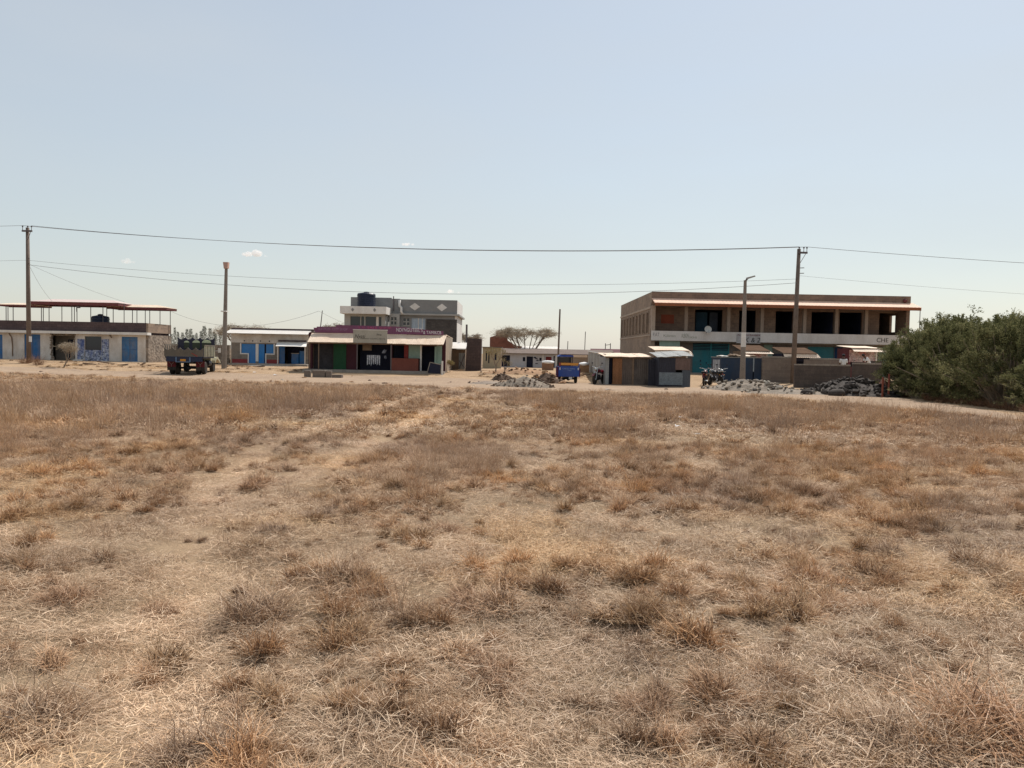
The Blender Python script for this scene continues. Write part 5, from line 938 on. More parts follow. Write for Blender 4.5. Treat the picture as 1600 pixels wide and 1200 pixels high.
def truck():
    x, y = G(287, 586); T = Thing('truck', 'old flatbed truck with olive scalloped tailgate, navy headboard and red mud flaps', 'truck', (x, y + 0.7, zs(x, y + 0.7)), rotz=RAD(11), local=True); T.o.scale = (0.95, 0.95, 0.95)
    for s in (-1, 1):
        for k in (0.66, 0.98): road_wheel(T, s * k, 0, 0.43, 0.26, s)
        road_wheel(T, s * 0.86, 3.35, 0.43, 0.25, s)
    T.part('axle', MB().tube([(-1.0, 0, 0.43), (1.0, 0, 0.43)], 0.07, 8).blob((0.0, 0, 0.43), 0.17, random.Random(1), 0.05, 2), m_steel); T.part('axle', MB().tube([(-0.85, 3.35, 0.43), (0.85, 3.35, 0.43)], 0.06, 8), m_steel)
    T.part('chassis', MB().box(-0.5, -0.4, -1.1, 4.2, 0.78, 0.98).box(0.4, 0.5, -1.1, 4.2, 0.78, 0.98).box(-0.4, 0.4, -1.1, -1.0, 0.78, 0.98), m_steel)
    T.part('bed_floor', MB().box(-1.17, 1.17, -1.15, 2.3, 1.08, 1.19), m_steel)
    rb = T.part('rear_beam', MB().box(-1.1, 1.1, -1.22, -1.152, 0.86, 1.17), mat('navy_beam', (0.012, 0.02, 0.05), rough=0.4))
    T.part('plate_frame', MB().box(-0.47, 0.33, -1.255, -1.222, 0.82, 0.86).box(-0.52, -0.46, -1.255, -1.222, 0.82, 1.14).box(0.32, 0.38, -1.255, -1.222, 0.82, 1.14), mat('blue_grey_bar', (0.12, 0.19, 0.3), rough=0.4), rb); T.part('number_plate', MB().box(-0.24, 0.1, -1.262, -1.226, 0.88, 1.02), mat('amber_plate', (0.55, 0.24, 0.03), rough=0.4, bump=0), rb)
    def scallop(x0, x1, zb, zt, n, dip, yk, y1):
        P = [(x0, zb), (x1, zb)]; w_ = (x1 - x0) / n
        for i in range(n - 1, -1, -1):
            for t in (1.0, 0.82, 0.62, 0.5, 0.38, 0.18): P.append((x0 + w_ * (i + t), zt - dip * sin(pi * t)))
        P.append((x0, zt)); return MB().prism(P, yk, y1)
    T.part('tailgate', scallop(-1.22, 1.16, 1.2, 1.78, 5, 0.18, -1.2, -1.14), m_olive2, label='olive tailgate with scalloped top edge'); T.part('tailgate_bar', MB().hexa([(0.42, -1.23, 1.42), (0.47, -1.23, 1.42), (0.47, -1.205, 1.42), (0.42, -1.205, 1.42), (0.75, -1.23, 1.21), (0.83, -1.23, 1.21), (0.83, -1.205, 1.21), (0.75, -1.205, 1.21)]), mat('red_bar', (0.4, 0.05, 0.04)))
    hb = T.part('headboard', scallop(-1.2, 1.2, 1.2, 2.48, 5, 0.15, 2.3, 2.36), m_head, label='tall navy headboard with scalloped top')
    for cx, r in ((-0.62, 0.17), (0.0, 0.24), (0.68, 0.30)):
        T.part('arched_pane', MB().prism([(cx + r * cos(a), 2.12 + 0.75 * r * sin(a)) for a in np.linspace(0, pi, 9)], 2.27, 2.298), mat('pale_green_pane', (0.55, 0.60, 0.38), rough=0.3, var=0.2), hb)
        T.part('arched_pane', MB().box(cx - r, cx + r, 2.275, 2.298, 1.72, 2.117), mat('dark_green_pane', (0.035, 0.045, 0.025), rough=0.3), hb)
    for s in (-1, 1):
        for i in range(7): T.part('side_slat', MB().box(s * 1.2 - 0.02, s * 1.2 + 0.02, -1.0 + i * 0.5, -0.86 + i * 0.5, 1.19, 1.88), m_cream if s > 0 else m_olive2)  # right slats cream: sunlight on that side put into their colour
        T.part('side_rail', MB().box(s * 1.2 - 0.03, s * 1.2 + 0.03, -1.13, 2.29, 1.89, 1.96), m_olive2)
        f = T.part('mud_flap', MB().box(s * 0.88 - 0.27, s * 0.88 + 0.27, -0.75, -0.72, 0.5, 0.88), mat('red_flap', (0.10, 0.012, 0.016), rough=0.8)); T.part('flap_skirt', MB().box(s * 0.88 - 0.26, s * 0.88 + 0.26, -0.748, -0.722, 0.28, 0.498), m_tyre, f); T.part('flap_mark', MB().tube([(s * 0.88, -0.765, 0.52), (s * 0.88, -0.765, 0.66), (s * 0.88 - 0.16, -0.765, 0.82)], 0.012, 4).tube([(s * 0.88, -0.765, 0.66), (s * 0.88 + 0.16, -0.765, 0.82)], 0.012, 4), m_conc, f)
    cab = T.part('cab', MB().prismx([(2.45, 0.75), (4.0, 0.75), (4.0, 1.4), (3.72, 2.1), (3.55, 2.2), (2.6, 2.2), (2.45, 2.1)], -0.92, 0.92), m_cream); T.part('window', MB().prismx([(2.75, 1.5), (3.75, 1.5), (3.58, 2.05), (2.75, 2.05)], 0.921, 0.93), m_glass, cab); T.part('window', MB().prismx([(2.75, 1.5), (3.75, 1.5), (3.58, 2.05), (2.75, 2.05)], -0.93, -0.921), m_glass, cab); T.part('windscreen', MB().hexa([(-0.82, 3.99, 1.46), (0.82, 3.99, 1.46), (0.82, 4.0, 1.46), (-0.82, 4.0, 1.46), (-0.78, 3.74, 2.08), (0.78, 3.74, 2.08), (0.78, 3.75, 2.08), (-0.78, 3.75, 2.08)]), m_glass, cab)
    T.part('hood', MB().prismx([(4.003, 0.8), (4.75, 0.8), (4.78, 1.2), (4.6, 1.36), (4.003, 1.42)], -0.62, 0.62), m_cream)
    for s in (-1, 1):
        T.part('fender', MB().prismx([(2.75, 0.74), (2.78, 0.9), (2.95, 1.08), (3.3, 1.16), (3.75, 1.14), (4.1, 1.0), (4.5, 0.9), (4.75, 0.72), (4.6, 0.7), (4.0, 0.9), (3.6, 0.99), (3.1, 0.97), (2.9, 0.74)], s * 1.0 - 0.17, s * 1.0 + 0.17), m_cream); m = T.part('mirror', MB().tube([(s * 0.92, 3.5, 1.55), (s * 1.3, 3.5, 1.6)], 0.018, 5).box(s * 1.3 - 0.09, s * 1.3 + 0.09, 3.48, 3.52, 1.45, 1.78), m_ledge)
        T.part('headlight', MB().tube([(s * 0.85, 4.7, 1.02), (s * 0.85, 4.8, 1.02)], 0.1, 12), m_ledge)
    T.part('fuel_tank', MB().tube([(0.85, 1.3, 0.72), (0.85, 2.2, 0.72)], 0.22, 12), m_steel); T.part('bumper', MB().box(-1.0, 1.0, 4.82, 4.9, 0.6, 0.78), m_steel)
truck()
def tricycle():
    x, y = G(888, 599); T = Thing('cargo_tricycle', 'blue three-wheeled cargo tricycle with orange trim and canopy', 'tricycle', (x, y + 0.5, zs(x, y + 0.5)), rotz=RAD(3), local=True)
    m_b = mat('tricycle_blue', (0.012, 0.06, 0.28), rough=0.4, var=0.12, dirt=(0.2, 0.15, 0.1), dirt_amt=0.2); m_o = mat('tricycle_orange', (0.62, 0.27, 0.05), rough=0.5, var=0.15)
    for s in (-1, 1): road_wheel(T, s * 0.5, 0.2, 0.27, 0.15, s)
    road_wheel(T, 0, 2.15, 0.27, 0.12, 1)
    T.part('axle', MB().tube([(-0.5, 0.2, 0.27), (0.5, 0.2, 0.27)], 0.045, 8).blob((0.05, 0.2, 0.28), 0.12, random.Random(2), 0.1, 2), m_steel)
    bx = T.part('cargo_box', MB().box(-0.62, 0.62, -0.5, -0.45, 0.42, 1.03).box(-0.62, -0.58, -0.449, 1.1, 0.42, 1.03).box(0.58, 0.62, -0.449, 1.1, 0.42, 1.03).box(-0.579, 0.579, 1.06, 1.1, 0.42, 1.03).box(-0.579, 0.579, -0.449, 1.059, 0.42, 0.46), m_b)
    T.part('top_rail', MB().box(-0.5, 0.6, -0.49, -0.44, 1.1, 1.24), m_o, bx, label='orange rail board'); T.part('stake', MB().box(-0.6, -0.52, -0.52, -0.46, 1.03, 1.25), m_red, bx); T.part('stake', MB().box(0.56, 0.62, -0.52, -0.46, 1.03, 1.2), m_b, bx)
    for s in (-1, 1): T.part('reflector', MB().box(s * 0.55 - 0.03, s * 0.55 + 0.03, -0.515, -0.502, 0.82, 0.96), m_ledge, bx); T.part('mud_flap', MB().box(s * 0.66 - 0.1, s * 0.66 + 0.1, -0.3, -0.28, 0.35, 1.0) if s < 0 else MB().box(0.62, 0.72, -0.3, -0.28, 0.4, 0.9), mat('maroon_flap', (0.13, 0.04, 0.08), var=0.3), bx)
    lettering(T, 'CARGO KING', -0.4, -0.504, 0.86, 0.75, 0.07, mat('pale_blue_lettering', (0.25, 0.35, 0.55), bump=0), bx); lettering(T, 'TVS', -0.1, -0.504, 0.76, 0.24, 0.06, mat('pale_blue_lettering', (0.25, 0.35, 0.55)), bx)
    T.part('chassis', MB().box(-0.3, -0.22, -0.4, 2.0, 0.33, 0.41).box(0.22, 0.3, -0.4, 2.0, 0.33, 0.41).box(-0.22, 0.22, -0.3, -0.22, 0.33, 0.41), m_steel); T.part('number_plate', MB().box(0.0, 0.2, -0.47, -0.452, 0.27, 0.4), m_ledge)
    T.part('seat', MB().box(-0.3, 0.3, 1.15, 1.55, 0.62, 0.75), m_steel); T.part('fork', MB().tube([(0, 2.15, 0.27), (0, 1.9, 0.95)], 0.035, 6).tube([(-0.33, 1.82, 1.0), (0, 1.9, 0.95), (0.33, 1.82, 1.0)], 0.02, 6), m_steel)
    for s in (-1, 1):
        T.part('canopy_post', MB().tube([(s * 0.42, 1.14, 0.5), (s * 0.42, 1.16, 1.62)], 0.025, 6), m_steel); T.part('canopy_post', MB().tube([(s * 0.42, 1.95, 0.7), (s * 0.42, 1.9, 1.62)], 0.025, 6), m_steel)
    T.part('canopy', MB().prism([(-0.48, 1.6), (0.48, 1.6), (0.44, 1.68), (0.3, 1.72), (-0.3, 1.72), (-0.44, 1.68)], 1.05, 2.1), m_b); T.part('windscreen', MB().box(-0.4, 0.4, 1.93, 1.94, 1.0, 1.58), m_glass)
    T.part('front_fairing', MB().prismx([(1.97, 0.5), (2.25, 0.6), (2.2, 0.95), (1.97, 1.05)], -0.4, 0.4), m_b)
tricycle()
def motorbike(px, py, rot, col, label, seatcol=(0.02, 0.02, 0.02), z=None):
    x, y = G(px, py); T = Thing('motorcycle', label, 'motorcycle', (x, y, zs(x, y)), 'motorcycles parked by the shacks', rotz=rot, local=True)
    mc = mat('bike_paint_%.2f_%.2f' % col[:2], col, rough=0.35, var=0.1); ch = mat('bike_chrome', (0.5, 0.5, 0.48), rough=0.25, metallic=0.8, bump=0)
    for yy in (-0.62, 0.66):
        o = T.part('wheel', MB().wheel((0, yy, 0.3), 0.3, 0.1, 22, 0.22), m_tyre); s_ = MB().wheel((0, yy, 0.3), 0.06, 0.12, 10)
        for k in range(8): a = k * pi / 4; s_.tube([(0, yy, 0.3), (0, yy + 0.24 * cos(a), 0.3 + 0.24 * sin(a))], 0.008, 4)
        T.part('spokes', s_, ch, o)
    T.part('frame', MB().tube([(0, 0.42, 0.85), (0, 0.1, 0.45), (0, -0.25, 0.35), (0, -0.62, 0.3)], 0.025, 6).tube([(0, 0.4, 0.82), (0, -0.2, 0.68), (0, -0.7, 0.72)], 0.025, 6), m_steel); T.part('fork', MB().tube([(0.07, 0.66, 0.3), (0.07, 0.42, 0.95)], 0.022, 6).tube([(-0.07, 0.66, 0.3), (-0.07, 0.42, 0.95)], 0.022, 6), ch)
    T.part('handlebar', MB().tube([(-0.36, 0.28, 1.06), (-0.2, 0.38, 1.04), (0, 0.42, 0.97), (0.2, 0.38, 1.04), (0.36, 0.28, 1.06)], 0.016, 6), ch); T.part('headlight', MB().blob((0, 0.52, 0.9), (0.09, 0.09, 0.1), random.Random(1), 0.0, 2), ch)
    for s in (-1, 1): T.part('mirror', MB().tube([(s * 0.22, 0.37, 1.04), (s * 0.3, 0.34, 1.24)], 0.008, 4).blob((s * 0.31, 0.34, 1.27), (0.06, 0.015, 0.04), random.Random(1), 0.0, 1), m_steel); T.part('indicator', MB().blob((s * 0.15, -0.78, 0.68), 0.03, random.Random(1), 0, 1), m_o_)
    T.part('fuel_tank', MB().blob((0, 0.16, 0.8), (0.14, 0.26, 0.13), random.Random(3), 0.02, 2), mc, smooth=True); T.part('seat', MB().prismx([(-0.72, 0.74), (0.0, 0.72), (-0.02, 0.8), (-0.3, 0.81), (-0.55, 0.86), (-0.74, 0.86)], -0.13, 0.13), mat('bike_seat_%.2f' % seatcol[0], seatcol, rough=0.6)); T.part('engine', MB().blob((0, 0.1, 0.42), (0.12, 0.19, 0.17), random.Random(4), 0.15, 2), m_steel); T.part('exhaust', MB().tube([(0.1, 0.2, 0.35), (0.14, 0.0, 0.24), (0.15, -0.75, 0.34)], [0.02, 0.025, 0.045], 8), ch)
    T.part('fender', MB().prismx([(-0.95, 0.5), (-0.85, 0.62), (-0.62, 0.66), (-0.4, 0.6), (-0.4, 0.63), (-0.62, 0.7), (-0.87, 0.65), (-0.98, 0.5)], -0.07, 0.07), mc); T.part('fender', MB().prismx([(0.36, 0.5), (0.5, 0.62), (0.7, 0.65), (0.95, 0.5), (0.97, 0.52), (0.7, 0.68), (0.48, 0.65), (0.33, 0.52)], -0.06, 0.06), mc)
    T.part('rear_rack', MB().tube([(-0.1, -0.72, 0.85), (-0.1, -1.0, 0.88), (0.1, -1.0, 0.88), (0.1, -0.72, 0.85)], 0.01, 4), ch); T.part('tail_light', MB().blob((0, -0.86, 0.72), (0.06, 0.03, 0.04), random.Random(1), 0, 1), m_red); T.part('side_stand', MB().tube([(-0.08, 0.0, 0.3), (-0.25, 0.05, 0.0)], 0.012, 5), m_steel)
m_o_ = mat('amber_indicator', (0.6, 0.25, 0.02), rough=0.3, bump=0)
motorbike(936, 600, RAD(150), (0.10, 0.015, 0.02), 'dark red motorcycle with a bright red seat beside the iron fence', (0.45, 0.01, 0.02))
motorbike(1101, 603, RAD(-20), (0.12, 0.02, 0.02), 'maroon motorcycle beside the patched shack, furthest from the navy container')
motorbike(1117, 603, RAD(15), (0.02, 0.02, 0.025), 'black motorcycle with chrome tank in front of the navy container'); motorbike(1126, 602, RAD(170), (0.05, 0.05, 0.055), 'dark grey motorcycle leaning closest to the navy container front')

# ================================================================== PEOPLE
def skin_mesh(name, V, E, Rd, mat_, root=0, sub=2):
    me = bpy.data.meshes.new(name); me.from_pydata(V, E, []); me.update(); o = bpy.data.objects.new(name, me); COL.objects.link(o)
    sk = o.modifiers.new('skin', 'SKIN'); ss = o.modifiers.new('sub', 'SUBSURF'); ss.levels = sub; ss.render_levels = sub
    for i, r in enumerate(Rd):
        d = me.skin_vertices[0].data[i]; d.radius = (r, r) if not hasattr(r, '__len__') else r; d.use_root = (i == root)
    bpy.context.view_layer.update(); dg = bpy.context.evaluated_depsgraph_get(); m2 = bpy.data.meshes.new_from_object(o.evaluated_get(dg)); bpy.data.objects.remove(o)
    m2.name = name; m2.materials.clear(); m2.materials.append(mat_); m2.polygons.foreach_set('use_smooth', [True] * len(m2.polygons)); return m2
def person(label, loc, rotz, J, skin, shirt, trousers, hair, cap=None):
    T = Thing('person', label, 'person', loc, rotz=rotz, local=True); V = []; Rd = []; E = []; I = {}
    def v(k, p, r): I[k] = len(V); V.append(tuple(p)); Rd.append(r); return I[k]
    def e(a, b): E.append((I[a], I[b]))
    P = {k: Vector(p) for k, p in J.items()}
    v('pelvis', P['pelvis'], 0.135); v('waist', P['pelvis'].lerp(P['chest'], 0.45), 0.12); v('chest', P['chest'], 0.15); v('neck', P['neck'], 0.06); v('head', P['head'], 0.085); v('crown', P['head'] + (P['head'] - P['neck']).normalized() * 0.11, 0.085)
    v('nose', P['head'] + P['face'] * 0.10 + Vector((0, 0, -0.01)), 0.018)
    for a, b in (('pelvis', 'waist'), ('waist', 'chest'), ('chest', 'neck'), ('neck', 'head'), ('head', 'crown'), ('head', 'nose')): e(a, b)
    for s in 'lr':
        for k, r in (('sh', 0.065), ('el', 0.043), ('wr', 0.03), ('pa', 0.036)): v(k + s, P[k + s], r)
        for a, b in (('chest', 'sh' + s), ('sh' + s, 'el' + s), ('el' + s, 'wr' + s), ('wr' + s, 'pa' + s)): e(a, b)
        d = (P['pa' + s] - P['wr' + s]).normalized(); sd_ = d.cross(Vector((1, 0, 0))).normalized() if abs(d.x) < 0.9 else Vector((0, 1, 0))
        for f in range(5):
            off = sd_ * (f - 1.5) * 0.02; ln = (0.075, 0.085, 0.078, 0.06, 0.055)[f]; bp_ = P['pa' + s] + off + d * 0.03
            if f == 4: bp_ = P['pa' + s] - sd_ * 0.05; 
            v('f%d%s' % (f, s), bp_ + d * ln * 0.5, 0.009); v('g%d%s' % (f, s), bp_ + d * ln + Vector((0, 0.01, 0)), 0.007); e('pa' + s, 'f%d%s' % (f, s)); e('f%d%s' % (f, s), 'g%d%s' % (f, s))
        for k, r in (('hi', 0.095), ('kn', 0.06), ('an', 0.042), ('to', 0.04)): v(k + s, P[k + s], r)
        for a, b in (('pelvis', 'hi' + s), ('hi' + s, 'kn' + s), ('kn' + s, 'an' + s), ('an' + s, 'to' + s)): e(a, b)
    body = link('body', skin_mesh('body', V, E, Rd, skin), T.o)
    sv = [P['pelvis'], P['pelvis'].lerp(P['chest'], 0.5), P['chest'], P['chest'].lerp(P['neck'], 0.6), P['shl'], P['shl'].lerp(P['ell'], 0.75), P['shr'], P['shr'].lerp(P['elr'], 0.75)]
    link('shirt', skin_mesh('shirt', [tuple(p) for p in sv], [(0, 1), (1, 2), (2, 3), (2, 4), (4, 5), (2, 6), (6, 7)], [0.165, 0.15, 0.185, 0.085, 0.09, 0.068, 0.09, 0.068], shirt), T.o)
    tv = [P['pelvis'], P['hil'], P['knl'], P['anl'], P['hir'], P['knr'], P['anr']]
    link('trousers', skin_mesh('trousers', [tuple(p) for p in tv], [(0, 1), (1, 2), (2, 3), (0, 4), (4, 5), (5, 6)], [0.15, 0.115, 0.08, 0.062, 0.115, 0.08, 0.062], trousers), T.o)
    up = (P['head'] - P['neck']).normalized(); hc = P['head'] + up * 0.085 - P['face'] * 0.015
    T.part('hair', MB().blob(hc, (0.098, 0.098, 0.075), random.Random(5), 0.05, 2), hair, smooth=True)
    if cap: T.part('cap', MB().blob(hc + up * 0.035, (0.108, 0.108, 0.07), random.Random(6), 0.02, 2).hexa([tuple(hc + P['face'] * a + P['face'].cross(up) * b + up * c) for c in (0.02, 0.035) for a, b in ((0.08, -0.07), (0.08, 0.07), (0.19, 0.05), (0.19, -0.05))]), cap, smooth=False)
    return T
m_skin = mat('brown_skin', (0.10, 0.05, 0.03), rough=0.6, var=0.05, bump=0); m_hair = mat('black_hair', (0.01, 0.009, 0.008), rough=0.8)
m_sh1 = mat('pale_shirt', (0.62, 0.62, 0.60), var=0.1, bump=0.3, bscale=8); m_sh2 = mat('white_vest', (0.75, 0.74, 0.72), var=0.06); m_tr = mat('dark_trousers', (0.03, 0.03, 0.04), var=0.2)
stand = dict(pelvis=(0, 0, 0.95), chest=(0, 0, 1.32), neck=(0, 0.01, 1.5), head=(0, 0.03, 1.63), face=(0.15, 0.98, 0), shl=(-0.19, 0, 1.42), ell=(-0.25, 0.0, 1.14), wrl=(-0.22, 0.12, 0.92), pal=(-0.21, 0.15, 0.84), shr=(0.19, 0, 1.42), elr=(0.25, 0, 1.14), wrr=(0.23, 0.1, 0.92), par=(0.22, 0.13, 0.84),
             hil=(-0.1, 0, 0.88), knl=(-0.11, 0.02, 0.48), anl=(-0.11, 0, 0.07), tol=(-0.13, 0.16, 0.03), hir=(0.1, 0, 0.88), knr=(0.11, 0.02, 0.48), anr=(0.11, 0, 0.07), tor=(0.13, 0.16, 0.03))
Yp = 49.6; xp = PX(1318.5, Yp); person('person in a pale shirt and dark cap standing behind the sooty block wall', (xp, Yp, zs(xp, Yp)), 0.0, stand, m_skin, m_sh1, m_tr, m_hair, m_tr)
bend = dict(pelvis=(0.12, 0, 1.0), chest=(-0.06, 0, 1.36), neck=(-0.16, 0, 1.50), head=(-0.25, 0.0, 1.58), face=(-0.92, 0, -0.38), shl=(-0.08, 0.19, 1.42), ell=(-0.2, 0.22, 1.16), wrl=(-0.36, 0.18, 0.98), pal=(-0.42, 0.17, 0.93), shr=(-0.08, -0.19, 1.42), elr=(-0.18, -0.22, 1.16), wrr=(-0.34, -0.18, 0.98), par=(-0.4, -0.17, 0.93),
            hil=(0.12, 0.1, 0.92), knl=(0.06, 0.11, 0.5), anl=(0.1, 0.11, 0.07), tol=(-0.06, 0.13, 0.03), hir=(0.12, -0.1, 0.92), knr=(0.06, -0.11, 0.5), anr=(0.1, -0.11, 0.07), tor=(-0.06, -0.13, 0.03))
Yp = 49.8; xp = PX(1356, Yp); person('person in a white vest bending forward behind the short dark wall', (xp, Yp, zs(xp, Yp)), 0.0, bend, m_skin, m_sh2, m_tr, m_hair)

# ================================================================== POLES, LAMPS, WIRES
m_pole = mat('weathered_pole', (0.17, 0.13, 0.105), var=0.25, fine=25); m_concpole = mat('concrete_pole', (0.23, 0.195, 0.165), var=0.15); m_wire = mat('wire', (0.2, 0.2, 0.21), rough=0.5, bump=0)
def utility_pole(label, base, top, arm):
    T = Thing('utility_pole', label, 'pole', base); b, t = Vector(base), Vector(top); b0 = b - Vector((0, 0, 0.3))
    T.part('pole', MB().tube([b0, b.lerp(t, 0.5), t], [0.17, 0.145, 0.115], 12), m_pole, smooth=True)
    ca = T.part('crossarm', MB().box(t.x + arm[0], t.x + arm[1], t.y - 0.2, t.y - 0.1, t.z - 0.32, t.z - 0.2), m_post); pts = []
    for a in (arm[0] + 0.04, (arm[0] + arm[1]) / 2 + 0.05, arm[1] - 0.04): T.part('insulator', MB().tube([(t.x + a, t.y - 0.15, t.z - 0.2), (t.x + a, t.y - 0.15, t.z + 0.02)], 0.02, 6).lathe([(0.05, 0), (0.055, 0.05), (0.03, 0.1)], 8, (t.x + a, t.y - 0.15, t.z + 0.02)), m_post, ca); pts.append((t.x + a, t.y - 0.15, t.z + 0.12))
    T.part('brace', MB().tube([(t.x + arm[1] - 0.1, t.y - 0.15, t.z - 0.31), (t.x + 0.08, t.y - 0.1, t.z - 0.9)], 0.018, 5), m_post); return T, pts
LB = (-35.2, 55.0, zs(-35.2, 55)); LTz = 10.15; TL, pl = utility_pole('tall weathered utility pole in front of the white shop row', LB, (-35.25, 55, LTz), (-0.3, 0.42))
rb_ = (PX(1238.5, 49.9, 600), 49.9); RTx, RTz = W(1248.5, 389, 49.9)
TR, pr = utility_pole('tall leaning utility pole beside the tan block wall', (rb_[0], rb_[1], zs(*rb_)), (RTx, 49.9, RTz), (-0.08, 0.5))
for i, z in enumerate((7.9, 7.55)):
    TL.part('bracket', MB().tube([(-35.25, 55.0, z), (-35.0, 54.8, z + 0.02)], 0.025, 5), m_post); xx = rb_[0] + (RTx - rb_[0]) * (z - 0.4) / RTz; TR.part('bracket', MB().tube([(xx, 49.9, z - 0.2), (xx + 0.35, 49.75, z - 0.2)], 0.025, 5), m_post)
TL.part('notice', MB().box(-35.1, -34.9, 54.83, 54.85, 1.9, 2.3), m_ledge)
def wire(label, a, b, sag, r=0.016, n=28):
    a, b = Vector(a), Vector(b); P = [a.lerp(b, i / n) - Vector((0, 0, 4 * sag * (i / n) * (1 - i / n))) for i in range(n + 1)]
    solid('power_cable', MB().tube(P, r * 0.8, 5), m_wire, label, 'cable', loc=tuple(a))
wire('upper power cable spanning between the two utility poles', pl[0], pr[0], 0.85, 0.019); wire('second upper power cable between the two utility poles, close beside the first', pl[2], pr[2], 0.88, 0.019)
xm = lambda z: rb_[0] + (RTx - rb_[0]) * z / RTz
zl1, zl2 = PZ(48, 407, 55), PZ(48, 414, 55); zr1, zr2 = PZ(1243, 436, 49.9), PZ(1243, 442, 49.9)
wire('thin middle cable between the two utility poles', (-35.2, 54.9, zl1), (xm(zr1), 49.8, zr1), 0.95, 0.011); wire('lowest sagging cable between the two utility poles', (-35.1, 54.85, zl2), (xm(zr2), 49.8, zr2), 1.35, 0.015)
wire('upper power cable running on beyond the leaning utility pole', pr[2], (66.0, 52, 8.0), 0.4, 0.017, 20); wire('thin lower cable running on beyond the leaning utility pole', (xm(7.2), 49.85, 7.2), (66, 52, 5.9), 0.5, 0.008, 20)
wire('upper power cable running on beyond the tall weathered pole', pl[0], (-85, 54, 10.6), 0.7, 0.016, 20); wire('thin lower cable running on beyond the tall weathered pole', (-35.3, 54.9, zl1), (-85, 54, 8.2), 0.7, 0.01, 20)
wire('steep service cable from the weathered pole to the pale canopy', (-35.1, 54.9, zl2), (PX(82, 65), 65, 5.45), 0.25, 0.011); wire('long service cable from the weathered pole to the end of the pale canopy', (-35.1, 54.9, zl2 + 0.05), (PX(195, 66.3), 66.3, 5.6), 0.15, 0.011)
wire('drooping cable from the roof canopy to the leaning wooden pole', (PX(268, 68), 68, 4.9), (PX(497.5, 55), 55, PZ(497, 486, 55)), 1.2, 0.011); wire('short cable from the leaning wooden pole to the grey house', (PX(497.5, 55), 55, PZ(497, 486, 55)), (PX(541, 69.9), 69.9, PZ(541, 506, 69.9)), 0.05, 0.011)
# lamp posts
Yl = 54.0; xb = PX(350, Yl, 575); xt, zt = W(353.5, 419, Yl); g = zs(xb, Yl)
T = Thing('street_lamp', 'tapered concrete lamp post with a square solar lamp head beside the truck', 'street lamp', (xb, Yl, g))
T.part('post', MB().tube([(xb, Yl, g - 0.2), (xb + (xt - xb) * 0.5, Yl, zt * 0.5), (xt, Yl, zt)], [0.2, 0.15, 0.11], 8), m_concpole); T.part('lamp_head', MB().hexa([(xt - 0.1, Yl - 0.2, zt - 0.05), (xt + 0.16, Yl - 0.2, zt - 0.02), (xt + 0.16, Yl + 0.1, zt - 0.02), (xt - 0.1, Yl + 0.1, zt - 0.05), (xt - 0.2, Yl - 0.1, zt + 0.42), (xt + 0.16, Yl - 0.1, zt + 0.42), (xt + 0.16, Yl + 0.2, zt + 0.42), (xt - 0.2, Yl + 0.2, zt + 0.42)]), mat('rusty_lamp', (0.5, 0.3, 0.23), rough=0.6)); T.part('clamp', MB().box(xb + 0.02 - 0.2, xb + 0.02 + 0.2, Yl - 0.2, Yl + 0.2, 4.3, 4.38), m_ledge)
Yl = 49.5; xb = PX(1160, Yl, 590); xt, zt = W(1164.5, 438, Yl); g = zs(xb, Yl)
T = Thing('street_lamp', 'slim concrete street lamp with a flat angled lamp head before the block building', 'street lamp', (xb, Yl, g))
T.part('post', MB().tube([(xb, Yl, g - 0.2), (xb + (xt - xb) * 0.5, Yl, zt * 0.5), (xt, Yl, zt)], [0.2, 0.15, 0.1], 8), m_concpole); T.part('lamp_arm', MB().tube([(xt, Yl, zt - 0.05), (xt + 0.15, Yl, zt + 0.12)], 0.06, 6), m_post); T.part('lamp_head', MB().hexa([(xt + 0.1, Yl - 0.14, zt + 0.06), (xt + 0.62, Yl - 0.14, zt + 0.24), (xt + 0.62, Yl + 0.14, zt + 0.24), (xt + 0.1, Yl + 0.14, zt + 0.06), (xt + 0.08, Yl - 0.14, zt + 0.18), (xt + 0.58, Yl - 0.14, zt + 0.32), (xt + 0.58, Yl + 0.14, zt + 0.32), (xt + 0.08, Yl + 0.14, zt + 0.18)]), mat('lamp_grey', (0.35, 0.33, 0.31), rough=0.5)); T.part('painted_band', MB().tube([(xb + (xt - xb) * 0.36, Yl, zt * 0.36), (xb + (xt - xb) * 0.5, Yl, zt * 0.5)], [0.172, 0.153], 8), m_ledge)
solid('wooden_pole', MB().tube([(PX(872, 74), 74, 0.2), (PX(873.5, 74), 74, PZ(873, 483, 74))], [0.1, 0.075], 8), m_pole, 'tall bare wooden pole beside the flat-topped tree', 'pole', loc=(PX(872, 74), 74, zs(5, 74)))

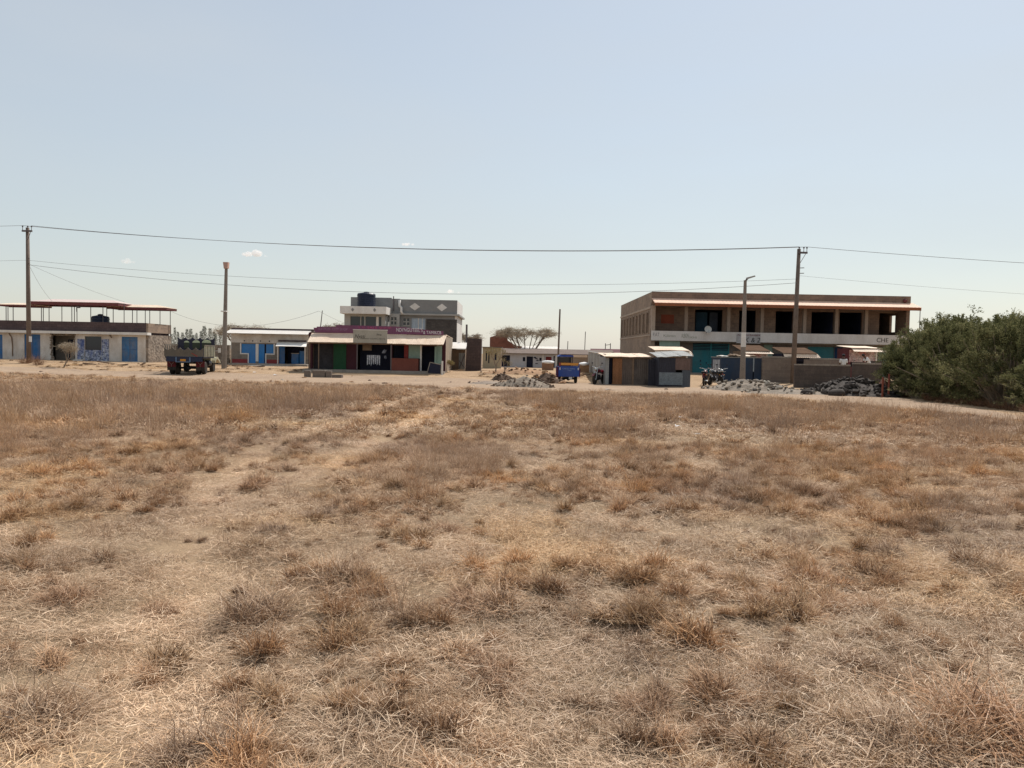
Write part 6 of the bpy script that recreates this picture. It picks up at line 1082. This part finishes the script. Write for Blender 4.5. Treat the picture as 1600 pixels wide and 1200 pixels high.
# ================================================================== RUBBLE, STONES, SMALL THINGS
def heap(name, label, cat, px, py, rx, ry, h, m, seed, z=0.0, kind=None, dx=0, dy=0):
    x, y = G(px, py, z); x += dx; y += dy + ry * 0.8; n = 26; V = []; rs = np.random.default_rng(seed); g = zs(x, y)
    T = Thing(name, label, cat, (x, y, g)); F = []
    for j in range(n + 1):
        for i in range(n + 1):
            u, v = (i / n * 2 - 1) * 1.25, (j / n * 2 - 1) * 1.25; r = math.hypot(u, v); xx, yy = x + u * rx, y + v * ry
            hh = h * max(0, 1 - r ** 1.5) * (0.65 + 0.7 * float(fbm(xx * 1.2 + seed, yy * 1.2, 3))) + 0.07 * h * rs.uniform(-1, 1) * (r < 0.95)
            V.append((xx, yy, zs(xx, yy) + hh - 0.06 - 0.1 * (r > 1.05)))
    for j in range(n):
        for i in range(n): a = j * (n + 1) + i; F.append((a, a + 1, a + n + 2, a + n + 1))
    T.part('heap', MB().add(V, F), m, smooth=False); T.h = lambda xx, yy: zs(xx, yy) + h * max(0, 1 - math.hypot((xx - x) / rx, (yy - y) / ry) ** 1.5) * (0.65 + 0.7 * float(fbm(xx * 1.2 + seed, yy * 1.2, 3))); T.c = (x, y, rx, ry); return T
SM = {}
def stone_mesh(m, k):
    key = (m.name, k)
    if key not in SM: SM[key] = MB().blob((0, 0, 0), (1, 0.8, 0.65), random.Random(k * 7 + 1), 0.32, 1).mesh('stone', m)
    return SM[key]
def stones_on(T, n, s0, s1, m, seed, spread=1.0, name='stone'):
    rn = random.Random(seed); x, y, rx, ry = T.c
    for i in range(n):
        a, r = rn.uniform(0, 2 * pi), math.sqrt(rn.random()) * spread; xx, yy = x + rx * r * cos(a), y + ry * r * sin(a); s = rn.uniform(s0, s1)
        o = link(name, stone_mesh(m if not isinstance(m, list) else m[i % len(m)], i % 5), T.o); o.location = (xx - T.loc[0], yy - T.loc[1], T.h(xx, yy) + s * 0.15 - T.loc[2]); o.scale = (s, s, s * rn.uniform(0.7, 1.1)); o.rotation_euler = (rn.uniform(-.6, .6), rn.uniform(-.6, .6), rn.uniform(0, 6.3))
m_gravel = mat('grey_gravel', (0.24, 0.195, 0.15), var=0.4, fine=40, bump=0.9, bscale=40); m_lava = mat('lava_stone', (0.06, 0.048, 0.04), var=0.35, fine=10); m_lava2 = mat('lava_stone_pale', (0.085, 0.07, 0.06), var=0.3); m_pale = mat('pale_stone', (0.36, 0.32, 0.26), var=0.2); m_earth = mat('red_earth', (0.34, 0.20, 0.11), var=0.3, fine=20, bump=0.8); m_clod = mat('brown_clod', (0.12, 0.075, 0.05), var=0.3, bump=0.6)
T = heap('gravel_heap', 'grey gravel heap in front of the blue tricycle', 'gravel heap', 818, 606, 1.7, 1.1, 0.55, m_gravel, 3); stones_on(T, 120, 0.025, 0.09, [m_gravel, m_clod], 1)
T = heap('gravel_heap', 'flat grey-brown gravel spill beside the grey heap', 'gravel heap', 770, 601, 1.9, 1.0, 0.22, mat('brown_gravel', (0.28, 0.22, 0.17), var=0.3, fine=40, bump=0.9), 4); stones_on(T, 20, 0.04, 0.09, [m_gravel, m_clod], 2)
T = heap('earth_heap', 'dark brown earth heap beside the small leafless tree', 'earth heap', 785, 595, 0.9, 0.6, 0.5, m_clod, 5); stones_on(T, 14, 0.06, 0.14, [m_clod], 3)
T = heap('earth_heap', 'dark clods of dug earth left of the blue tricycle', 'earth heap', 853, 600, 1.3, 0.8, 0.55, m_clod, 6); stones_on(T, 34, 0.08, 0.18, [m_clod, m_earth], 4)
T = heap('earth_heap', 'low reddish earth bank before the far white building', 'earth heap', 812, 586, 3.0, 1.6, 0.4, m_earth, 7, 0.2); stones_on(T, 20, 0.06, 0.14, [m_earth, m_clod], 5)
T = heap('gravel_heap', 'large grey gravel heap with pale stones below the navy container', 'gravel heap', 1188, 613, 2.6, 2.2, 0.62, m_gravel, 8, dx=0.2, dy=0.6); stones_on(T, 90, 0.03, 0.16, [m_pale, m_gravel, m_gravel, m_conc], 6)
T = heap('gravel_heap', 'low spread of grey gravel along the sooty block wall', 'gravel heap', 1245, 617, 2.6, 1.5, 0.3, m_gravel, 9); stones_on(T, 46, 0.05, 0.13, [m_gravel, m_pale, m_lava2], 7)
T = heap('stone_pile', 'pile of dark rough lava stones beside the green shrubs', 'stone pile', 1345, 620, 2.3, 2.6, 0.75, m_lava, 10, dx=0.6, dy=0.2); stones_on(T, 295, 0.07, 0.2, [m_lava, m_lava, m_lava2], 8, 0.98)
for px, py, s, m, lab in ((1260, 617, 0.26, m_lava, 'dark lava boulder at the edge of the road, apart from the pile'), (1308, 619, 0.33, m_lava, 'broad dark lava boulder touching the lava stone pile'), (534, 583, 0.42, mat('tan_boulder', (0.36, 0.25, 0.18), var=0.15), 'rounded tan boulder in front of the green shop panel'), (1333, 590, 0.2, m_pale, 'white stone wedged beside the short dark wall')):
    x, y = G(px, py); o = link('boulder', MB().blob((0, 0, 0.5), (1.25, 0.9, 0.72), random.Random(int(px)), 0.12, 2).mesh('boulder', m, True), None, (x, y, zs(x, y) - 0.05)); o.scale = (s, s, s); tag(o, lab, 'boulder')
rn = random.Random(33)
for i in range(46):
    px = rn.uniform(20, 1120); lo = 574 + (px / 1600) * 25; py = rn.uniform(lo + 4, lo + 26); x, y = G(px, py, 0.1); s = rn.uniform(0.04, 0.12); m = [m_clod, m_earth, m_pale][i % 3]; nm = ['dark brown', 'reddish', 'pale'][i % 3]
    o = link('stone', stone_mesh(m, i % 5), None, (x, y, zs(x, y) + s * 0.2)); o.scale = (s * 1.4, s, s); o.rotation_euler = (0, 0, rn.uniform(0, 6)); tag(o, 'small %s loose stone lying on the dusty road' % nm, 'stone', '%s loose stones on the road' % nm)
for px, py, s in ((398, 585, 0.12), (430, 588, 0.1), (425, 597, 0.07), (640, 611, 0.1), (1060, 668, 0.09), (1064, 657, 0.07), (1089, 683, 0.06), (905, 625, 0.12), (950, 611, 0.12), (330, 598, 0.08), (150, 607, 0.07)):
    x, y = G(px, py); o = link('litter_scrap', MB().sheet((-1, -0.6, 0.2), (1, -0.5, 0.35), (0.9, 0.7, 0.1), (-0.8, 0.6, 0.5), 0.05, 4, 3, 0.22, random.Random(px)).mesh('litter_scrap', m_sh2), None, (x, y, zs(x, y) + 0.04)); o.scale = (s, s, s); tag(o, 'crumpled white scrap of litter on the ground', 'litter', 'white scraps of litter')
# concrete blocks by the road
x0, y0 = G(472, 590); y0 += 0.4
for i, (dx, w_, d_, h_, lab) in enumerate(((0.0, 0.38, 0.4, 0.42, 'upright concrete block at the end of the block group nearest the white awning'), (0.52, 0.78, 0.45, 0.46, 'largest concrete block, in the middle of the roadside block group'), (1.34, 0.34, 0.4, 0.44, 'square concrete block next to the largest roadside block'), (1.72, 0.62, 0.35, 0.22, 'low flat concrete block at the end of the roadside group'))):
    g = zs(x0 + dx, y0); mb = MB().box(0, w_, 0, d_, -0.03, h_); o = link('concrete_block', mb.mesh('concrete_block', m_bw), None, (x0 + dx, y0, g)); o.rotation_euler = (0, 0, [0.1, -0.03, 0.06, -0.12][i]); bv = o.modifiers.new('bevel', 'BEVEL'); bv.width = 0.03; bv.segments = 2; tag(o, lab, 'block')
# leaning framed board and white post at the corner of the purple-sign shop
Yb = 52.4; T = Thing('framed_board', 'dark framed board leaning at the corner of the purple-sign shop', 'board', (PX(678, Yb), Yb, zs(-5.3, Yb)))
c4 = [W(667.5, 582.5, Yb), W(672, 566, Yb), W(689.5, 570, Yb), W(688.8, 584, Yb)]
T.part('panel', MB().prism(c4[::-1], Yb, Yb + 0.03), m_dark); fr_ = MB()
for a, b in ((0, 1), (1, 2), (2, 3)): fr_.tube([(c4[a][0], Yb - 0.01, c4[a][1]), (c4[b][0], Yb - 0.01, c4[b][1])], 0.035, 4)
T.part('frame', fr_, m_conc)
solid('marker_post', MB().box(PX(690, 52.2), PX(692.5, 52.2), 52.2, 52.3, 0.0, PZ(690, 564, 52.2)), m_ledge, 'short white post beside the leaning framed board', 'post', loc=(PX(691, 52.2), 52.25, zs(-4.8, 52.2)))
for px, lab in ((1378.5, 'short rusty red marker post before the lava stones'), (1388, 'taller rusty red marker post close to the shrubs')):
    x, y = G(px, 621); h = 0.95 if px < 1380 else 1.1; solid('marker_post', MB().tube([(x, y, -0.1), (x, y, h)], 0.045, 6), mat('rusty_red', (0.26, 0.08, 0.05), var=0.25), lab, 'post', loc=(x, y, zs(x, y)))
T = heap('earth_heap', 'small pinkish earth heap behind the two red marker posts', 'earth heap', 1386, 618, 0.5, 0.5, 0.75, mat('pink_earth', (0.40, 0.2, 0.14), var=0.2), 14)
def stall(label, px, py, z, w_, h_, top, body):
    x, y = G(px, py, z); g = zs(x, y); T = Thing('market_stall', label, 'stall', (x, y, g)); T.box('base', x - w_ / 2, x + w_ / 2, y, y + 0.9, g - 0.1, g + h_, body); T.part('cover', MB().blob((x, y + 0.4, g + h_ + 0.08), (w_ * 0.62, 0.6, 0.16), random.Random(int(px)), 0.15, 2), top, smooth=True)
stall('brown street stall with a white cloth cover near the red door', 856, 579, 0.3, 1.0, 0.62, m_sh2, mat('brown_stall', (0.28, 0.16, 0.1), var=0.2)); stall('tan street stall with a bulging white sack beyond the tricycle', 913, 583, 0.3, 0.75, 0.6, m_sh2, m_earth)
x, y = G(917, 592); solid('wooden_plank', MB().box(x - 0.3, x + 0.25, y, y + 0.2, zs(x, y) - 0.01, zs(x, y) + 0.08), m_wood, 'brown plank lying beside the red-seated motorcycle', 'plank', loc=(x, y, zs(x, y)))
for i, (px, py, l, a) in enumerate(((168, 571, 1.4, 0.15), (192, 573, 0.8, -0.1), (222, 573, 1.0, -0.35), (140, 572, 0.9, 0.1), (375, 575, 1.2, 0.05), (405, 576, 0.9, -0.1))):
    x, y = G(px, py, 0.22); solid('wooden_plank', MB().box(-l / 2, l / 2, -0.08, 0.08, 0, 0.09).xf(Matrix.Translation((x, y, zs(x, y))) @ Matrix.Rotation(a, 4, 'Y') @ Matrix.Rotation(a * 2, 4, 'Z')), m_clod if i % 2 else m_wood, 'rough brown timber lying on the bank before the shops', 'plank', 'loose timbers along the bank', loc=(x, y, zs(x, y)))
# ================================================================== TREES AND SHRUBS
def leaf_mat(name, c1, c2, c3):
    m = bpy.data.materials.new(name); m.use_nodes = True; nt = m.node_tree; L = nt.links; nt.nodes.clear()
    at = _n(nt, 'ShaderNodeAttribute', attribute_name='leaf'); sp = _n(nt, 'ShaderNodeSeparateColor'); L.new(at.outputs['Color'], sp.inputs[0])
    rp = _n(nt, 'ShaderNodeValToRGB'); L.new(sp.outputs[0], rp.inputs[0]); e = rp.color_ramp.elements; e[0].color = (*c1, 1); e[1].color = (*c3, 1); q = e.new(0.5); q.color = (*c2, 1)
    d = _n(nt, 'ShaderNodeBsdfDiffuse'); t = _n(nt, 'ShaderNodeBsdfTranslucent'); L.new(rp.outputs[0], d.inputs[0]); L.new(rp.outputs[0], t.inputs[0])
    ms = _n(nt, 'ShaderNodeMixShader'); ms.inputs[0].default_value = 0.3; L.new(d.outputs[0], ms.inputs[1]); L.new(t.outputs[0], ms.inputs[2])
    o = _n(nt, 'ShaderNodeOutputMaterial'); L.new(ms.outputs[0], o.inputs[0]); return m
def leaf_mesh(name, P, D, size, wid, m, rng, tone):
    """leaf-sized faces at points P pointing along D"""
    n = len(P); D = D / np.linalg.norm(D, axis=1)[:, None]; r = rng.normal(0, 1, (n, 3)); s = np.cross(D, r); s /= np.linalg.norm(s, axis=1)[:, None] + 1e-9
    L_ = size * rng.uniform(0.6, 1.4, n)[:, None]; w_ = wid * rng.uniform(0.7, 1.3, n)[:, None]
    V = np.stack([P, P + D * L_ * 0.5 + s * w_ / 2, P + D * L_, P + D * L_ * 0.5 - s * w_ / 2], 1).reshape(-1, 3)
    me = bpy.data.meshes.new(name); me.vertices.add(4 * n); me.vertices.foreach_set('co', V.ravel()); me.loops.add(4 * n); me.loops.foreach_set('vertex_index', np.arange(4 * n)); me.polygons.add(n); me.polygons.foreach_set('loop_start', np.arange(n) * 4); me.polygons.foreach_set('loop_total', np.full(n, 4)); me.update(calc_edges=True); me.validate()
    a = me.attributes.new('leaf', 'FLOAT_COLOR', 'POINT'); c = np.repeat(np.clip(tone, 0, 1), 4); a.data.foreach_set('color', np.stack([c, c, c, np.ones_like(c)], 1).astype(np.float32).ravel()); me.materials.append(m); return me
m_leaf = leaf_mat('shrub_leaf', (0.064, 0.07, 0.03), (0.155, 0.155, 0.07), (0.36, 0.33, 0.175)); m_bark = mat('grey_bark', (0.24, 0.19, 0.145), var=0.25, fine=20); m_twig = mat('pale_twig', (0.32, 0.255, 0.19), var=0.25)
def shrub_meshes(seed, h, rad, nclump=660, per=105):
    """rounded crown of many small leafy sprays on arching stems, with feathery upright shoots on top"""
    rng = np.random.default_rng(seed); P = []; D = []; T_ = []; br = MB()
    lumps = []
    for i in range(46):
        a = rng.uniform(0, 2 * pi); ph = np.arcsin(rng.uniform(0.0, 1.0)); lumps.append((a, ph, rng.uniform(0.78, 1.1), rng.normal(0.45, 0.16), rng.uniform(0.28, 0.5)))
    for i in range(nclump):
        a, ph, env, lt, lr = lumps[i % 46]; q = rng.uniform(0.6, 1.0) ** 0.5
        c = np.array([cos(a) * cos(ph) * rad, sin(a) * cos(ph) * rad, 0.16 * h + sin(ph) * h * 0.74]) * np.array([q * env, q * env, 0.35 * q * env + 0.65]) + rng.normal(0, lr, 3) * np.array([1, 1, 0.8])
        c[2] = max(c[2], 0.3); out = np.array([cos(a) * cos(ph), sin(a) * cos(ph), 0.6 + sin(ph)]); out /= np.linalg.norm(out)
        if i % 4 == 0:
            base = np.array([cos(a) * rad * 0.25, sin(a) * rad * 0.25, 0]) + rng.normal(0, 0.08, 3) * np.array([1, 1, 0]); mid = base * 0.5 + c * 0.5 + np.array([0, 0, 0.2]); br.tube([tuple(base), tuple(mid), tuple(c)], [0.045, 0.03, 0.01], 5)
        tone0 = rng.normal(lt, 0.12); spray = rng.uniform(0.16, 0.34); m_ = int(per * rng.uniform(0.6, 1.4)); axis = out + rng.normal(0, 0.45, 3); axis /= np.linalg.norm(axis)
        for k in range(5):
            dd = axis + rng.normal(0, 0.5, 3); dd /= np.linalg.norm(dd); n_ = m_ // 5; u = rng.random(n_)[:, None]
            P.append(c + dd * spray * 1.5 * u + rng.normal(0, 0.035, (n_, 3))); D.append(dd + rng.normal(0, 0.7, (n_, 3))); T_.append(np.full(n_, tone0) + rng.normal(0, 0.15, n_))
    for i in range(95):      # upright leader shoots
        a = rng.uniform(0, 2 * pi); r = rad * rng.random() ** 0.6 * 0.85; b0 = np.array([cos(a) * r, sin(a) * r, h * (0.70 + 0.15 * (1 - (r / rad) ** 2))]); l = rng.uniform(0.25, 0.75); dd = np.array([rng.normal(0, 0.15), rng.normal(0, 0.15), 1.0]); n_ = int(90 * l / 0.5); u = rng.random(n_)[:, None]
        P.append(b0 + dd * l * u + rng.normal(0, 0.05, (n_, 3)) * (1.15 - u)); D.append(dd * 0.8 + rng.normal(0, 0.6, (n_, 3))); T_.append(np.full(n_, rng.normal(0.5, 0.15)) + rng.normal(0, 0.12, n_))
    P = np.concatenate(P); D = np.concatenate(D); T_ = np.concatenate(T_); k = P[:, 2] > 0.08
    return leaf_mesh('crown', P[k], D[k], 0.10, 0.032, m_leaf, rng, T_[k]), br.mesh('trunk', m_twig)
SHR = [shrub_meshes(1, 3.7, 2.15), shrub_meshes(2, 3.6, 2.05), shrub_meshes(3, 3.7, 2.1)]
labs = ['dense olive-green shrub next to the lava stone pile', 'dense green shrub second along the hedge from the lava stones', 'tall green shrub in the middle of the hedge beside the road', 'broad dark shrub fourth along the hedge from the lava stones', 'tall shrub at the near end of the roadside hedge', 'rear shrub behind the end of the hedge at the lava stones', 'rear tall shrub behind the middle of the roadside hedge', 'rear shrub at the far right of the roadside hedge', 'small rounded shrub at the foot of the hedge corner']
for i, (x, y, s, v, rz, zs_) in enumerate(((19.95, 36.6, 0.86, 1, 0.5, 0.98), (20.0, 33.4, 0.95, 0, 1.8, 0.95), (19.8, 30.0, 0.95, 2, 3.1, 0.95), (20.2, 26.6, 0.9, 1, 4.4, 0.7), (20.6, 22.8, 0.9, 0, 5.3, 0.62), (22.6, 38.6, 1.05, 2, 0.9, 1.02), (22.9, 34.6, 1.1, 1, 2.6, 0.95), (23.2, 29.8, 1.05, 0, 3.9, 0.84), (19.0, 34.9, 0.5, 2, 2.2, 0.75))):
    T = Thing('shrub', labs[i], 'shrub', (x, y, zs(x, y)), 'shrubs of the roadside hedge', rotz=rz, local=True); T.o.scale = (s, s, s * zs_)
    link('crown', SHR[v][0], T.o); link('trunk', SHR[v][1], T.o)
# dry scrub at the foot of the hedge
rn = random.Random(4); rg = np.random.default_rng(44); DM = [blade_mesh('dry_scrub_%d' % i, [blades(rg, 220, 0.2, (0.2, 0.5), 0.006, (0.6, 1.5), (0.2, 1.4), rlo=0.0, rhi=0.5)]) for i in range(2)]
for i in range(34):
    y = 20.5 + i * 0.52; x = np.interp(y, [20, 24.5, 30, 36, 40], [17.7, 17.6, 18.0, 18.9, 20]) + rn.uniform(-0.2, 0.6); o = link('dry_scrub', DM[i % 2], None, (x, y, zs(x, y))); o.scale = (rn.uniform(0.7, 1.3),) * 3; o['tint'] = (0.62, 0.46, 0.36, 1); tag(o, 'brown dry scrub clump at the foot of the green hedge', 'scrub', 'dry scrub clumps along the hedge')

def acacia(label, loc, seed, h, rad, trunk_h, r0, ntw):
    """flat umbrella of bare forking limbs"""
    rg = np.random.default_rng(seed); mb = MB(); tw = MB(); tips = []
    T = Thing('acacia_tree', label, 'tree', loc, local=True); mb.tube([(0, 0, -0.1), (0.03, 0, trunk_h * 0.6), (0, 0.02, trunk_h)], [r0, r0 * 0.85, r0 * 0.8], 8)
    def zt(x, y): return h * (1 - 0.16 * ((x * x + y * y) / rad ** 2)) + 0.12 * sin(3 * x + seed) + 0.1 * sin(2.3 * y)
    for i in range(12):
        a = 2 * pi * i / 12 + rg.uniform(-0.25, 0.25); R_ = rad * rg.uniform(0.45, 0.62); e = Vector((cos(a) * R_, sin(a) * R_, zt(cos(a) * R_, sin(a) * R_) - rg.uniform(0.3, 1.3))); s_ = Vector((0, 0, trunk_h)); m = s_.lerp(e, 0.5) + Vector((0, 0, -0.05 * h))
        mb.tube([s_, m, e], [r0 * 0.55, r0 * 0.4, r0 * 0.27], 6)
        for j in range(5):
            b = a + rg.uniform(-0.75, 0.75); R2 = rad * rg.uniform(0.6, 1.0); t = rg.uniform(0.35, 1.0); st = m.lerp(e, t) if t > 0 else m; p2 = Vector((cos(b) * R2, sin(b) * R2, zt(cos(b) * R2, sin(b) * R2) - rg.uniform(0.0, 0.2))); mm = st.lerp(p2, 0.5) + Vector((rg.normal(0, .06), rg.normal(0, .06), rg.uniform(0, 0.15)))
            mb.tube([st, mm, p2], [r0 * 0.22, r0 * 0.16, r0 * 0.1], 5)
            for k in range(7):
                q = mm.lerp(p2, rg.random()); d = Vector((rg.normal(0, 1), rg.normal(0, 1), rg.uniform(-0.1, 0.45))).normalized(); p3 = q + d * rg.uniform(0.3, 0.8); p3.z = min(p3.z, zt(p3.x, p3.y) + 0.15); tw.tube([q, q.lerp(p3, 0.5) + Vector((0, 0, 0.04)), p3], [0.022, 0.016, 0.009], 3); tips += [q, q.lerp(p3, 0.5), p3]
    T.part('trunk', mb, m_bark, smooth=True); T.part('crown', tw, m_twig)
    tp = np.array([tuple(t) for t in tips]); k = rg.integers(0, len(tp), ntw); P = tp[k] + rg.normal(0, 0.24, (ntw, 3)) * np.array([1, 1, 0.45]); link('twigs', leaf_mesh('twigs', P, rg.normal(0, 1, (ntw, 3)) * np.array([1, 1, 0.4]), 0.28, 0.024, m_drytwig, rg, rg.random(ntw)), T.o); return T
def bare_tree(name, label, loc, seed, h, spread, flat=True, trunk=0.16, depth=5, haze_leaf=None, lean=(0, 0), forks=3, first=0.28, scale_twig=1.0):
    rng = random.Random(seed); mb = MB(); tw = MB(); tips = []
    def grow(p, d, L, r, k):
        q = p + d * L; m = p.lerp(q, 0.5) + Vector((rng.uniform(-1, 1), rng.uniform(-1, 1), rng.uniform(-.5, .5))) * L * 0.07
        (mb if k < 3 else tw).tube([p, m, q], [r, r * 0.85, r * 0.68], 6 if k < 3 else 3, cap=False)
        if k >= depth: tips.append(q); return
        n = forks if k < 2 else rng.choice((2, 3, 3))
        for i in range(n):
            a = rng.uniform(0, 2 * pi) if k else 2 * pi * i / n + rng.uniform(-.5, .5); out = Vector((cos(a), sin(a), 0))
            if flat:
                up = max(0.0, (h - q.z) / h) * 1.2 if k < 2 else max(-0.05, (h - q.z) / h * 0.9); nd = (d * 0.55 + out * (0.75 if k < 2 else 0.7) + Vector((0, 0, up * 0.75)))
            else: nd = d * 0.8 + out * 0.5 + Vector((0, 0, 0.25))
            nd.normalize(); grow(q, nd, L * rng.uniform(0.62, 0.86) * (1.0 if k else spread), max(r * 0.6, 0.008), k + 1)
            if k >= 2: tips.append(q)
    grow(Vector((0, 0, -0.1)), Vector((lean[0], lean[1], 1)).normalized(), h * first, trunk, 0)
    T = Thing(name, label, 'tree' if name.endswith('tree') else 'shrub', loc, local=True)
    T.part('trunk', mb, m_bark); c = T.part('crown', tw, m_twig)
    if haze_leaf:
        rg = np.random.default_rng(seed); tp = np.array([tuple(t) for t in tips]); k = rg.integers(0, len(tp), haze_leaf[0]); P = tp[k] + rg.normal(0, haze_leaf[1], (haze_leaf[0], 3)) * np.array([1, 1, 0.3]); me = leaf_mesh('twig_mass', P, rg.normal(0, 1, (len(P), 3)) * np.array([1, 1, 0.35]), haze_leaf[2], haze_leaf[3], haze_leaf[4], rg, rg.random(len(P))); link('twigs', me, T.o)
    return T
m_drytwig = leaf_mat('dry_twigs', (0.26, 0.21, 0.16), (0.36, 0.30, 0.225), (0.44, 0.38, 0.28)); m_thin = leaf_mat('sparse_leaf', (0.16, 0.12, 0.05), (0.25, 0.2, 0.09), (0.34, 0.28, 0.13))
for px, Yt, ptop, rad, seed, ntw, lab in ((822, 84.6, 511, 3.9, 14, 9000, 'flat-topped leafless acacia tree in front of the red brick gable'), (378, 72.0, 507, 2.5, 5, 7000, 'leafless acacia tree spreading behind the blue-doored shop'), (524, 78.0, 502, 1.5, 8, 500, 'leafless thorn tree behind the purple signboard'), (734, 84.0, 519, 1.4, 11, 500, 'thin leafless tree beside the right side of the grey house')):
    xt = PX(px, Yt); g = zs(xt, Yt); acacia(lab, (xt, Yt, g), seed, PZ(px, ptop, Yt) - g, rad, 0.7 if rad > 2 else 1.5, 0.13 if rad > 2 else 0.09, ntw)
x, y = G(775, 586, 0.15); bare_tree('small_tree', 'small sparse tree with thin yellowish leaves before the tan hut', (x, y, zs(x, y)), 3, 2.1, 1.0, False, 0.06, 5, (900, 0.12, 0.07, 0.035, m_thin), forks=3, first=0.3)
x, y = G(785, 588, 0.15); bare_tree('small_tree', 'thin leaning sapling beside the small sparse tree', (x, y, zs(x, y)), 6, 1.5, 0.8, False, 0.04, 4, (200, 0.1, 0.06, 0.03, m_thin), (0.3, 0), forks=2, first=0.35)
x, y = G(98, 573, 0.25); bare_tree('thorn_shrub', 'grey thorn shrub bending over before the broken shop front', (x, y, zs(x, y)), 9, 1.5, 1.0, False, 0.05, 5, (1600, 0.16, 0.14, 0.02, m_drytwig), (0.45, 0.1), forks=3, first=0.4)
x, y = G(703, 581, 0.3); bare_tree('roadside_shrub', 'scrubby yellowish bush against the side wall of the purple-sign shop', (x, y, zs(x, y)), 12, 1.2, 0.8, False, 0.03, 4, (700, 0.1, 0.08, 0.03, m_thin), forks=4, first=0.3)
# scrubby plants around the foot of the weathered pole
for i, (px, py) in enumerate(((38, 570), (60, 571), (52, 569))):
    x, y = G(px, py, 0.25); o = link('dry_scrub', DM[i % 2], None, (x, y, zs(x, y))); o.scale = (1.6, 1.6, 1.9); o['tint'] = (0.62, 0.46, 0.36, 1); tag(o, 'brown dry scrub clump at the foot of the weathered utility pole', 'scrub', 'dry scrub around the weathered pole')
# dark conifers far behind the truck
m_con = leaf_mat('hazy_conifer_needles', (0.09, 0.10, 0.075), (0.13, 0.14, 0.11), (0.17, 0.18, 0.14)); CM = []  # needles lightened: distance haze put into the colour
for s in range(3):
    rg = np.random.default_rng(60 + s); n = 1000; z = rg.random(n) ** 0.8; a = rg.random(n) * 2 * pi; wob = 0.55 + 0.45 * np.sin(z * 37 + a * 3 + s); r = (1 - z) ** 0.8 * 0.2 * wob * np.sqrt(rg.random(n)) + 0.008; P = np.stack([r * np.cos(a), r * np.sin(a), 0.06 + z * 0.94], 1); D = np.stack([np.cos(a), np.sin(a), np.full(n, 0.6)], 1) + rg.normal(0, 0.4, (n, 3)); CM.append((leaf_mesh('crown', P, D, 0.06, 0.010, m_con, rg, rg.random(n)), MB().tube([(0, 0, -0.02), (0, 0, 0.9)], [0.02, 0.004], 6).mesh('trunk', m_bark)))
Yt = 118.0
for i, (px, py, f) in enumerate(((273, 513, 0.8), (278, 519, 1.0), (285, 520, 1.2), (292, 515, 1.2), (298, 515, 1.2), (307, 521, 1.0), (314, 518, 1.1), (319, 510, 1.3), (328, 514, 1.1), (334, 519, 1.2), (337, 522, 1.2), (344, 518, 1.1), (268, 523, 1.1), (302, 524, 1.3))):
    x = PX(px, Yt + i % 4); z0 = zs(x, Yt); h = PZ(px, py, Yt) - z0; T = Thing('conifer_tree', 'slender dark conifer in the far row behind the truck', 'tree', (x, Yt + i % 4, z0), 'dark conifers far behind the truck', rotz=i * 1.3, local=True); T.o.scale = (h * f * 0.8, h * f * 0.8, h); link('crown', CM[i % 3][0], T.o); link('trunk', CM[i % 3][1], T.o)
# stone boundary wall between the white shops and the blue-doored shop
Yw = 66.0; solid('boundary_wall_section', MB().box(PX(268, Yw), PX(358, Yw), Yw, Yw + 0.4, 0.0, 2.0), m_stone, 'rough stone boundary wall behind the truck and lamp post', 'wall', loc=(PX(310, Yw), Yw, zs(-27, 66)))

# ================================================================== CLOUDS
def cloud(label, px, py, wpx, hpx, seed, dens):
    Yc = 3200.0; x, z = W(px, py, Yc); k = Yc / FPX; rn = random.Random(seed); mb = MB(); w_, h_ = wpx * k / 2, hpx * k / 2
    for i in range(9):
        u = rn.uniform(-1, 1); s = (1 - abs(u) * 0.75) * rn.uniform(0.5, 0.9); mb.blob((x + u * w_ * 0.8, Yc + rn.uniform(-1, 1) * w_ * 0.5, z + (s - 0.7) * h_ * 0.7), (w_ * 0.42 * s, w_ * 0.4 * s, h_ * s), rn, 0.08, 2)
    m = bpy.data.materials.new('cloud_vapour'); m.use_nodes = True; nt = m.node_tree; nt.nodes.clear(); o = _n(nt, 'ShaderNodeOutputMaterial'); v = _n(nt, 'ShaderNodeVolumePrincipled'); v.inputs['Color'].default_value = (0.95, 0.95, 0.95, 1); v.inputs['Density'].default_value = dens; v.inputs['Anisotropy'].default_value = 0.3; nt.links.new(v.outputs[0], o.inputs['Volume'])
    bm = bmesh.new(); bm.from_mesh(mb.mesh('cloud', None)); me = bpy.data.meshes.new('cloud'); bm.to_mesh(me); bm.free(); me.materials.append(m)
    ob = link('cloud', me); md = ob.modifiers.new('remesh', 'REMESH'); md.mode = 'VOXEL'; md.voxel_size = h_ * 0.18; tag(ob, label, 'cloud', 'small clouds low in the hazy sky')
cloud('small white cloud just right of the solar lamp head, brightest of the clouds', 397, 396, 48, 17, 1, 0.05); cloud('faint cloud puff above the roof canopies', 201, 408, 30, 13, 2, 0.02); cloud('faint flat cloud just above the upper power cable', 637, 381, 30, 9, 3, 0.035); cloud('faint low cloud above the pale diamonds of the grey house', 708, 455, 30, 12, 4, 0.028)
